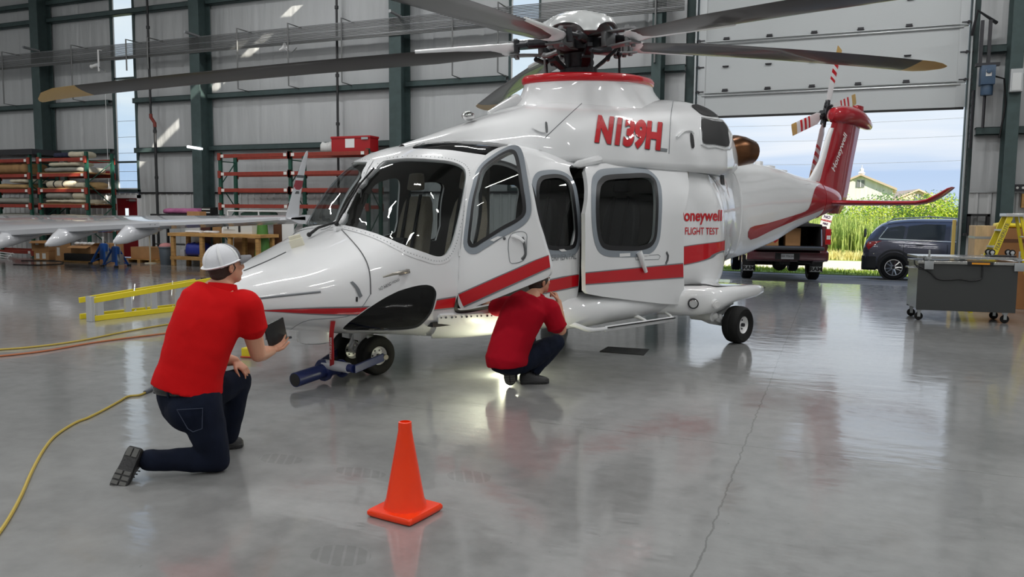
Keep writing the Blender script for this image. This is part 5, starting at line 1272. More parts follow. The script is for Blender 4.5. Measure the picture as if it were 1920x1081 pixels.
# tablet in the right hand
tab = thing('tablet', 'black tablet held in the kneeling person\'s raised hand', 'tablet', (0, 0, 0))
q = [J(494, 612, .20), J(530, 594, .34), J(539, 637, .36), J(505, 650, .25)]; nn = (q[1]-q[0]).cross(q[3]-q[0]).normalized()
mb = MB(); mb.loft([[p+nn*.005 for p in q], [p-nn*.005 for p in q]]); mb.build('tablet_case', mat('black_tablet', (.008, .008, .009), .35), tab, smooth=30, bev=.004)
mb = MB(); c_ = sum(q, V(0, 0, 0))/4; s_ = 1 if nn.dot(CAM-c_) < 0 else -1; mb.loft([[c_+(p-c_)*.9+nn*.0055*s_ for p in q], [c_+(p-c_)*.9+nn*.0065*s_ for p in q]]); mb.build('screen', mat('tablet_screen', (.02, .02, .025), .08), tab, smooth=0)

# ------------------------------------------------------------------ crouching person under the open door
F = Fig(985, 722); J = F.J; A_, Rr_ = F.A, F.Rr
manB = thing('person', 'person in crimson polo and jeans crouching beneath the open cockpit door', 'person', (0, 0, 0))
hd = F.head(35)
secs = [(J(957, 676, -.02), .165, .14), (J(954, 655, -.02), .170, .14), (J(962, 630, .0), .178, .135), (J(976, 597, .03), .19, .135), (J(990, 572, .05), .195, .115), (J(1000, 557, .07), .13, .085), (J(1006, 549, .09), .062, .06)]
lat = hd.cross(UP).normalized()
Hc = J(1011, 528, .15); fw_ = (F.head(50)+UP*.10).normalized(); lf_ = UP.cross(fw_).normalized(); HM = frame_m(Hc, fw_, lf_)
shR = J(1030, 580, .02); elR = J(1053, 619, .06); wrR = J(1047, 566, .16)
shL = J(948, 572, .20); elL = J(922, 579, .34); wrL = J(905, 562, .42)
hipR = J(978, 676, .02); knR = J(1043, 642, .32); anR = J(992, 703, .14)
hipL = J(945, 672, .06); knL = J(990, 640, .42); anL = J(957, 694, -.02)
mb = MB(); torso(mb, [(c, w*k_, d*k_) for (c, w, d), k_ in zip(secs, (.88, .88, .88, .84, .74, .72, .95))], hd)
mb.tube([J(1004, 551, .09), Hc+HM.to_3x3() @ V(-.012, 0, -.05)], [.06, .054], 14); head_parts(mb, HM)
limb(mb, [shR, shR.lerp(elR, .6), elR], (.056, .052, .044)); limb(mb, [elR, elR.lerp(wrR, .35), wrR], (.043, .044, .029))
limb(mb, [shL, elL], (.06, .044)); limb(mb, [elL, elL.lerp(wrL, .4), wrL], (.043, .043, .029))
limb(mb, [hipR, knR], (.085, .055)); limb(mb, [knR, anR], (.05, .034)); limb(mb, [hipL, knL], (.085, .055)); limb(mb, [knL, anL], (.05, .034))
hand(mb, wrR, (J(1042, 549, .19)-wrR).normalized(), (-Rr_*.9+A_*.2), 1, (55, 60, 40), 6, .95, .9)
hand(mb, wrL, (J(897, 552, .44)-wrL).normalized(), (A_*.8+UP*.2), -1, (20, 25, 20), 6, .95)
blob('body', mb, M_skin, manB, .0055, 5); eyes(manB, HM)
mb = MB(); torso(mb, [(J(951, 686, -.03), .168, .142), (J(950, 672, -.03), .182, .152)]+[(c, w, d) for c, w, d in secs[1:6]], hd, .012)
limb(mb, [J(1010, 573, .04), shR, J(1043, 607, .045)], (.095, .094, .088)); mb.tube([shR, J(1043, 607, .045), J(1046, 615, .05)], [.09, .09, .094], 18)
limb(mb, [J(965, 573, .15), shL, shL.lerp(elL, .6)], (.092, .086, .082))
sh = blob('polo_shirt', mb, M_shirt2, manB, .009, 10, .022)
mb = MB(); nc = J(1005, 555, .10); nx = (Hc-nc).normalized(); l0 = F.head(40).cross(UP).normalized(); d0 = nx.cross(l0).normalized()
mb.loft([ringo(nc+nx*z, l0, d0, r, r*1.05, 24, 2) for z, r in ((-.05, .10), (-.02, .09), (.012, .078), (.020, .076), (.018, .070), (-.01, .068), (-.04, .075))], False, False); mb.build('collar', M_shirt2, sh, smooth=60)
mb = MB(); torso(mb, [(J(951, 668, -.02), .168, .135), (J(953, 680, -.02), .172, .14), (J(958, 686, .02), .13, .10)], hd)
limb(mb, [hipR, hipR.lerp(knR, .5), knR], (.118, .104, .076)); limb(mb, [knR, knR.lerp(anR, .4), anR], (.078, .076, .062)); limb(mb, [hipL, hipL.lerp(knL, .5), knL], (.118, .104, .076)); limb(mb, [knL, knL.lerp(anL, .4), anL], (.078, .074, .06))
blob('jeans', mb, M_jean, manB, .009, 8, .022)
shoe('shoe', manB, gp(975, 719)+UP*.004, gp(1028, 718)+UP*.004, UP, .046)
shoe('shoe', manB, J(953, 684, -.16), gp(957, 724)+UP*.012, (A_*.9-Rr_*.05+UP*.3), .050)
mb = MB(); mb.M = HM; mb.ball((-.014, 0, .03), (.102, .083, .098), 18, 14); mb.ball((-.045, 0, -.03), (.060, .066, .06), 14, 10); blob('hair', mb, M_hair, manB, .006, 4, .01)
# flashlight left shining on the floor beside the crouching person
fl = thing('flashlight', 'small lit work light standing on the floor beyond the crouching person', 'work light', gp(966, 712))
mb = MB(); mb.cyl((0, 0, 0), (0, 0, .10), .02, 14); mb.cyl((0, 0, .10), (0, 0, .135), .022, 14, .032); mb.build('light_body', M_darkmetal, fl, smooth=40)
mb = MB(); mb.cyl((0, 0, .134), (0, 0, .140), .029, 14); mb.build('lens', mat('lit_lens', (1, 1, .9), .3, emit=(1, 1, .78), estr=30), fl)
lamp('POINT', 'work_light_glow', gp(948, 703)+V(0, 0, .09), 13, (1, 1, .72), shadow_soft_size=.03)
# ================================================================== pallet racks and what lies on them
M_tag = mat('white_tag', (.75, .75, .72), .6)
M_canvas = mat('cream_canvas', rgb(196, 188, 166), .9, bump=.5, bscale=14, var=.08, vscale=5)
M_canvas2 = mat('grey_canvas', rgb(140, 140, 132), .9, bump=.5, bscale=14, var=.1, vscale=5)
M_tan = mat('tan_cloth', rgb(176, 146, 100), .9, bump=.4, bscale=14, var=.1)
M_navycloth = mat('navy_cloth', rgb(38, 42, 64), .9, bump=.4, bscale=14)
M_board = mat('brown_board', rgb(150, 116, 76), .8, var=.15, vscale=4)
def rack(name, label, x0, x1, y0, y1, ztop, levels, xmid=(), group=None):
    """x0..x1 along the wall; front y0, rear y1"""
    t = thing(name, label, 'rack', (0, 0, 0), 0, group); hp = .045
    posts = [x0]+list(xmid)+[x1]
    for x in posts:
        for y in (y0, y1):
            mb = MB(); mb.box(x-hp, x+hp, y-hp*.8, y+hp*.8, 0, ztop); mb.box(x-.08, x+.08, y-.07, y+.07, 0, .012); mb.build('upright', M_rackgreen, t, smooth=0)
        mb = MB(); zs = [.25+i*(ztop-.5)/4 for i in range(5)]
        for i in range(4): mb.tube([(x, y0 if i % 2 else y1, zs[i]), (x, y1 if i % 2 else y0, zs[i+1])], .016, 6)
        for z in (zs[0], zs[-1]): mb.tube([(x, y0, z), (x, y1, z)], .016, 6)
        mb.build('brace', M_rackgreen, t, smooth=30)
    for a, b in zip(posts[:-1], posts[1:]):
        for z in levels:
            for y in (y0-.045, y1+.045):
                mb = MB(); mb.box(a+hp, b-hp, y-.022, y+.022, z-.10, z); mb.box(a+hp-.09, a+hp, y-.03, y+.03, z-.16, z+.04); mb.box(b-hp, b-hp+.09, y-.03, y+.03, z-.16, z+.04)
                bm_ = mb.build('beam', M_orangebeam, t, smooth=0, bev=.004, bseg=1)
                if y < y0:
                    MB().box(a+hp+.03, a+hp+.13, y-.026, y-.022, z-.09, z-.01).build('tag', M_tag, bm_, smooth=0); MB().box(b-hp-.13, b-hp-.03, y-.026, y-.022, z-.09, z-.01).build('tag', M_tag, bm_, smooth=0)
    return t
def fx(px, py, Y): return wp(px, py, Y)
YR0, YR1 = 17.1, 18.0
ax1 = fx(58, 350, YR0).x; bx0 = fx(76, 350, YR0).x; bx1 = fx(164, 350, YR0).x
LV = [fx(120, y, YR0).z for y in (296, 325, 354, 383)]
rack('pallet_rack', 'orange and green pallet rack crammed with rolled cloth beside the red door', bx0, bx1, YR0, YR1, fx(164, 284, YR0).z, LV+[.9, .22])
rack('pallet_rack', 'orange and green pallet rack topped with dark sheets beyond the steel column', ax1-2.7, ax1, YR0, YR1, fx(56, 290, YR0).z, LV+[.9, .22])
YC0, YC1 = 17.55, 18.15
cx0 = fx(414, 340, YC0).x; cx1 = fx(545, 340, YC0).x; cx2 = cx1+(cx1-cx0)*1.02
LC = [fx(480, y, YC0).z for y in (288, 322, 353, 383)]
rack('pallet_rack', 'empty two bay orange and green rack behind the helicopter nose', cx0, cx2, YC0, YC1, fx(545, 282, YC0).z, LC, [cx1])

def lumpy(name, label, cat, x0, x1, y0, y1, z0, z1, m, seed=0, group=None, strap=False, roll=False, sag=.3):
    """a soft bundle: rolled or folded cloth"""
    rnd = random.Random(seed); mb = MB(); rings = []; n = 16; L = x1-x0; zc = (z0+z1)/2; hz = (z1-z0)/2; yc = (y0+y1)/2; hy = (y1-y0)/2; e = 2 if roll else 1.2
    k = 12
    for i in range(k+1):
        f = i/k; s = (1 if 0 < i < k else .82)*(1+rnd.uniform(-.07, .07)*(0 if roll else 1)); ring = []
        for j in range(n):
            a = 2*PI*j/n; c, q = math.cos(a), math.sin(a)
            ring.append((x0+L*f, yc+hy*s*math.copysign(abs(c)**(2/ (2 if roll else 3.2)), c)*(1+rnd.uniform(-.04, .04)), zc+hz*math.copysign(abs(q)**(2/(2 if roll else 3)), q)*(s if q > 0 else 1)*(1+(rnd.uniform(-.12, .12) if q > 0 and not roll else 0))))
        rings.append(ring)
    mb.loft(rings); o = mb.build(name, m, None, smooth=80); tag(o, label, cat, group)
    if strap:
        for f in (.3, .62):
            mb = MB(); mb.loft([[(x0+L*f+d, yc+(hy+.012)*math.cos(2*PI*j/16), zc+(hz+.012)*math.sin(2*PI*j/16)) for j in range(16)] for d in (-.02, .02)]); mb.build('strap', M_belt, o)
    return o
def onr(px0, px1, lvl, h, m, label, name='folded_cloth', cat='cloth', seed=0, roll=False, strap=False, y0=YR0-.05, y1=YR1, dz=0):
    x0, x1 = fx(px0, 350, YR0).x, fx(px1, 350, YR0).x; z = lvl+.005+dz
    return lumpy(name, label, cat, x0, x1, y0, y1, z, z+h, m, seed, None, strap, roll)
tp = MB()
o = MB().box(bx0+.05, bx1-.05, YR0-.03, YR1+.03, LV[1]+.002, LV[1]+.03).build('plywood_shelf', M_board, None, smooth=0); tag(o, 'plywood deck on the second level of the crammed rack', 'shelf')
o = MB().box(bx0+.05, bx1-.05, YR0-.03, YR1+.03, LV[2]+.002, LV[2]+.03).build('plywood_shelf', M_board, None, smooth=0); tag(o, 'plywood deck on the third level of the crammed rack', 'shelf')
o = MB().box(bx0+.05, bx1-.05, YR0-.03, YR1+.03, LV[3]+.002, LV[3]+.03).build('plywood_shelf', M_board, None, smooth=0); tag(o, 'plywood deck on the lowest level of the crammed rack', 'shelf')
onr(103, 130, LV[0], .16, M_navycloth, 'dark navy bundle lying on top of the crammed rack', 'cloth_bundle', 'bundle', 1, y1=YR0+.5)
onr(132, 158, LV[0], .18, M_canvas, 'cream canvas bundle on top of the crammed rack', 'canvas_bundle', 'bundle', 2, y1=YR0+.5)
onr(82, 157, LV[1], .17, M_canvas2, 'wide grey cloth folded flat on the second level', 'folded_cloth', 'cloth', 3, dz=.03)
onr(92, 148, LV[1], .13, M_canvas, 'pale folded sheet on top of the grey cloth', 'folded_sheet', 'cloth', 4, dz=.21, y1=YR0+.6)
onr(88, 140, LV[2], .22, M_canvas, 'cream canvas roll tied with two black straps', 'canvas_roll', 'roll', 5, True, True, y1=YR0+.22, dz=.03)
onr(128, 158, LV[2], .18, M_tan, 'tan cloth heaped behind the strapped canvas roll', 'cloth_heap', 'cloth', 6, y0=YR0+.24, dz=.03)
onr(142, 158, LV[2], .15, M_canvas, 'short cream bundle beside the strapped canvas roll', 'cloth_bundle', 'bundle', 7, y1=YR0+.22, dz=.03)
onr(86, 132, LV[3], .20, M_canvas2, 'grey roll on the lowest visible shelf', 'cloth_roll', 'roll', 8, True, y1=YR0+.22, dz=.16)
onr(82, 157, LV[3], .12, M_canvas, 'long cream sheet under the grey roll', 'folded_sheet', 'cloth', 9, dz=.03)
onr(136, 158, LV[3], .20, M_canvas, 'cream roll lying beside the grey roll', 'canvas_roll', 'roll', 10, True, y1=YR0+.22, dz=.16)
onr(84, 157, 1.15, .20, M_canvas, 'sunlit cream canvas just above the aircraft wing', 'canvas_bundle', 'bundle', 11, y0=YR0-.02)
for i, (a, b, l, h, m, lab) in enumerate(((-14, 50, LV[1]-.0, .36, M_board, 'stack of brown boards on the rack beyond the column'), (-14, 48, LV[2], .17, M_tan, 'tan bundle on the rack beyond the column'), (24, 52, LV[2], .13, M_canvas, 'cream sheet spilling over the beam of the rack beyond the column'), (-14, 52, LV[3], .20, M_canvas2, 'grey folded cloth on the low level beyond the column'), (-10, 50, 1.16, .22, M_canvas2, 'dull roll on the lowest beam beyond the column'))):
    x0, x1 = fx(a, 350, YR0).x, fx(b, 350, YR0).x; y0 = YR0-.04 if i != 2 else YR0-.12
    lumpy('cloth_stack' if i else 'board_stack', lab, 'stack' if not i else 'cloth', x0, x1, y0, YR1-.1 if i != 1 else YR0+.7, l+.005+(.18 if i == 2 else 0), l+h+(.18 if i == 2 else 0), m, 20+i, None, False, i == 4)
o = MB().box(ax1-2.8, ax1+.25, YR0-.1, YR1, fx(56, 290, YR0).z+.003, fx(40, 281, YR0).z+.02).build('dark_sheet', M_darkmetal, None, smooth=0); tag(o, 'stack of dark sheets on top of the rack beyond the column', 'sheet')
# red chest and plastic bag on the empty rack
z = LC[0]; x0, x1 = fx(617, 270, YC0).x, fx(690, 270, YC0).x
ch = thing('storage_chest', 'dark red chest with a white paper on its front, on top of the empty rack', 'chest', ((x0+x1)/2, 17.85, z+.004)); w_ = (x1-x0)/2
mb = MB().box(-w_, w_, -.2, .2, 0, .34); mb.build('chest_body', M_red, ch, smooth=0, bev=.01); mb = MB().box(-w_-.015, w_+.015, -.215, .215, .34, .40); mb.build('lid', M_red, ch, smooth=0, bev=.01)
mb = MB().box(-.16, .12, -.206, -.202, .10, .33); mb.build('paper_label', M_white, ch, smooth=0); mb = MB().box(w_-.25, w_-.05, -.23, -.215, .3, .36); mb.build('latch', M_galv, ch, smooth=0)
o = lumpy('plastic_bag', 'clear plastic bag slumped beside the red chest', 'bag', x0-.42, x0-.03, 17.7, 18.05, z+.005, z+.28, mat('milky_plastic', (.62, .63, .62), .25), 31)

# ================================================================== aircraft wing
M_wing = mat('white_wing_paint', (.62, .63, .66), .22, 0, .5, coat=.8); M_wingl = mat('light_grey_wing', (.50, .51, .54), .4)
wg = thing('aircraft_wing', 'long grey white aircraft wing with upturned winglet and flap fairings', 'aircraft wing', (0, 0, 0))
YT, YL0, YL1 = 13.6, 15.6, 14.35
LEY = [400.5, 401.5, 402.5, 403, 402.5, 403]
te = [fx(-260, 446, YT), fx(0, 434, YT), fx(150, 426, YT), fx(300, 419, YT), fx(450, 413.5, YT), fx(545, 410, YT)]
def wsec(i, f):
    P = te[i]; y1 = YL0+(YL1-YL0)*i/5; zl = wp((-260, 0, 150, 300, 450, 545)[i], LEY[i], y1).z; zt = zl-.03
    return [V(P.x, YT, P.z-.02), V(P.x, YT+.05, P.z+.03), V(P.x, YT+(y1-YT)*.35, P.z+.03+(zl-P.z)*.42), V(P.x, YT+(y1-YT)*.7, P.z+.03+(zl-P.z)*.76), V(P.x, y1, zl), V(P.x, YT+(y1-YT)*.75, zt-.16-.06*(5-i)/5), V(P.x, YT+(y1-YT)*.35, P.z-.10-.04*(5-i)/5)]
mb = MB(); mb.loft([wsec(i, 0) for i in range(6)]); mb.build('wing_panel', M_wing, wg, smooth=50)
fl_ = MB(); fl_.loft([[te[i]+V(0, -.03, .02), te[i]+V(0, .30, -.03), te[i]+V(0, .30, -.09-.07*(3-i)/3), te[i]+V(0, -.01, -.07-.05*(3-i)/3)] for i in (0, 1, 2, 3)]); fl_.build('flap', M_wingl, wg, smooth=30)
al = MB(); al.loft([[te[i]+V(0, -.03, .015), te[i]+V(0, .26, -.02), te[i]+V(0, .26, -.07), te[i]+V(0, -.02, -.05)] for i in (3, 4)]+[[te[5]+V(-.3, -.03, .015), te[5]+V(-.3, .2, -.01), te[5]+V(-.3, .2, -.04), te[5]+V(-.3, -.02, -.03)]]); al.build('aileron', M_wing, wg, smooth=30)
mb = MB()
for px in (281, 290): P = fx(px, 421, YT-.035); mb.tube([P, P+V(.10, .5, .09)], .008, 5)
mb.build('panel_gap', M_line, wg)
for px, py, h, w_ in ((14, 435, .40, .22), (120, 428, .42, .24), (246, 422, .42, .22)):
    P = fx(px, py, YT); mb = MB(); rs = []
    for d, zt, zb, ww in ((.9, -.06, -.12, .06), (.45, -.04, -h*.6, w_), (.1, -.03, -h*.85, w_), (-.15, .0, -h, w_*.7), (-.40, -h*.55, -h*1.02, w_*.3), (-.5, -h*.8, -h*.95, w_*.08)): rs.append([P+V(ww*math.cos(2*PI*k/16), d, (zt+zb)/2+(zt-zb)/2*math.sin(2*PI*k/16)) for k in range(16)])
    mb.loft(rs); mb.build('flap_fairing', M_wing, wg, smooth=60)
mb = MB(); b = fx(548, 408, YT+.2); t_ = fx(576, 283, YT+.35)
prof = [(0, .45), (.08, .42), (.25, .34), (.55, .26), (.85, .17), (.97, .10), (1, .03)]
rs = []
for f, c in prof:
    P = b.lerp(t_, f); P.x = b.x+(t_.x-b.x)*f**1.35; rs.append([P+V(.022*(1-f*.6)*math.sin(q)*1.0, c*.5*math.cos(q)*1.0, 0) for q in [2*PI*k/14 for k in range(14)]])
mb.loft(rs); wl = mb.build('winglet', M_wing, wg, smooth=50)
def wl_band(f0, f1, m, nm):
    mb = MB(); rs = []
    for f in (f0, f1):
        c = lerp_tab([(a, b_) for a, b_ in prof], f)[0]; P = b.lerp(t_, f); P.x = b.x+(t_.x-b.x)*f**1.35; rs.append([P+V(.026*(1-f*.6)*math.sin(q), (c*.5+.004)*math.cos(q), 0) for q in [2*PI*k/14 for k in range(14)]])
    mb.loft(rs); mb.build(nm, m, wl, smooth=50)
wl_band(.36, .40, M_line, 'band'); wl_band(.42, .56, mat('dull_red', rgb(150, 60, 70), .5), 'band'); wl_band(.60, .64, M_line, 'band')
mb = MB(); mb.loft([[te[5]+V(0, .0, -.01), te[5]+V(0, .02, .02), te[5]+V(0, .5, .05), te[5]+V(0, .5, -.03)], [b+V(-.02, -.2, -.02), b+V(-.02, -.2, .0), b+V(0, .25, .0), b+V(0, .25, -.02)]]); mb.build('wing_tip', M_wing, wg, smooth=40)

# ================================================================== floor items below the wing
def carton(name, label, P, w, d, h, rz=0, m=M_card, flaps=True, labels=(), tape=True):
    t = thing(name, label, 'box', P, rz); mb = MB().box(-w/2, w/2, -d/2, d/2, 0, h); mb.build('box_body', m, t, smooth=0, bev=.006, bseg=1)
    if flaps:
        mb = MB(); mb.loft([[(-w/2, -d/2, h), (w/2, -d/2, h), (w/2, -d/2+.005, h), (-w/2, -d/2+.005, h)], [(-w/2+.02, -d/2-.14, h-.06), (w/2-.02, -d/2-.14, h-.06), (w/2-.02, -d/2-.135, h-.055), (-w/2+.02, -d/2-.135, h-.055)]]); mb.build('flap', m, t, smooth=0)
        mb = MB(); mb.loft([[(w/2, -d/2, h), (w/2, d/2, h), (w/2-.005, d/2, h), (w/2-.005, -d/2, h)], [(w/2+.13, -d/2+.02, h+.08), (w/2+.13, d/2-.02, h+.08), (w/2+.125, d/2-.02, h+.085), (w/2+.125, -d/2+.02, h+.085)]]); mb.build('flap', m, t, smooth=0)
    for (x, z, a, b_) in labels: mb = MB().box(x-a/2, x+a/2, -d/2-.004, -d/2, z-b_/2, z+b_/2); mb.build('label', M_tag, t, smooth=0)
    if tape and not flaps: mb = MB().box(-.03, .03, -d/2-.003, d/2, h, h+.003); mb.build('tape', M_tan, t, smooth=0)
    return t
g = gw(72, 475, 16.4); s_ = 16.6/1480
carton('cardboard_box', 'closed brown carton with white labels on the floor under the open carton', g+V(0, .3, 0), .52, .5, .26, R(10), labels=((-.12, .12, .12, .16), (.1, .12, .12, .16)), flaps=False)
carton('cardboard_box', 'open brown carton stacked on the labelled carton', g+V(-.05, .3, .265), .56, .5, .30, R(14), labels=((-.1, .22, .1, .08), (.18, .2, .08, .14)))
carton('cardboard_box', 'tall leaning brown carton standing alone under the wing', gw(107, 477, 16.3)+V(0, .2, 0), .28, .3, .62, R(-8), labels=((.02, .28, .14, .24),), flaps=False)
P = gw(146, 478, 16.2)+V(0, .3, 0); o = MB().cbox((P.x, P.y, .15), (1.0, .7, .20)).build('black_pallet', M_black, None, smooth=0, bev=.01); tag(o, 'black plastic pallet under the opened carton by the rack', 'pallet')
o = MB().cbox((P.x, P.y, .025), (1.05, .75, .045)).build('wood_skid', M_wood, None, smooth=0); tag(o, 'thin wooden skid under the black pallet', 'skid')
t = carton('cardboard_box', 'wide opened carton with white packing on the black pallet', (P.x+.12, P.y, .255), .8, .6, .22)
carton('cardboard_box', 'upright brown carton at the end of the black pallet', (P.x+.80, P.y+.15, 0.0), .45, .45, .55, flaps=False)
rnd = random.Random(3)
for i in range(5):
    o = MB().ball((P.x-.22+i*.15, P.y-.12+.03*(i % 2), .53), (.09, .08, .05), 10, 7).build('packing_pillow', M_white, None); tag(o, 'white packing pillow on top of the wide opened carton', 'packing pillow', 'packing pillows in the opened carton')
# hydraulic jacks
def jack(P, label, k=1.0):
    t = thing('aircraft_jack', label, 'jack', P)
    mb = MB(); mb.tube([(0, 0, .12*k), (0, 0, .5*k), (0, 0, .52*k)], [.10*k, .09*k, .06*k], 14); mb.build('cylinder', M_blue, t, smooth=40)
    mb = MB(); mb.cyl((0, 0, .5*k), (0, 0, .66*k), .03*k, 12); mb.cyl((0, 0, .64*k), (0, 0, .68*k), .045*k, 12); mb.build('ram', M_chrome, t)
    for a in (80, 200, 320):
        c, s = math.cos(R(a)), math.sin(R(a)); mb = MB(); mb.tube([(.07*c*k, .07*s*k, .48*k), (.34*c*k, .34*s*k, .02)], .03*k, 4); mb.tube([(.09*c*k, .09*s*k, .16*k), (.31*c*k, .31*s*k, .05)], .015*k, 5); l = mb.build('leg', M_blue, t, smooth=0)
        mb = MB(); mb.cyl((.35*c*k, .35*s*k, 0), (.35*c*k, .35*s*k, .05), .05*k, 10); mb.build('foot', M_black, l)
    mb = MB(); mb.box(.11*k, .21*k, -.06*k, .06*k, .06*k, .32*k); mb.cyl((.16*k, 0, .32*k), (.16*k, 0, .5*k), .012, 6); mb.build('pump', M_galv, t, smooth=30, bev=.006)
    return t
jack(gw(195, 480, 16.0), 'blue tripod jack standing behind its twin under the wing', 1.12); jack(gw(217, 483, 15.4), 'blue tripod jack with pump nearest the red door', 1.05)
pal = gw(262, 482, 17.0)+V(0, .35, 0)
t = thing('wooden_pallet', 'small wooden pallet under the brown carton near the red door', 'pallet', pal)
for x in (-.45, 0, .45): mb = MB().box(x-.05, x+.05, -.4, .4, 0, .08); mb.build('runner', M_wood, t, smooth=0)
for y in (-.34, -.11, .12, .34): mb = MB().box(-.52, .52, y-.06, y+.06, .08, .10); mb.build('deck_board', M_wood, t, smooth=0)
carton('cardboard_box', 'wide brown carton on the small wooden pallet', pal+V(0, 0, .101), .80, .6, .34, flaps=False)
# drum shade, pink cloth, dark bench behind
P = fx(280, 431, 16.9); o = MB(); o.M = Matrix.Translation(P); o.cyl((0, 0, -P.z), (0, 0, .1), .018, 8); o.lathe([(0, -P.z), (.16, -P.z), (.15, -P.z+.02), (0, -P.z+.03)], 16); o.lathe([(.20, -.12), (.21, -.10), (.25, .10), (.24, .12)], 24, True); ob = o.build('drum_shade', M_canvas, None, smooth=40); tag(ob, 'pale drum shade on a thin stand near the wall under the wing', 'shade')
bt = thing('dark_table', 'dark steel table with black top against the wall below the sprinkler pipe', 'table', (0, 0, 0)); xa, xb = fx(284, 400, 17.6).x, fx(394, 400, 17.6).x; zt = fx(330, 401, 17.6).z
mb = MB().box(xa, xb, 17.55, 18.2, zt-.05, zt); mb.build('table_top', M_black, bt, smooth=0, bev=.006)
for x in (xa+.05, xb-.05):
    for y in (17.6, 18.15): mb = MB().box(x-.03, x+.03, y-.03, y+.03, 0, zt-.05); mb.build('leg', M_darkmetal, bt, smooth=0)
mb = MB().box(xa+.05, xb-.05, 17.6, 18.15, .5, .53); mb.build('shelf', M_darkmetal, bt, smooth=0)
o = lumpy('pink_blanket', 'crumpled pink moving blanket on the dark steel table', 'blanket', fx(303, 395, 17.6).x, fx(366, 395, 17.6).x, 17.6, 18.15, zt+.003, zt+.17, mat('pink_quilt', rgb(178, 104, 146), .9, bump=.8, bscale=12, var=.15, vscale=6), 41)
carton('tool_case', 'black and yellow tool case on the end of the dark steel table', (xb-.2, 17.8, zt+.004), .34, .3, .20, 0, M_black, False, ((0, .14, .3, .03), (0, .05, .3, .03)), False)
# trash can
P = gw(309, 496, 16.6)+V(-.1, .16, 0); t = thing('trash_can', 'grey plastic trash can with pink rag at the end of the workbench', 'trash can', P)
mb = MB(); mb.lathe([(0, 0), (.15, 0), (.155, .02), (.19, .46), (.21, .47), (.21, .50), (.19, .50), (.18, .46), (.14, .03), (0, .03)], 20); mb.build('bin_body', mat('grey_bin_plastic', rgb(104, 114, 124), .5), t, smooth=40)
mb = MB(); mb.lathe([(.05, .60), (.14, .575), (.17, .54), (.185, .50), (0, .50)], 14); mb.build('rag', mat('pink_rag', rgb(206, 142, 142), .9, bump=.6, bscale=10), t, smooth=80)
# workbench
wb0, wb1 = gw(326, 496, 16.5), None; YB = wb0.y; xa = fx(318, 440, YB).x; xb = fx(492, 440, YB).x; zt = fx(330, 436, YB).z
t = thing('workbench', 'rough lumber workbench with a lower shelf under the wing tip', 'workbench', (0, 0, 0))
mb = MB().box(xa, xb, YB-.08, YB+.66, zt-.09, zt); mb.build('bench_top', M_wood, t, smooth=0, bev=.006, bseg=1)
for px in (325, 379, 432, 484):
    x = fx(px, 460, YB).x
    for y in (YB, YB+.55): mb = MB().box(x-.055, x+.055, y-.045, y+.045, 0, zt-.09); mb.build('leg', M_wood, t, smooth=0, bev=.004, bseg=1)
mb = MB().box(xa+.05, fx(384, 460, YB).x, YB-.05, YB+.60, .17, .26); mb.build('lower_shelf', M_wood, t, smooth=0)
for i, (p0, p1) in enumerate(((345, 371), (380, 398))):
    o = lumpy('shop_rag', ('wide' if not i else 'small')+' white rag crumpled on the lumber workbench', 'rag', fx(p0, 432, YB).x, fx(p1, 432, YB).x, YB, YB+.3, zt+.003, zt+.07, M_white, 50+i)
P = V(fx(411.5, 432, YB).x, YB+.15, zt+.003); t = thing('spray_bottle', 'white spray bottle next to the white toolbox', 'bottle', P)
mb = MB(); mb.lathe([(0, 0), (.045, 0), (.048, .02), (.045, .13), (.018, .18), (.016, .20), (0, .20)], 14); mb.build('bottle_body', M_white, t, smooth=40); mb = MB().box(-.02, .05, -.015, .015, .20, .25); mb.build('trigger_head', M_tag, t, smooth=0, bev=.005)
xa2, xb2 = fx(416, 430, YB).x, fx(470, 430, YB).x; zc = zt+.003; h = fx(440, 417, YB).z-zt
t = thing('toolbox', 'white metal toolbox with a dark slot on the workbench', 'toolbox', ((xa2+xb2)/2, YB+.25, zc)); w_ = (xb2-xa2)/2
mb = MB().box(-w_, w_, -.2, .2, 0, h); mb.build('case', mat('cream_enamel', (.68, .68, .64), .4), t, smooth=0, bev=.008); mb = MB().box(-w_+.03, -w_+.40, -.215, -.2, h*.35, h*.95); mb.build('door', mat('cream_enamel_door', (.70, .70, .66), .4), t, smooth=0, bev=.005)
mb = MB().box(.03, .10, -.205, -.199, h*.15, h*.8); mb.build('slot', M_black, t, smooth=0); mb = MB().box(-w_+.17, -w_+.19, -.235, -.215, h*.42, h*.62); mb.build('handle', M_darkmetal, t, smooth=0)
o = lumpy('blue_tarp', 'bundled blue tarp on the lower shelf of the workbench', 'tarp', fx(343, 465, YB).x, fx(373, 465, YB).x, YB+.05, YB+.5, .262, .262+.36, mat('blue_tarp', rgb(38, 54, 150), .5, bump=.6, bscale=6), 61)
o = MB().cbox((fx(336, 470, YB).x, YB+.25, .262+.09), (.16, .3, .18)).build('grey_bin', M_wingl, None, smooth=0, bev=.01); tag(o, 'small grey bin beside the blue tarp on the lower shelf', 'bin')
o = MB(); o.M = Matrix.Translation((fx(377, 474, YB).x-.12, YB+.28, .262)); o.lathe([(0, 0), (.18, 0), (.22, .12), (.21, .12), (.17, .015), (0, .015)], 24); ob = o.build('metal_pan', M_galv, None, smooth=40); tag(ob, 'round grey pan on the lower shelf of the workbench', 'pan')
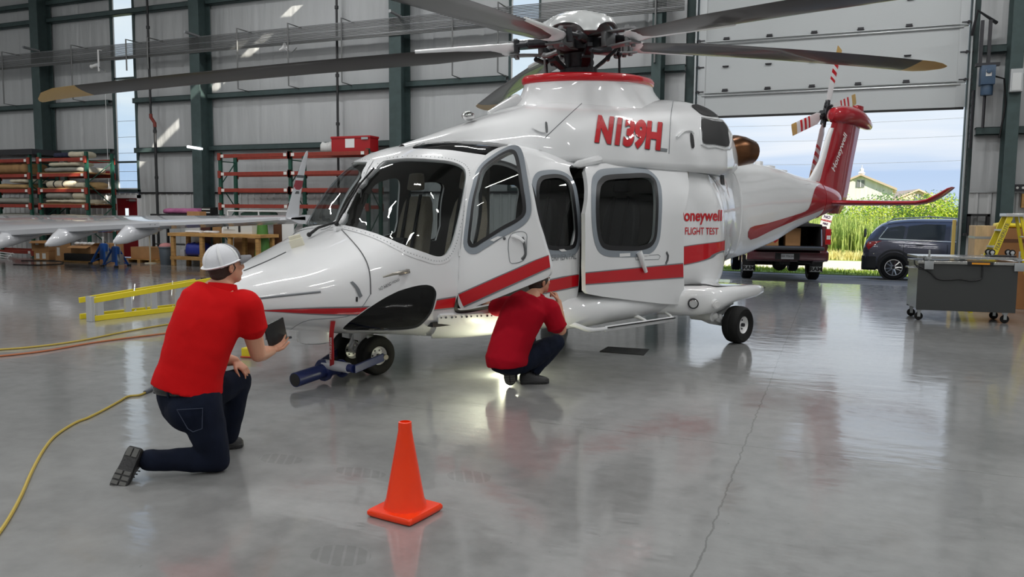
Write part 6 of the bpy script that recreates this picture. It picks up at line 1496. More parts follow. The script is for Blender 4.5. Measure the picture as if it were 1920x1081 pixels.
# behind the bench: boxes, boards, green cone, white frame
YQ = YB+.72
for i, (p0, p1, y0, y1, m, lab, nm) in enumerate(((346, 374, 418, 436, mat('clear_tub', (.55, .57, .58), .3), 'clear plastic tub standing behind the workbench', 'plastic_tub'), (350, 374, 396, 417, M_card, 'brown carton stacked on the clear tub behind the workbench', 'cardboard_box'), (398, 414, 424, 480, M_board, 'brown board leaning behind the spray bottle', 'leaning_board'), (376, 393, 424, 480, mat('dark_red_panel', (.05, .012, .012), .5), 'dark red panel standing behind the workbench', 'panel'), (438, 478, 446, 482, M_card, 'big brown carton on the floor behind the bench leg', 'cardboard_box'), (512, 527, 416, 452, mat('brown_panel', rgb(90, 58, 38), .7), 'dark brown panel beside the green drum', 'panel'), (528, 550, 415, 446, M_white, 'white sheet panel standing beyond the helicopter nose', 'panel'))):
    a, b_ = fx(p0, y0, YQ), fx(p1, y0, YQ); zb = 0 if y1 > 440 or i in (0,) else fx(p0, y1, YQ).z
    if i == 1: zb = fx(350, 418, YQ).z+.003
    if i in (5, 6): zb = 0
    o = MB().box(a.x, b_.x, YQ, YQ+(.26 if i in (0, 1, 4) else .04), zb, fx(p0, y0, YQ).z).build(nm, m, None, smooth=0, bev=.006, bseg=1); tag(o, lab, 'box' if i in (0, 1, 4) else 'panel')
a = fx(502, 412, YQ); o = MB(); o.M = Matrix.Translation((a.x+.1, YQ-.35, 0)); zz = a.z+.02; o.lathe([(0, 0), (.24, 0), (.23, .05), (.12, zz), (0, zz)], 24); ob = o.build('green_cone', mat('green_plastic', rgb(74, 126, 52), .5), None, smooth=40); tag(ob, 'tall green tapered drum standing behind the workbench', 'drum')
t = thing('white_frame', 'white pipe frame standing in front of the empty rack', 'frame', (0, 0, 0)); YF_ = 17.38; a, b_ = fx(427, 395, YF_), fx(545, 397, YF_)
for p, q in (((a.x, YF_, a.z), (b_.x, YF_, a.z)), ((a.x, YF_, a.z-.3), (b_.x, YF_, a.z-.3))): mb = MB().tube([p, q], .022, 8); mb.build('rail', M_white, t)
for f in (0, .5, 1): x = a.x+(b_.x-a.x)*f; mb = MB().tube([(x, YF_, 0), (x, YF_, a.z)], .022, 8); mb.build('post', M_white, t)
o = lumpy('green_bundle', 'dark green cloth bundle on the floor rack behind the white frame', 'bundle', fx(448, 398, 17.6).x, fx(505, 398, 17.6).x, 17.62, 18.0, a.z-.25, a.z-.02, mat('dark_green_cloth', (.02, .05, .035), .9), 71)
# white folding trestle at the far edge
t = thing('folding_trestle', 'white folding trestle lying at the edge under the wing', 'trestle', gw(8, 481, 16.6)); 
for d, z in ((0, .05), (.12, .10), (.2, .16)): mb = MB().tube([(-.5, d, z), (.3, d-.1, z-.03)], .02, 6); mb.build('tube', M_white, t)
mb = MB().tube([(.28, -.1, .015), (.1, .2, .14)], .02, 6); mb.build('tube', M_white, t)

# ================================================================== wall services
M_pipe = mat('black_pipe', (.015, .016, .018), .45); M_redpipe = mat('red_pipe_fitting', rgb(120, 40, 30), .5)
def pipe(px, y_off, z0, label, elbow=None):
    x = wp(px, 100, YW-.33).x; t = thing('sprinkler_pipe', label, 'pipe', (0, 0, 0)); mb = MB()
    y = YW-.33
    if elbow:
        mb.tube([(x, y, z0), (x, y, elbow-.1)], .042, 10); mb.tube([(x-.15, y, elbow+.25), (x-.15, y, ZC-.05)], .034, 10)
    else: mb.tube([(x, y, z0), (x, y, ZC-.05)], .034, 10)
    mb.build('pipe_run', M_pipe, t)
    if elbow: mb = MB().tube([(x, y, elbow-.12), (x, y, elbow), (x-.05, y, elbow+.06), (x-.1, y, elbow+.12), (x-.15, y, elbow+.17), (x-.15, y, elbow+.28)], .05, 10); mb.build('elbow', M_redpipe, t)
    for z in (1.2, 2.5, 3.9, 5.2, 7.0):
        if z > z0: xx = x-.15 if elbow and z > elbow else x; mb = MB().cyl((xx, y, z-.04), (xx, y, z+.04), .055, 10); mb.build('coupling', M_pipe, t)
    return t
pipe(286, 0, 0, 'black sprinkler riser with rusty elbow between the window strip and column', 4.15)
pipe(632, 0, 0, 'straight black pipe running up the wall above the red chest')
# conduit bundle and its hangers
M_cond2 = mat('light_conduit', (.30, .31, .32), .35, .6)
for k in range(13):
    z = 6.50-k*.036; mb = MB(); r_ = .013 if k < 10 else .018
    mb.tube([(XL+.3, YW-.62, z), (DX0-.24, YW-.62, z)], r_, 8); o = mb.build('conduit', M_conduit if k % 5 else M_cond2, None); tag(o, 'long grey conduit running along the wall under the roof', 'conduit', 'conduits along the door wall')
for px in (7, 137, 240, 280, 448, 543, 643, 850, 935, 1228):
    x = wp(px, 110, YW-.6).x; mb = MB(); mb.tube([(x, YW-.05, 6.62), (x, YW-.66, 6.62), (x, YW-.66, 4.95 if px not in (240, 280) else 5.6), (x+.02, YW-.10, 4.93)] if px not in (240, 280) else [(x, YW-.05, 6.62), (x, YW-.66, 6.62), (x, YW-.66, 5.7)], .022, 6)
    o = mb.build('conduit_hanger', M_conduit, None, smooth=30); tag(o, 'thin grey hanger bracket carrying the conduit bundle', 'bracket', 'hangers of the conduit bundle')
M_tube = mat('lit_tube', (.95, .97, 1), .3, emit=(.9, .96, 1), estr=1.6)
for i, (x, z, m, lab, nm) in enumerate(((-23.9, 3.35, M_tube, 'lit white tube lamp on the column beside the crammed rack', 'tube_lamp'), (-17.3, 3.33, M_tube, 'lit white tube lamp on the column beside the empty rack', 'tube_lamp'), (-23.9, 6.58, M_cond2, 'grey stub pipe on the column beyond the window strip', 'stub_pipe'), (-17.3, 6.55, M_cond2, 'grey stub pipe on the column above the empty rack', 'stub_pipe'), (-10.6, 6.55, M_cond2, 'grey stub pipe on the column near the rotor', 'stub_pipe'))):
    mb = MB().tube([(x, YW-1.1, z), (x, YW-.55, z-.02)], .04, 10); o = mb.build(nm, m, None); tag(o, lab, 'lamp' if i < 2 else 'pipe')
t = thing('security_camera', 'white camera on a bracket below the conduit bundle', 'camera', wp(184, 95, YW-.7))
mb = MB(); mb.tube([(.2, .3, .0), (0, 0, .02), (0, 0, -.62)], .03, 8); mb.build('bracket', M_white, t, smooth=30)
mb = MB(); mb.tube([(-.05, 0, -.42), (-.28, -.02, -.46)], .05, 10); mb.ball((-.28, -.02, -.46), .06, 10, 8); mb.build('camera_body', M_white, t); mb = MB().tube([(.02, 0, -.5), (.2, .05, -.62)], .02, 6); mb.build('cable', M_cond2, t)
t = thing('wall_horn', 'small round white horn clamped among the conduits', 'horn', wp(530, 91, YW-.68)); mb = MB(); mb.M = Matrix.Rotation(R(70), 4, 'Y'); mb.lathe([(.03, -.1), (.04, 0), (.11, .12), (.10, .12), (.02, 0)], 16); mb.build('horn_bell', M_white, t); mb = MB().tube([(.1, 0, 0), (.3, .02, -.12), (.45, .02, .0)], .012, 6); mb.build('wire', M_conduit, t)
P = wp(203, 323, YW-.4); t = thing('alarm_sign', 'white sign with a red square hanging on chains beside the window strip', 'sign', P)
mb = MB().box(-.17, .17, -.01, .01, -.18, .18); mb.build('sign_plate', M_tag, t, smooth=0); mb = MB().box(-.11, .08, -.014, -.01, -.15, .04); mb.build('red_square', mat('pale_red', rgb(214, 96, 96), .6), t, smooth=0)
mb = MB().tube([(0, 0, .16), (.0, 0, 2.6)], .008, 5); mb.tube([(0, 0, -.18), (0, 0, -1.0)], .01, 5); mb.build('chain', M_white, t)
P = V(-17.45-.13, YW-.57, wp(373, 372, YW-.55).z); t = thing('extinguisher_sign', 'narrow red and white extinguisher sign on the steel column', 'sign', P)
mb = MB().box(-.05, .05, -.01, .01, -.30, .30); mb.build('sign_plate', M_red, t, smooth=0); mb = MB(); mb.box(-.03, .03, -.014, -.01, -.12, .26); mb.box(-.045, .045, -.014, -.01, -.24, -.14); mb.build('pictogram', mat('pale_pink', rgb(236, 190, 180), .6), t, smooth=0)

# ================================================================== stepladder lying on its side, cords
t = thing('stepladder', 'yellow fibreglass stepladder lying on its side on the floor', 'ladder', (0, 0, 0))
A0 = gp(176, 602); A1 = gp(345, 581); d_ = (A1-A0).normalized(); n_ = V(-d_.y, d_.x, 0); Lr = (A1-A0).length*1.38
h0 = (gp(172, 602)-gp(172, 602)).z; H0, H1 = .28, .42
def lad(f, z, off=0.0): return A0+d_*(Lr*f)+n_*off+V(0, 0, z)
def rail(p, q, nm='side_rail', m=M_yellow):
    mb = MB(); u = (q-p).normalized(); s = u.cross(UP).normalized(); w2 = s.cross(u)
    mb.loft([[c+s*.016+w2*.036, c-s*.016+w2*.036, c-s*.016-w2*.036, c+s*.016-w2*.036] for c in (p, q)]); return mb.build(nm, m, t, smooth=0, bev=.003, bseg=1)
rail(lad(0, .037), lad(1, .037)); rail(lad(0, H0), lad(1, H1)); rail(lad(0.02, .037, .35), lad(.92, .037, .20)); rail(lad(.02, H0-.02, .35), lad(.92, H1-.02, .20))
for f in (.05, .26, .47, .68, .88):
    p, q = lad(f, .04), lad(f, H0+(H1-H0)*f); mb = MB(); mb.loft([[c+d_*.045+n_*.03, c-d_*.045+n_*.03, c-d_*.045-n_*.01, c+d_*.045-n_*.01] for c in (p, q)]); mb.build('tread', M_alu, t, smooth=0)
for f in (.12, .5, .8):
    p, q = lad(f, .04, .33-.13*f), lad(f, H0+(H1-H0)*f, .33-.13*f); mb = MB().tube([p, q], .018, 6); mb.build('rear_brace', M_alu, t)
for f in (.30, .62): mb = MB().tube([lad(f, .05, .0), lad(f+.12, .05, .27)], .012, 6); mb.tube([lad(f, H0-.05, .0), lad(f+.12, H1, .27)], .012, 6); mb.build('spreader', M_alu, t)
p, q = lad(-.03, .0), lad(-.03, H0+.06); mb = MB(); mb.loft([[c+d_*.05+n_*.07, c-d_*.0+n_*.07, c-d_*.0-n_*.04, c+d_*.05-n_*.04] for c in (p, q)]); mb.build('top_cap', M_alu, t, smooth=0, bev=.006)
for z, o_ in ((H1, 0), (H1-.02, .20)): p = lad(1, z, o_); mb = MB().cbox(p, (.06, .06, .085)); mb.build('foot', M_black, t, smooth=0)
def cord(label, pts, r, m, name='extension_cord', extra=0.0):
    mb = MB(); mb.tube(catmull([gp(x, y)+V(0, 0, r+extra) for x, y in pts], 6), r, 6); o = mb.build(name, m, None); tag(o, label, 'cord'); return o
M_cordy = mat('yellow_cord', rgb(186, 162, 70), .5); M_cordo = mat('orange_cord', rgb(176, 104, 66), .5)
c = cord('yellow extension cord with a plug snaking across the floor behind the kneeling person', [(-30, 1040), (10, 985), (38, 935), (60, 885), (82, 845), (105, 818), (140, 795), (165, 785), (195, 770), (222, 755), (240, 745), (262, 742), (276, 736)], .009, M_cordy)
mb = MB(); mb.tube([gp(272, 738)+V(0, 0, .012), gp(283, 733)+V(0, 0, .014)], [.016, .02], 10); mb.tube([gp(283, 733)+V(0, 0, .014), gp(290, 716)+V(0, 0, .05), gp(296, 708)+V(0, 0, .03)], .007, 6); mb.build('plug', mat('grey_plug', (.12, .13, .15), .5), c)
cord('pale yellow cord stretched across the floor beyond the kneeling person', [(-20, 658), (60, 652), (150, 640), (240, 622), (330, 607), (400, 600)], .011, M_cordy)
cord('orange cord stretched across the floor nearer the kneeling person', [(-20, 671), (80, 660), (180, 643), (280, 630), (330, 625), (420, 622)], .011, M_cordo)
cord('dark red cord looped on the floor beneath the wing', [(25, 496), (60, 497), (100, 496), (118, 494), (112, 490), (80, 489), (40, 489)], .012, M_pipe)
P = gp(456, 672); t = thing('cord_box', 'yellow junction box with a looped red cord beyond the kneeling person', 'junction box', P+V(0, .1, 0))
mb = MB().box(-.07, .05, -.05, .05, .0, .10); mb.build('box_body', M_yellow, t, smooth=0, bev=.012); mb = MB().tube(catmull([(.05, 0, .05), (.12, 0, .08), (.16, -.02, .05), (.13, -.04, .012), (.05, -.06, .012), (-.05, -.08, .012)], 5), .009, 6); mb.build('cord_loop', mat('red_cord', rgb(190, 60, 40), .5), t)

# ================================================================== traffic cone and floor grate
def centre4(a, b_, c, d): return (a+b_+c+d)/4
cl, cf, cr_ = gp(689, 968), gp(762, 991), gp(829, 955); ctr = (cl+cr_)/2
ang = math.atan2((cr_-cf).y, (cr_-cf).x); sd = ((cr_-cf).length+(cf-cl).length)/2
t = thing('traffic_cone', 'orange traffic cone standing alone on the concrete floor', 'traffic cone', (ctr.x, ctr.y, 0), ang)
M_cone = mat('orange_cone_plastic', rgb(255, 62, 10), .28, 0, .5, var=.05, vscale=9)
hb = sd/2; apex = CAM+ray(756, 786)*(((ctr-CAM).dot(_fw))/1.0); hz = apex.z
r_ = hb*.24
mb = MB()
def rsq(s, z, k=.10): return [(max(-s+k*s, min(s-k*s, s*1.5*math.cos(a)))+k*s*math.cos(a), max(-s+k*s, min(s-k*s, s*1.5*math.sin(a)))+k*s*math.sin(a), z) for a in [2*PI*i/40+PI/40 for i in range(40)]]
mb.loft([rsq(hb*.96, .004), rsq(hb, .012), rsq(hb, .026), rsq(hb*.95, .036), rsq(hb*.8, .038)]); mb.build('cone_base', M_cone, t, smooth=35)
mb = MB(); mb.lathe([(hb*.80, .036), (hb*.775, .042), (hb*.76, .06), (hb*.70, .075), (hb*.245, hz-.04), (hb*.25, hz-.025), (hb*.235, hz), (hb*.18, hz+.002), (hb*.17, hz-.05), (0, hz-.06)], 40); mb.build('cone_body', M_cone, t, smooth=30)
for i in range(16):
    pass
a, b_, c_, d__ = gp(1124, 659), gp(1140, 650), gp(1217, 655), gp(1207, 666)
o = MB(); o.loft([[p+V(0, 0, .001) for p in (a, d__, c_, b_)], [p+V(0, 0, .006) for p in (a, d__, c_, b_)]]); ob = o.build('floor_grate', mat('dark_steel_grate', (.035, .036, .036), .6, bump=1, bscale=160), None, smooth=0); tag(ob, 'dark rectangular drain grate set in the floor near the boarding step', 'drain grate')
# ================================================================== right-hand side: test cart, crate, ladder, door operator
M_charcoal = mat('charcoal_panel', rgb(58, 60, 60), .55)
M_steel = mat('stainless_steel', (.50, .50, .48), .22, .9, var=.08, vscale=2, stretch=(1, 1, .2))
c0 = gp(1718, 600); c1 = gp(1883, 606.5); d_ = V(c1.x-c0.x, c1.y-c0.y, 0); wl_ = d_.length; ca = math.atan2(d_.y, d_.x)
t = thing('test_cart', 'charcoal and stainless rolling test cart with a black cable on its front', 'cart', c0, ca)
zb = .155; zt = wp(1760, 489, c0.y+.3*d_.y).z; Lx0, Lx1 = -.01, wl_+.13; Dp = .62
mb = MB().box(Lx0, Lx1, 0, .02, zb, zt-.04); mb.build('front_panel', M_charcoal, t, smooth=0, bev=.004)
mb = MB().box(Lx0-.002, Lx0+.02, .02, Dp, zb+.02, zt-.04); mb.build('side_panel', M_steel, t, smooth=0); mb = MB().box(Lx1-.02, Lx1, .02, Dp, zb, zt-.04); mb.build('side_panel', M_steel, t, smooth=0)
mb = MB().box(Lx0, Lx1, Dp-.02, Dp, zb, zt-.04); mb.build('rear_panel', M_charcoal, t, smooth=0)
mb = MB().box(Lx0-.02, Lx1+.02, -.02, Dp+.02, zt-.04, zt); mb.build('work_top', M_steel, t, smooth=0, bev=.004)
mb = MB(); mb.box(Lx0-.0, Lx1+.03, .10, Dp+.15, zt+.03, zt+.065); up_ = mb.build('upper_tray', M_steel, t, smooth=0, bev=.004)
for x in (Lx0+.13, Lx1+.0): mb = MB(); mb.box(x-.06, x+.06, -.035, .0, zt-.12, zt+.0); mb.cyl((x, -.01, zt), (x, -.01, zt+.16), .014, 8); mb.box(x-.03, x+.03, -.03, .12, zt+.02, zt+.05); mb.build('clamp', M_galv, t, smooth=30, bev=.003)
mb = MB(); mb.box(.62, 1.06 if wl_ > 1.3 else .95, -.035, -.02, zt-.045, zt+.002); lb = mb.build('lamp_bar', M_black, t, smooth=0, bev=.004); mb = MB(); mb.box(.67, 1.01 if wl_ > 1.3 else .9, -.039, -.035, zt-.036, zt-.010); mb.build('amber_lens', mat('amber_lens', rgb(226, 150, 40), .3), lb, smooth=0)
cx = lambda px, py: (lambda P: ((P-c0).dot(d_.normalized()), -.012, P.z))(CAM+ray(px, py)*((c0-CAM).dot(V(-d_.y, d_.x, 0))/ray(px, py).dot(V(-d_.y, d_.x, 0))))
mb = MB(); mb.tube(catmull([cx(1714, 487), cx(1716, 496), cx(1728, 501), cx(1745, 511), cx(1757, 522), cx(1775, 524), cx(1800, 523), cx(1820, 526), cx(1838, 523), cx(1841, 515), cx(1842, 500), cx(1841, 492)], 5), .010, 6); mb.build('power_cable', M_black, t)
mb = MB(); mb.tube(catmull([cx(1731, 484), cx(1736, 494), cx(1731, 503), cx(1720, 501), cx(1713, 492)], 5), .007, 6); mb.build('cable_coil', M_black, t)
mb = MB(); mb.box(Lx0-.12, Lx0, .1, .3, zt-.115, zt-.095); mb.build('side_shelf', M_chrome, t, smooth=0)
for x in (.04, wl_+.02):
    for y in (.07, Dp-.08):
        mb = MB(); mb.box(x-.03, x+.03, y-.03, y+.03, .13, .155); mb.box(x-.02, x+.02, y-.026, y-.02, .05, .14); mb.box(x-.02, x+.02, y+.02, y+.026, .05, .14); c_ = mb.build('caster', M_galv, t, smooth=0)
        mb = MB(); mb.M = Matrix.Translation((x, y, .058)) @ Matrix.Rotation(R(90), 4, 'X'); mb.lathe([(0, -.017), (.05, -.017), (.058, -.01), (.058, .01), (.05, .017), (0, .017)], 18); mb.build('caster_wheel', M_tyre, c_, smooth=30)
cart_M = Matrix.Translation(c0) @ Matrix.Rotation(ca, 4, 'Z')
t2 = thing('dolly', 'small black four wheel dolly lying upside down on the test cart', 'dolly', cart_M @ V(1.15, .40, zt+.066), ca)
mb = MB().box(-.16, .18, -.12, .12, 0, .02); mb.build('plate', M_darkmetal, t2, smooth=0)
for x in (-.13, .13):
    for y in (-.09, .09):
        mb = MB(); mb.M = Matrix.Translation((x, y, .062)) @ Matrix.Rotation(R(90), 4, 'X'); mb.lathe([(.025, -.016), (.04, -.016), (.045, 0), (.04, .016), (.025, .016)], 14); w_ = mb.build('wheel', M_tyre, t2, smooth=30); mb = MB().cyl((x, y-.018, .062), (x, y+.018, .062), .026, 10); mb.build('hub', M_alu, w_); mb = MB().box(x-.015, x+.015, y-.022, y+.022, .02, .05); mb.build('fork', M_galv, t2, smooth=0)
# plywood crate and cartons behind the cart
Yc = 15.4
def col(px, py, Y): return wp(px, py, Y)
a, b_ = col(1826, 480, Yc), col(1864, 480, Yc); zt2 = col(1845, 423, Yc).z
M_osb = mat('plywood_sheet', rgb(214, 184, 138), .7, bump=.3, bscale=30, var=.18, vscale=14, stretch=(1, 1, .25))
t = thing('plywood_crate', 'tall pale plywood crate with a metal strap behind the test cart', 'crate', ((a.x+b_.x)/2, Yc+.35, 0)); w_ = (b_.x-a.x)/2
mb = MB().box(-w_, w_, -.35, .35, 0, zt2); mb.build('crate_body', M_osb, t, smooth=0, bev=.005); mb = MB().box(-w_-.004, w_+.004, -.354, .354, zt2-.22, zt2-.18); mb.build('strap', M_galv, t, smooth=0)
mb = MB().box(-.05, .06, -.358, -.35, zt2-.62, zt2-.48); mb.build('label', M_tag, t, smooth=0); mb = MB().box(-.11, .10, -.354, -.35, zt2-.58, zt2-.50); mb.build('label', M_galv, t, smooth=0)
e0 = col(1866, 480, Yc-.25)
t = thing('cardboard_crate', 'large brown carton with dark bands behind the yellow stepladder', 'box', (e0.x+.56, Yc+.2, 0))
mb = MB().box(-.55, .55, -.4, .4, 0, zt2-.04); mb.build('box_body', mat('brown_carton', rgb(160, 112, 68), .75, var=.12, vscale=3), t, smooth=0, bev=.006)
for z in (zt2-.24, zt2-.56): mb = MB().box(-.553, .553, -.403, .403, z-.03, z+.03); mb.build('band', mat('brown_band', rgb(96, 62, 38), .7), t, smooth=0)
o = lumpy('yellow_strap_bundle', 'bundle of yellow straps on top of the large brown carton', 'strap', e0.x+.02, e0.x+.5, Yc-.1, Yc+.3, zt2-.035, zt2+.05, M_yellow, 81)
o = MB().cbox((e0.x+.95, Yc-.72, .10), (.7, .5, .2)).build('orange_crate', mat('orange_crate', rgb(206, 122, 50), .6), None, smooth=0, bev=.008); tag(o, 'low orange crate on the floor beneath the stepladder', 'crate')
o = MB().cbox((e0.x+.75, Yc-1.25, .012), (.6, .45, .02)).build('steel_plate', M_galv, None, smooth=0); tag(o, 'flat grey steel plate on the floor beside the test cart', 'plate')
# standing yellow stepladder
Yl = 14.6; tp_ = col(1902, 400, Yl)
t = thing('stepladder', 'yellow stepladder standing open behind the test cart', 'ladder', (tp_.x, Yl, 0), R(8)); hz = tp_.z
def lrail(x0, y0, x1, y1, w=.04, nm='side_rail'):
    mb = MB(); p, q = V(x0, y0, 0.0), V(x1, y1, hz-.04); u = (q-p).normalized(); s = u.cross(V(0, 1, 0)).normalized(); k = V(0, 1, 0)
    mb.loft([[c+s*w+k*.015, c-s*w+k*.015, c-s*w-k*.015, c+s*w-k*.015] for c in (p, q)]); return mb.build(nm, M_yellow, t, smooth=0, bev=.003, bseg=1)
r1 = lrail(-.62, -.24, -.09, -.12); lrail(-.62, .24, -.09, .12); lrail(.42, -.22, .06, -.10, .022, 'rear_rail'); lrail(.42, .22, .06, .10, .022, 'rear_rail')
mb = MB().box(-.16, .12, -.16, .16, hz-.05, hz); mb.build('top_cap', M_alu, t, smooth=0, bev=.008)
for k in range(1, 6): f = k/6; x = -.62+.53*f; mb = MB().box(x-.05, x+.05, -.24+.12*f, .24-.12*f, hz*f-.015, hz*f+.015); mb.build('tread', M_alu, t, smooth=0)
for k in (1, 3, 4.6): f = k/6; x = .42-.36*f; y = .22-.12*f; mb = MB().cyl((x, -y, hz*f), (x, y, hz*f), .016, 6); mb.build('rear_brace', M_alu, t)
for s in (1, -1): f = .55; mb = MB().tube([(-.62+.53*f, s*.18, hz*f), (.0, s*.17, hz*f-.04), (.42-.36*f, s*.16, hz*f)], .013, 6); mb.build('spreader', M_white, t)
u = V(.53, .12, hz-.04).normalized(); o_ = V(-.62, -.24, 0)+V(.53, .12, hz-.04)*.79+V(0, -.018, 0)
mb = MB(); add_text(mb, 'FEATHERLITE', .075, frame_m(o_, u, V(-u.z, 0, u.x)), extrude=.0005); mb.build('lettering', M_line, r1, smooth=0)
# door operator, chain and boxes on the wall
M_motor = mat('blue_grey_motor', rgb(62, 84, 108), .4)
x = wp(1850, 150, YW-.35).x; z0 = wp(1850, 178, YW-.35).z; z1 = wp(1850, 125, YW-.35).z
t = thing('door_operator', 'blue grey door motor with chain on the wall beside the overhead door', 'motor', (x, YW-.42, 0))
mb = MB(); mb.box(-.13, .12, -.14, .14, z0+.18, z1); mb.cyl((0, 0, z0-.02), (0, 0, z0+.2), .11, 16); mb.cyl((0, 0, z1-.12), (0, -.2, z1-.12), .05, 10); mb.build('motor_body', M_motor, t, smooth=30, bev=.015)
mb = MB().box(-.05, .05, -.148, -.14, z0+.34, z0+.46); mb.build('data_label', M_tag, t, smooth=0)
mb = MB(); mb.box(-.22, .2, -.05, .10, z1, z1+.06)
for q in (-.14, .0): mb.box(q-.03, q+.03, .0, .06, z1+.06, z1+.9)
mb.build('mount_bracket', M_darkmetal, t, smooth=0); mb = MB(); mb.tube([(-.02, .05, z0), (-.02, .05, 3.3)], .03, 6); mb.tube([(-.22, .05, z0+.1), (-.22, .05, 2.9)], .03, 6); mb.build('drive_shaft', M_darkmetal, t)
mb = MB(); mb.tube([(.13, 0, z0+.35), (.3, .05, z0+.30), (.36, .1, z0-.2), (.3, .15, 3.1)], .018, 6); mb.build('cable', M_black, t)
mb = MB(); 
for i in range(44): z = 1.4+i*.07; mb.tube([(-.27, -.02, z), (-.27+(.012 if i % 2 else 0), -.02+(0 if i % 2 else .012), z+.045)], .009, 5)
mb.build('chain', M_black, t)
mb = MB(); zq = z1+.95; mb.tube([(-.30, .15, zq-.3), (-.25, -.1, zq+.12), (.12, .12, zq-.1)], .035, 6); mb.build('arm', M_darkmetal, t)
x = wp(1902, 150, YW-.6).x; z = wp(1902, 152, YW-.6).z; t = thing('electrical_box', 'pale grey electrical box mounted on the steel column', 'electrical box', (3.15, YW-.605, z))
mb = MB().box(-.11, .11, -.12, 0, -.22, .22); mb.build('box_body', M_galv, t, smooth=0, bev=.01); mb = MB().box(-.075, .075, -.128, -.12, -.19, .14); mb.build('cover', mat('light_grey_cover', (.6, .62, .62), .4), t, smooth=0, bev=.006)
P = wp(1912, 352, YW-.1); t = thing('outlet_box', 'small dark outlet box on the wall panel near the electrical box column', 'outlet box', P); mb = MB().box(-.12, .12, -.05, .03, -.07, .07); mb.build('box_body', M_darkmetal, t, smooth=0, bev=.006); mb = MB(); mb.cyl((-.05, -.055, 0), (-.05, -.05, 0), .025, 10); mb.cyl((.05, -.055, 0), (.05, -.05, 0), .025, 10); mb.build('socket', M_tag, t)
P = wp(1834, 420, YW-.25); t = thing('square_pipe', 'black square bent pipe on the wall above the plywood crate', 'frame', P)
mb = MB(); mb.box(-.19, -.14, -.03, .18, -.20, .20); mb.box(-.19, .20, -.03, .18, .16, .21); mb.box(.15, .20, -.03, .18, -.16, .20); mb.box(-.25, -.1, -.03, .18, -.24, -.19); mb.build('frame_bar', M_black, t, smooth=0)
P = wp(1919, 376, YW-.12); o = MB().box(P.x-.03, P.x+.5, YW-.12, YW-.02, P.z-.14, P.z+.14).build('wooden_plaque', M_wood, None, smooth=0); tag(o, 'brown wooden plaque on the wall panel at the picture edge', 'plaque')
xp_ = wp(1788, 450, YW+.34).x; o = MB().box(xp_-.035, xp_+.035, YW+.36, YW+.42, -.03, 1.46).build('yellow_post', mat('pale_yellow_post', rgb(228, 196, 110), .6), None, smooth=0, bev=.01); tag(o, 'pale yellow post standing outside the door jamb', 'post')
# ================================================================== outside
M_asph = mat('asphalt', (.19, .185, .18), .85, bump=.4, bscale=200, var=.12, vscale=1.2)
M_gravel = mat('pale_path', rgb(226, 214, 186), .9, var=.06, vscale=2, bump=.3, bscale=120)
M_lawn = mat('verge_lawn', rgb(120, 140, 52), .95, var=.25, vscale=3, bump=.5, bscale=60)
GZ = -.20
def ground(nm, m, y0, y1, z=GZ): return struct(MB().box(-70, 70, y0, y1, z-.3, z).build(nm, m, None, smooth=0))
mb = MB(); mb.loft([[(-70, YW+.35, -.4), (70, YW+.35, -.4), (70, YW+.35, -.012), (-70, YW+.35, -.012)], [(-70, 25.1, -.6), (70, 25.1, -.6), (70, 25.1, GZ), (-70, 25.1, GZ)]]); struct(mb.build('ground_apron', M_asph, None, smooth=0))
def apz(y): return -.012+(GZ+.012)*(y-YW-.35)/(25.1-YW-.35)
ground('ground_verge', M_lawn, 25.1, 27.3, GZ+.02); ground('ground_path', M_gravel, 27.3, 33.4, GZ+.01); ground('ground_field', M_lawn, 33.4, 190, GZ+.03)
o = MB().box(-20, 20, 22.35, 22.43, apz(22.4)-.02, apz(22.4)+.006).build('road_marking', mat('faded_line', (.55, .54, .5), .8), None, smooth=0); struct(o)

# ------------------------------------------------------------------ foliage
def leaf_mat(nm, a, b):
    m = bpy.data.materials.new(nm); m.use_nodes = True; nt = m.node_tree; N = nt.nodes; L = nt.links; p = N['Principled BSDF']
    tc = N.new('ShaderNodeTexCoord'); n = N.new('ShaderNodeTexNoise'); n.inputs['Scale'].default_value = 2.3; n.inputs['Detail'].default_value = 3; L.new(tc.outputs['Object'], n.inputs['Vector'])
    cr = N.new('ShaderNodeValToRGB'); L.new(n.outputs['Fac'], cr.inputs['Fac']); e = cr.color_ramp.elements; e[0].position = .35; e[1].position = .65; e[0].color = (*a, 1); e[1].color = (*b, 1)
    L.new(cr.outputs['Color'], p.inputs['Base Color']); p.inputs['Roughness'].default_value = .6
    tr = N.new('ShaderNodeBsdfTranslucent'); L.new(cr.outputs['Color'], tr.inputs['Color']); mx = N.new('ShaderNodeMixShader'); mx.inputs[0].default_value = .35
    L.new(p.outputs[0], mx.inputs[1]); L.new(tr.outputs[0], mx.inputs[2]); L.new(mx.outputs[0], N['Material Output'].inputs['Surface']); return m
M_leafA = leaf_mat('yellow_green_leaf', rgb(120, 160, 40), rgb(196, 206, 60)); M_leafB = leaf_mat('mid_green_leaf', rgb(88, 132, 56), rgb(150, 182, 72)); M_leafC = leaf_mat('deep_green_leaf', rgb(52, 92, 48), rgb(104, 146, 70))
M_reed = leaf_mat('reed_blade', rgb(132, 164, 84), rgb(200, 212, 128)); M_dry = leaf_mat('dry_grass', rgb(206, 196, 120), rgb(232, 226, 164)); M_bark = mat('bark', rgb(90, 74, 58), .9)
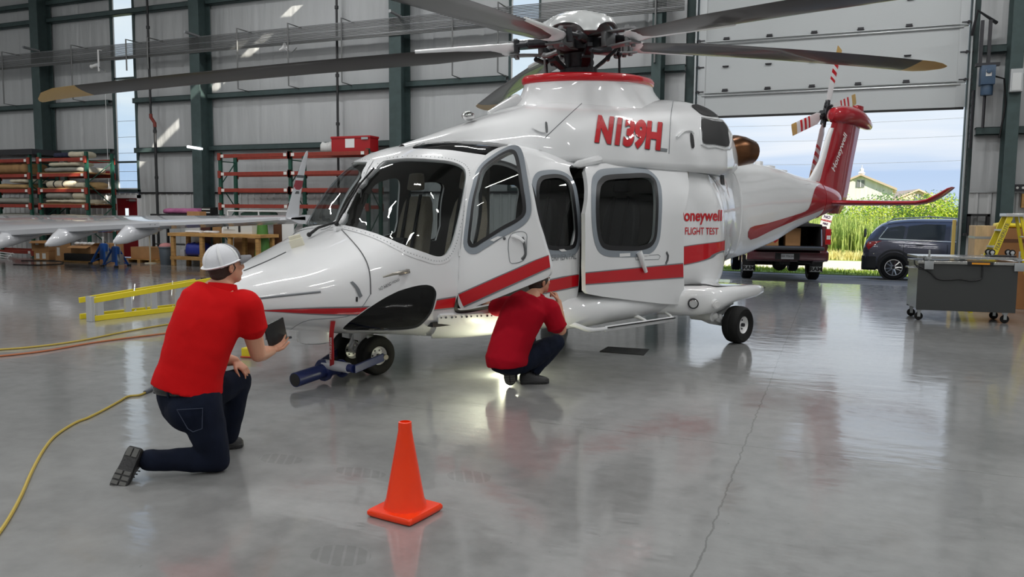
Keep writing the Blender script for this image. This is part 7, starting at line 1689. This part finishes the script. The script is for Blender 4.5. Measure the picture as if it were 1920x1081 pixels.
def bush(nm, label, c, r, m, n, seed, leaf=.13, cat='bush', trunk=False):
    rnd = random.Random(seed); t = thing(nm, label, cat, (c[0], c[1], GZ)); mb = MB()
    lumps = [(rnd.gauss(0, .33)*r[0], rnd.gauss(0, .3)*r[1], r[2]*(.30+.52*rnd.random())) for _ in range(11)]
    vs, fs = [], []
    for i in range(n):
        lx, ly, lz = rnd.choice(lumps); a = rnd.uniform(0, 2*PI); u = rnd.uniform(-1, 1); rr = (.30+.10*rnd.random())*min(r[0], r[2])*rnd.random()**.25; s = math.sqrt(1-u*u)
        p = V(lx+rr*s*math.cos(a)*1.3, ly+rr*s*math.sin(a), max(.1, lz-.1*r[2]+rr*u)); k = leaf*rnd.uniform(.6, 1.3)
        d = V(rnd.gauss(0, 1), rnd.gauss(0, 1), rnd.gauss(0, .6)).normalized(); e = d.orthogonal().normalized()*.45; b = len(vs); vs += [p-d*k, p+e*k, p+d*k, p-e*k]; fs.append((b, b+1, b+2, b+3))
    mb.add(vs, fs); mb.build('foliage', m, t, smooth=0)
    mb = MB()
    for q in lumps[:5]: mb.tube([(q[0]*.1, q[1]*.1, 0), (q[0]*.5, q[1]*.5, q[2]*.5), (q[0], q[1], q[2])], [.07, .05, .02], 6)
    mb.build('stem', M_bark, t); return t
def at_far(px, Y): return wp(px, 430, Y).x
bush('tree', 'slender young tree with loose yellow green crown in front of the white barn', (at_far(1686, 43), 43), (1.1, 1.1, 3.05), M_leafA, 2600, 1, .075, 'tree')
bush('bush', 'yellow green bush between the reeds and the dark car roof', (at_far(1664, 37), 37), (2.6, 2.0, 2.75), M_leafA, 8000, 2, .06)
bush('bush', 'deep green bush behind the raised tailplane', (at_far(1726, 38.5), 38.5), (2.6, 2.2, 3.0), M_leafC, 8000, 3, .06)
bush('bush', 'bright yellow bush beside the door jamb', (at_far(1778, 37), 37), (2.2, 2, 2.95), M_leafA, 8000, 4, .06)
bush('bush', 'mid green bush at the foot of the barn', (at_far(1604, 41), 41), (3.2, 2.2, 2.75), M_leafB, 6000, 5, .06)
bush('bush', 'mid green bush showing under the tail boom', (at_far(1530, 41), 41), (3.4, 2.4, 2.8), M_leafB, 5000, 6, .07)
bush('bush', 'yellow green bush beyond the pickup truck bed', (at_far(1455, 42), 42), (3.6, 2.4, 2.3), M_leafA, 4000, 7, .07)
bush('bush', 'mid green bush seen past the main wheel leg', (at_far(1380, 42), 42), (3.6, 2.4, 2.4), M_leafB, 3000, 8, .08)
bush('bush', 'deep green bush beyond the hangar wall near the car', (at_far(1850, 42), 42), (3.2, 2.2, 2.8), M_leafC, 2500, 9, .08)
def blades(nm, m, x0, x1, y0, y1, n, h0, h1, w, seed, label):
    rnd = random.Random(seed); vs, fs = [], []
    for i in range(n):
        x, y = rnd.uniform(x0, x1), rnd.uniform(y0, y1); h = rnd.uniform(h0, h1); a = rnd.uniform(0, PI); lx, ly = rnd.gauss(0, .13)*h, rnd.gauss(0, .10)*h; c, s = math.cos(a)*w, math.sin(a)*w; b = len(vs)
        vs += [(x-c, y-s, 0), (x+c, y+s, 0), (x+c*.8+lx*.4, y+s*.8+ly*.4, h*.6), (x-c*.8+lx*.4, y-s*.8+ly*.4, h*.6), (x+lx, y+ly, h)]; fs += [(b, b+1, b+2, b+3), (b+3, b+2, b+4)]
    mb = MB(); mb.add(vs, fs); o = mb.build(nm, m, None, smooth=0); o.location.z = GZ; return stuff(o, label)
blades('reeds', M_reed, -9, at_far(1668, 36), 35.2, 38.6, 12000, 1.1, 1.95, .02, 11, 'tall green reeds along the path')
blades('dry_grass', M_dry, -9, 11, 33.4, 35.2, 7000, .12, .45, .018, 12, 'golden dry grass at the edge of the path')
blades('verge_grass', leaf_mat('lawn_blade', rgb(110, 140, 50), rgb(160, 178, 70)), -9, 11, 25.1, 27.3, 6000, .05, .14, .012, 13, 'short green grass between the apron and the path')

# ------------------------------------------------------------------ barn and far house
def house(nm, label, c, w, d, hw, hr, m, mr, cupola=False, rz=0.0):
    t = thing(nm, label, 'building', (c[0], c[1], GZ), rz)
    mb = MB(); mb.loft([[(-w/2, y, 0), (w/2, y, 0), (w/2, y, hw), (0, y, hr), (-w/2, y, hw)] for y in (-d/2, d/2)]); mb.build('wall', m, t, smooth=0)
    mb = MB()
    for s in (1, -1): mb.loft([[(s*(w/2+.3), y, hw-.18), (0, y, hr+.02), (0, y, hr+.18), (s*(w/2+.3), y, hw)] for y in (-d/2-.3, d/2+.3)])
    mb.build('roof', mr, t, smooth=0)
    mb = MB().box(-.3, .3, -d/2-.05, -d/2+.05, hw+.1, hw+.7); f = mb.build('window', mat('grey_window', (.2, .21, .22), .4), t, smooth=0); mb = MB().box(-.03, .03, -d/2-.07, -d/2, hw+.1, hw+.7); mb.build('mullion', M_white, f, smooth=0)
    if cupola:
        mb = MB(); mb.box(-.22, .22, -d/2+1.2, -d/2+1.7, hr-.2, hr+.3); mb.loft([[(-.3, -d/2+1.15, hr+.3), (.3, -d/2+1.15, hr+.3), (.3, -d/2+1.75, hr+.3), (-.3, -d/2+1.75, hr+.3)], [(-.08, -d/2+1.4, hr+.5), (.08, -d/2+1.4, hr+.5), (.08, -d/2+1.5, hr+.5), (-.08, -d/2+1.5, hr+.5)]]); mb.ball((0, -d/2+1.45, hr+.58), .17, 10, 8); mb.cyl((0, -d/2+1.45, hr+.6), (0, -d/2+1.45, hr+1.0), .03, 6); mb.build('cupola', M_white, t, smooth=30)
    return t
M_barn = mat('weathered_white_boards', (.72, .70, .66), .8, var=.12, vscale=1.2, stretch=(6, 6, .4)); M_barnroof = mat('pale_roof', rgb(196, 176, 156), .8)
YBN = 78; bx = at_far(1612, YBN); bz = wp(1612, 330, YBN).z
M_wire = mat('grey_wire', (.3, .31, .34), .6)
house('barn', 'white weathered barn with a cupola beyond the tail fin', (bx, YBN), 5.0, 9, wp(1652, 352, YBN).z, bz, M_barn, M_barnroof, True, R(-3))
house('far_house', 'pale pinkish gable of a house behind the young tree', (at_far(1697, 95), 95), 5, 8, wp(1697, 375, 95).z, wp(1697, 356, 95).z, mat('pink_beige_wall', rgb(222, 196, 176), .8), M_barnroof, False, R(10))
for k, (pa, pb) in enumerate((((1330, 240), (1830, 222)), ((1330, 268), (1830, 256)), ((1330, 311), (1830, 302)))):
    A, B = wp(*pa, 45), wp(*pb, 45); A, B = A+(A-B)*.6, B+(B-A)*.6; mb = MB(); mb.tube([A.lerp(B, i/16)-V(0, 0, .35*math.sin(PI*i/16)-.35*.95) for i in range(17)], .009, 5); o = mb.build('power_line', M_wire, None); tag(o, ('highest', 'middle', 'lowest')[k]+' thin power line crossing the sky in the door opening', 'power line')
# no parking sign
P = wp(1549, 414, 26.2); t = thing('parking_sign', 'white NO PARKING sign leaning on a thin post by the path', 'sign', (P.x, P.y, GZ)); lean = Matrix.Translation((0, 0, P.z-GZ)) @ Matrix.Rotation(R(12), 4, 'Y')
mb = MB().cyl((-.12, .03, 0), (.05, .03, P.z-GZ+.2), .025, 8); mb.build('post', M_galv, t)
mb = MB(); mb.M = lean; mb.box(-.15, .15, -.01, .01, -.22, .20); sg = mb.build('sign_plate', M_white, t, smooth=0)
for z, tx, sz, m in ((.12, 'NO', .12, mat('violet_ink', rgb(70, 50, 90), .6)), (.01, 'PARKING', .075, mat('red_ink', rgb(170, 40, 50), .6)), (-.09, 'FIRE', .08, mat('dark_ink', rgb(80, 60, 90), .6))):
    mb = MB(); add_text(mb, tx, sz, lean @ frame_m((0, -.012, z), (1, 0, 0), (0, 0, 1)), extrude=.001, bold=.004); mb.build('lettering', m, sg, smooth=0)

# ------------------------------------------------------------------ vehicles
M_carglass = glass_mat('car_window', (.25, .29, .31), 1.5); M_clad = mat('black_cladding', (.02, .021, .023), .6); M_cargrey = mat('dark_slate_car_paint', rgb(74, 76, 92), .25, .4, .5, coat=1.0); M_maroon = mat('maroon_car_paint', rgb(84, 20, 32), .25, .2, .5, coat=1.0); M_tail = mat('tail_lamp', rgb(190, 24, 30), .2, 0, .5, coat=1)
def road_wheel(par, x, y, r, w, side):
    mb = MB(); mb.M = Matrix.Translation((x, y, r)) @ Matrix.Rotation(R(90), 4, 'X'); h = w/2; rr = r*.66
    mb.lathe([(rr, -h*.8), (r*.9, -h), (r, -h*.7), (r, h*.7), (r*.9, h), (rr, h*.8), (rr, -h*.8)], 32); tt = mb.build('wheel', M_tyre, par, smooth=50)
    mb = MB(); mb.M = Matrix.Translation((x, y, r)) @ Matrix.Rotation(R(90), 4, 'X'); f = -side*h
    mb.lathe([(rr*.94, f*.3), (rr, f*.75), (rr, f*.85), (rr*.93, f*.85), (rr*.90, f*.4)], 32); mb.lathe([(0, f*.75), (rr*.2, f*.75), (rr*.24, f*.3), (0, f*.3)], 14)
    for k in range(10):
        a = 2*PI*k/10+.15*(k % 2); p, q = V(rr*.18*math.cos(a), rr*.18*math.sin(a), f*.6), V(rr*.93*math.cos(a+.03), rr*.93*math.sin(a+.03), f*.7); mb.tube([p, q], [.03, .02], 5)
    mb.build('alloy_rim', M_chrome, tt, smooth=40); mb = MB(); mb.M = Matrix.Translation((x, y, r)) @ Matrix.Rotation(R(90), 4, 'X'); mb.lathe([(0, f*.05), (rr*.95, f*.05)], 24); mb.build('brake_disc', M_black, tt); return tt
def car_section(p):
    """p: half-section (y, z) from sill up to the roof centre -> full ring"""
    return [(y, z) for y, z in p]+[(-y, z) for y, z in p[::-1] if y > 1e-6]
# compact SUV: x forward, rear bumper at 0
sw = gp(1674, 524.5, -.10); suv_rz = R(-4); t = thing('suv', 'dark slate SUV parked outside, half hidden by the door jamb', 'car', (0, 0, 0))
WX = .78
def suv_ring(x, zs, zbelt, zroof, w, wr):
    wb = w*.985; hz = zroof-zbelt
    return [(x, y, z) for y, z in car_section([(w*.86, zs), (w*.97, zs+.10), (w, zs+.38), (wb, zbelt-.06), (wb*.97, zbelt), (wb+(wr-wb)*.55, zbelt+hz*.5), (wr, zbelt+hz*.86), (wr*.82, zbelt+hz*.97), (wr*.4, zroof), (0, zroof+.005)])]
SU = [(.0, .42, .82, .86, .80, .74), (.06, .32, .98, 1.04, .88, .78), (.16, .28, 1.06, 1.22, .90, .74), (.42, .26, 1.08, 1.50, .915, .68), (.75, .26, 1.08, 1.60, .92, .665), (1.3, .25, 1.06, 1.65, .92, .66), (2.0, .25, 1.03, 1.655, .92, .66), (2.5, .25, 1.01, 1.62, .92, .65), (3.0, .25, .99, 1.42, .915, .62), (3.4, .25, .98, 1.14, .91, .62), (3.6, .25, .97, 1.02, .90, .64), (4.1, .28, .90, .94, .88, .6), (4.4, .32, .72, .78, .8, .5), (4.5, .42, .62, .66, .68, .4)]
mb = MB(); xs = sorted(set([a[0] for a in SU]+[i*.15 for i in range(30)])); mb.loft([suv_ring(x, *lerp_tab(SU, x)) for x in xs]); mb.build('body', M_cargrey, t, smooth=35)
def side_patch(nm, m, poly, side, off, par):
    """patch in (x, z) on the SUV flank"""
    def yy(x, z):
        r = suv_ring(x, *lerp_tab(SU, x))[:10]
        for a, b in zip(r[:-1], r[1:]):
            if a[2] <= z <= b[2]: return a[1]+(b[1]-a[1])*(z-a[2])/max(1e-6, b[2]-a[2])
        return r[3][1]
    uv, tr = tri_region(poly, [], .12, 1, 1, de=.06); mb = MB(); mb.add([(x, side*(yy(x, z)+off), z) for x, z in uv], tr); return mb.build(nm, m, par, smooth=60)
for sd in (1, -1):
    side_patch('side_window', M_carglass if 0 else mat('dark_car_glass', (.05, .06, .07), .06, 0, .6) if sd == 1 else bpy.data.materials['dark_car_glass'], [(.40, 1.13), (.98, 1.12), (1.02, 1.44), (.92, 1.46), (.62, 1.40)], sd, .004, t)
    side_patch('side_window', bpy.data.materials['dark_car_glass'], [(1.05, 1.12), (1.95, 1.09), (1.98, 1.50), (1.5, 1.51), (1.10, 1.45)], sd, .004, t)
    side_patch('side_window', mat('pale_car_glass', (.28, .33, .32), .08, 0, .6) if sd == 1 else bpy.data.materials['pale_car_glass'], [(2.08, 1.09), (2.95, 1.06), (2.75, 1.28), (2.45, 1.47), (2.10, 1.50)], sd, .004, t)
    side_patch('window_trim', M_chrome, [(.36, 1.085), (2.98, 1.03), (2.98, 1.05), (.40, 1.12), (.60, 1.42), (.57, 1.42)], sd, .008, t)
    mb = MB(); mb.tube([(.55, sd*.66, 1.55), (.75, sd*.66, 1.65), (1.6, sd*.655, 1.71), (2.4, sd*.64, 1.66), (2.6, sd*.62, 1.60)], .018, 6); mb.build('roof_rail', M_alu, t)
    side_patch('tail_light', M_tail, [(.075, .90), (.12, 1.02), (.46, 1.05), (.30, .96), (.14, .80)], sd, .006, t)
    for x in (1.38, 2.42): mb = MB(); mb.tube([(x-.10, sd*.925, .955-.01*(x > 2)), (x, sd*.955, .96-.01*(x > 2)), (x+.10, sd*.925, .95-.01*(x > 2))], .016, 6); mb.build('door_handle', M_darkmetal, t)
    for x in (1.0, 2.03, 3.0): mb = MB(); mb.tube([(x, sd*.925, .42), (x, sd*.925, .98)], .005, 4); mb.build('door_gap', M_black, t)
    for x in (WX, 3.46):
        mb = MB(); pr = [(.43*math.cos(R(a)), .40+.43*math.sin(R(a))) for a in range(-8, 189, 14)]; mb.loft([[(x+q*k, sd*y, .34+(z-.34)*k) for q, z in pr] for k, y in ((1.0, .70), (1.0, .935), (.90, .94), (.88, .70))], False, False, False); mb.build('wheel_arch', M_clad, t, smooth=50)
        mb = MB(); mb.M = Matrix.Translation((x, sd*.9255, .35)) @ Matrix.Rotation(R(90), 4, 'X'); mb.lathe([(0, 0), (.395, 0)], 28); mb.build('wheel_well', M_black, t, smooth=0)
        road_wheel(t, x, sd*.84, .335, .225, -sd if 0 else sd)
    mb = MB(); mb.box(WX+.42, 3.05, sd*.86-.04, sd*.86+.06, .22, .36); mb.build('sill', M_clad, t, smooth=0, bev=.015)
mb = MB(); mb.loft([suv_ring(x, .24, .36, .38, w, w*.7) for x, w in ((-.03, .74), (.0, .84), (.16, .91), (.34, .915))]); mb.build('bumper', M_clad, t, smooth=50)
mb = MB(); mb.box(-.005, .02, -.6, .6, 1.12, 1.36); mb.build('rear_window', M_black, t, smooth=0, bev=.02)
# put the rear right wheel on its traced spot (right flank towards the camera)
Rz = Matrix.Rotation(suv_rz, 3, 'Z'); off = Rz @ V(WX, -.84-.11, 0); off = off*.95; t.scale = (.95, .95, .95); t.location = V(sw.x, sw.y, -.10)-V(off.x, off.y, 0); t.rotation_euler = (0, 0, suv_rz)

# pickup truck seen from behind, tailgate down: x forward, rear bumper at 0
tl, tr_ = gp(1402, 522.5, -.04), gp(1518, 522.5, -.04); trz = R(90+11); RXc = 1.25
pt = thing('pickup_truck', 'maroon pickup truck parked outside with its tailgate down and boxes in the bed', 'truck', (0, 0, 0))
W2_ = 1.0
mb = MB()
for s in (1, -1):
    mb.loft([[(x, s*W2_*1.0, .62), (x, s*W2_*1.02, .95), (x, s*W2_*.97, 1.36), (x, s*(W2_-.14), 1.36), (x, s*(W2_-.16), .85), (x, s*(W2_-.1), .62)] for x in (.10, .4, 2.0, 2.1)])
mb.box(.1, 2.1, -.9, .9, .78, .85); mb.box(2.02, 2.1, -.95, .95, .6, 1.36); bd = mb.build('truck_bed', M_maroon, pt, smooth=30, bev=.02)
mb = MB().box(.12, 2.0, -.84, .84, .852, .87); mb.build('bed_liner', M_black, bd, smooth=0)
for s in (1, -1): mb = MB().box(.12, 2.0, s*.84-.008, s*.84+.008, .87, 1.34); mb.build('bed_liner', M_black, bd, smooth=0)
mb = MB().box(2.0, 2.015, -.84, .84, .87, 1.34); mb.build('bed_liner', M_black, bd, smooth=0)
mb = MB(); mb.loft([[(x, s*w, z) for s, w, z in ((1, .98, .62), (1, 1.0, 1.0), (1, .95, 1.2), (1, .74, 1.86), (1, .5, 1.93), (-1, .5, 1.93), (-1, .74, 1.86), (-1, .95, 1.2), (-1, 1.0, 1.0), (-1, .98, .62))] for x in (2.15, 2.3, 3.6)]+[[(x, s*w, min(z, zz)) for s, w, z in ((1, .98, .62), (1, 1.0, 1.0), (1, .95, 1.2), (1, .74, 1.86), (1, .5, 1.93), (-1, .5, 1.93), (-1, .74, 1.86), (-1, .95, 1.2), (-1, 1.0, 1.0), (-1, .98, .62))] for x, zz in ((4.3, 1.3), (5.5, 1.2), (5.75, 1.0))]); mb.build('cab', M_maroon, pt, smooth=35, bev=.03)
mb = MB().box(2.13, 2.16, -.62, .62, 1.4, 1.8); mb.build('rear_window', M_black, pt, smooth=0)
# raised black tonneau folded at the front of the bed
mb = MB(); mb.loft([[(x, y, z) for y, z in ((-.9, 1.34), (.9, 1.34), (.88, 1.40), (.6, 1.43), (-.6, 1.43), (-.88, 1.40))] for x in (.25, 2.05)]); mb.build('bed_cover', M_black, pt, smooth=30, bev=.02)
mb = MB().box(-.52, .06, -.82, .82, .80, .88); mb.loft([[(-.52, -.82, .80), (-.52, .82, .80), (-.52, .82, .88), (-.52, -.82, .88)], [(-.58, -.80, .82), (-.58, .80, .82), (-.58, .80, .87), (-.58, -.80, .87)]]); mb.build('tailgate', mat('black_tailgate_liner', (.035, .037, .04), .5), pt, smooth=0, bev=.012)
for s in (1, -1): mb = MB().tube([(.08, s*.84, 1.28), (-.28, s*.80, .9)], .008, 5); mb.build('tailgate_cable', M_alu, pt)
mb = MB(); mb.loft([[(x, y, z) for x, z in ((.0, .52), (-.14, .55), (-.16, .74), (.0, .78), (.12, .76), (.12, .52))] for y in (-1.0, -.92, .92, 1.0)]); mb.box(.12, .3, -.96, .96, .5, .78); bp_ = mb.build('bumper', M_maroon, pt, smooth=30, bev=.02)
mb = MB().box(-.165, -.155, -.30, .30, .56, .72); mb.build('plate_recess', M_black, bp_, smooth=0)
mb = MB().box(-.175, -.165, -.155, .155, .575, .70); pl_ = mb.build('licence_plate', mat('plate_white', (.62, .64, .66), .5), bp_, smooth=0)
for s in (1, -1):
    mb = MB().box(.06, .14, s*.99-.09, s*.99+.05, .92, 1.30); mb.build('tail_light', M_tail, pt, smooth=0, bev=.02); mb = MB().box(.05, .14, s*1.0-.06, s*1.0+.03, 1.05, 1.14); mb.build('reverse_light', M_tag, pt, smooth=0)
    road_wheel(pt, RXc, s*.86, .41, .28, s); road_wheel(pt, 4.75, s*.86, .41, .28, s)
    mb = MB(); pr = [(.5*math.cos(R(a)), .44+.50*math.sin(R(a))) for a in range(0, 181, 15)]; mb.loft([[(RXc+q, s*y, z) for q, z in pr] for y in (.75, 1.04)]+[[(RXc+q*.86, s*y, .44+(z-.44)*.86) for q, z in pr] for y in (1.04, .75)], False, False, False); mb.build('fender_flare', M_maroon, pt, smooth=50)
    mb = MB().box(RXc-.52, RXc-.50, s*.86-.17, s*.86+.17, .22, .62); fl = mb.build('mud_flap', M_black, pt, smooth=0); mb = MB().box(RXc-.53, RXc-.52, s*.86-.15, s*.86+.15, .23, .36); fp = mb.build('flap_plate', M_galv, fl, smooth=0, bev=.004)
    mb = MB(); add_text(mb, 'RAM', .13, frame_m((RXc-.532, s*.86, .295), (0, -1, 0), (0, 0, 1)), extrude=.001, bold=.006, sx=1.15); mb.build('lettering', M_black, fp, smooth=0)
mb = MB(); add_text(mb, 'BR 70634', .075, frame_m((-.177, 0, .637), (0, -1, 0), (0, 0, 1)), extrude=.0005); mb.build('lettering', M_line, pl_, smooth=0)
mb = MB(); mb.cyl((RXc, -.8, .41), (RXc, .8, .41), .06, 10); mb.ball((RXc, .0, .40), (.2, .2, .19), 12, 8); mb.tube([(.1, -.3, .5), (.1, -.62, .48), (-.02, -.66, .48)], .035, 8); mb.box(.2, .4, -.12, .12, .42, .52); mb.box(.3, 5.2, -.6, .6, .5, .62); mb.build('rear_axle', M_black, pt, smooth=30)
ctr_ = (tl+tr_)/2; Rz = Matrix.Rotation(trz, 3, 'Z'); off = Rz @ V(RXc*.9, 0, 0); pt.location = V(ctr_.x, ctr_.y, -.04)-V(off.x, off.y, 0); pt.rotation_euler = (0, 0, trz); pt.scale = (.9, .9, .97)
TM2 = Matrix.Translation(pt.location) @ Matrix.Rotation(trz, 4, 'Z')
for i, (x, y, w_, h, lab) in enumerate(((.55, .40, .42, .42, 'carton with red and white hazard diamonds in the truck bed'), (.75, -.22, .34, .42, 'plain tall carton in the middle of the truck bed'))):
    q = thing('cardboard_box', lab, 'box', TM2 @ V(x*.9, y*.9, .871*.97), trz); mb = MB().box(-.2, .2, -w_/2, w_/2, 0, h); mb.build('box_body', M_card, q, smooth=0, bev=.006)
    if i == 0:
        for cy_, cz_, m1, s_ in ((-.02, .27, M_white, .075), (-.13, .14, M_red, .075)):
            mb = MB(); mb.add([(-.203, cy_, cz_-s_), (-.203, cy_-s_, cz_), (-.203, cy_, cz_+s_), (-.203, cy_+s_, cz_)], [(0, 1, 2, 3)]); dm = mb.build('hazard_diamond', m1, q, smooth=0)
            if m1 is M_white:
                mb = MB(); mb.add([(-.205, cy_, cz_+s_), (-.205, cy_-s_*.5, cz_+s_*.5), (-.205, cy_+s_*.5, cz_+s_*.5), (-.205, cy_, cz_-s_), (-.205, cy_-s_*.5, cz_-s_*.5), (-.205, cy_+s_*.5, cz_-s_*.5)], [(0, 1, 2), (3, 5, 4)]); mb.build('diamond_corner', M_black, dm, smooth=0)
                mb = MB(); add_text(mb, 'Y', .06, frame_m((-.206, cy_, cz_), (0, -1, 0), (0, 0, 1)), extrude=.0005, bold=.003); mb.build('lettering', M_black, dm, smooth=0)
        mb = MB().box(-.203, -.2, .05, .19, .30, .36); mb.build('label', M_tag, q, smooth=0); mb = MB().box(-.203, -.2, -.2, -.12, .32, .42); mb.build('label', M_tag, q, smooth=0)
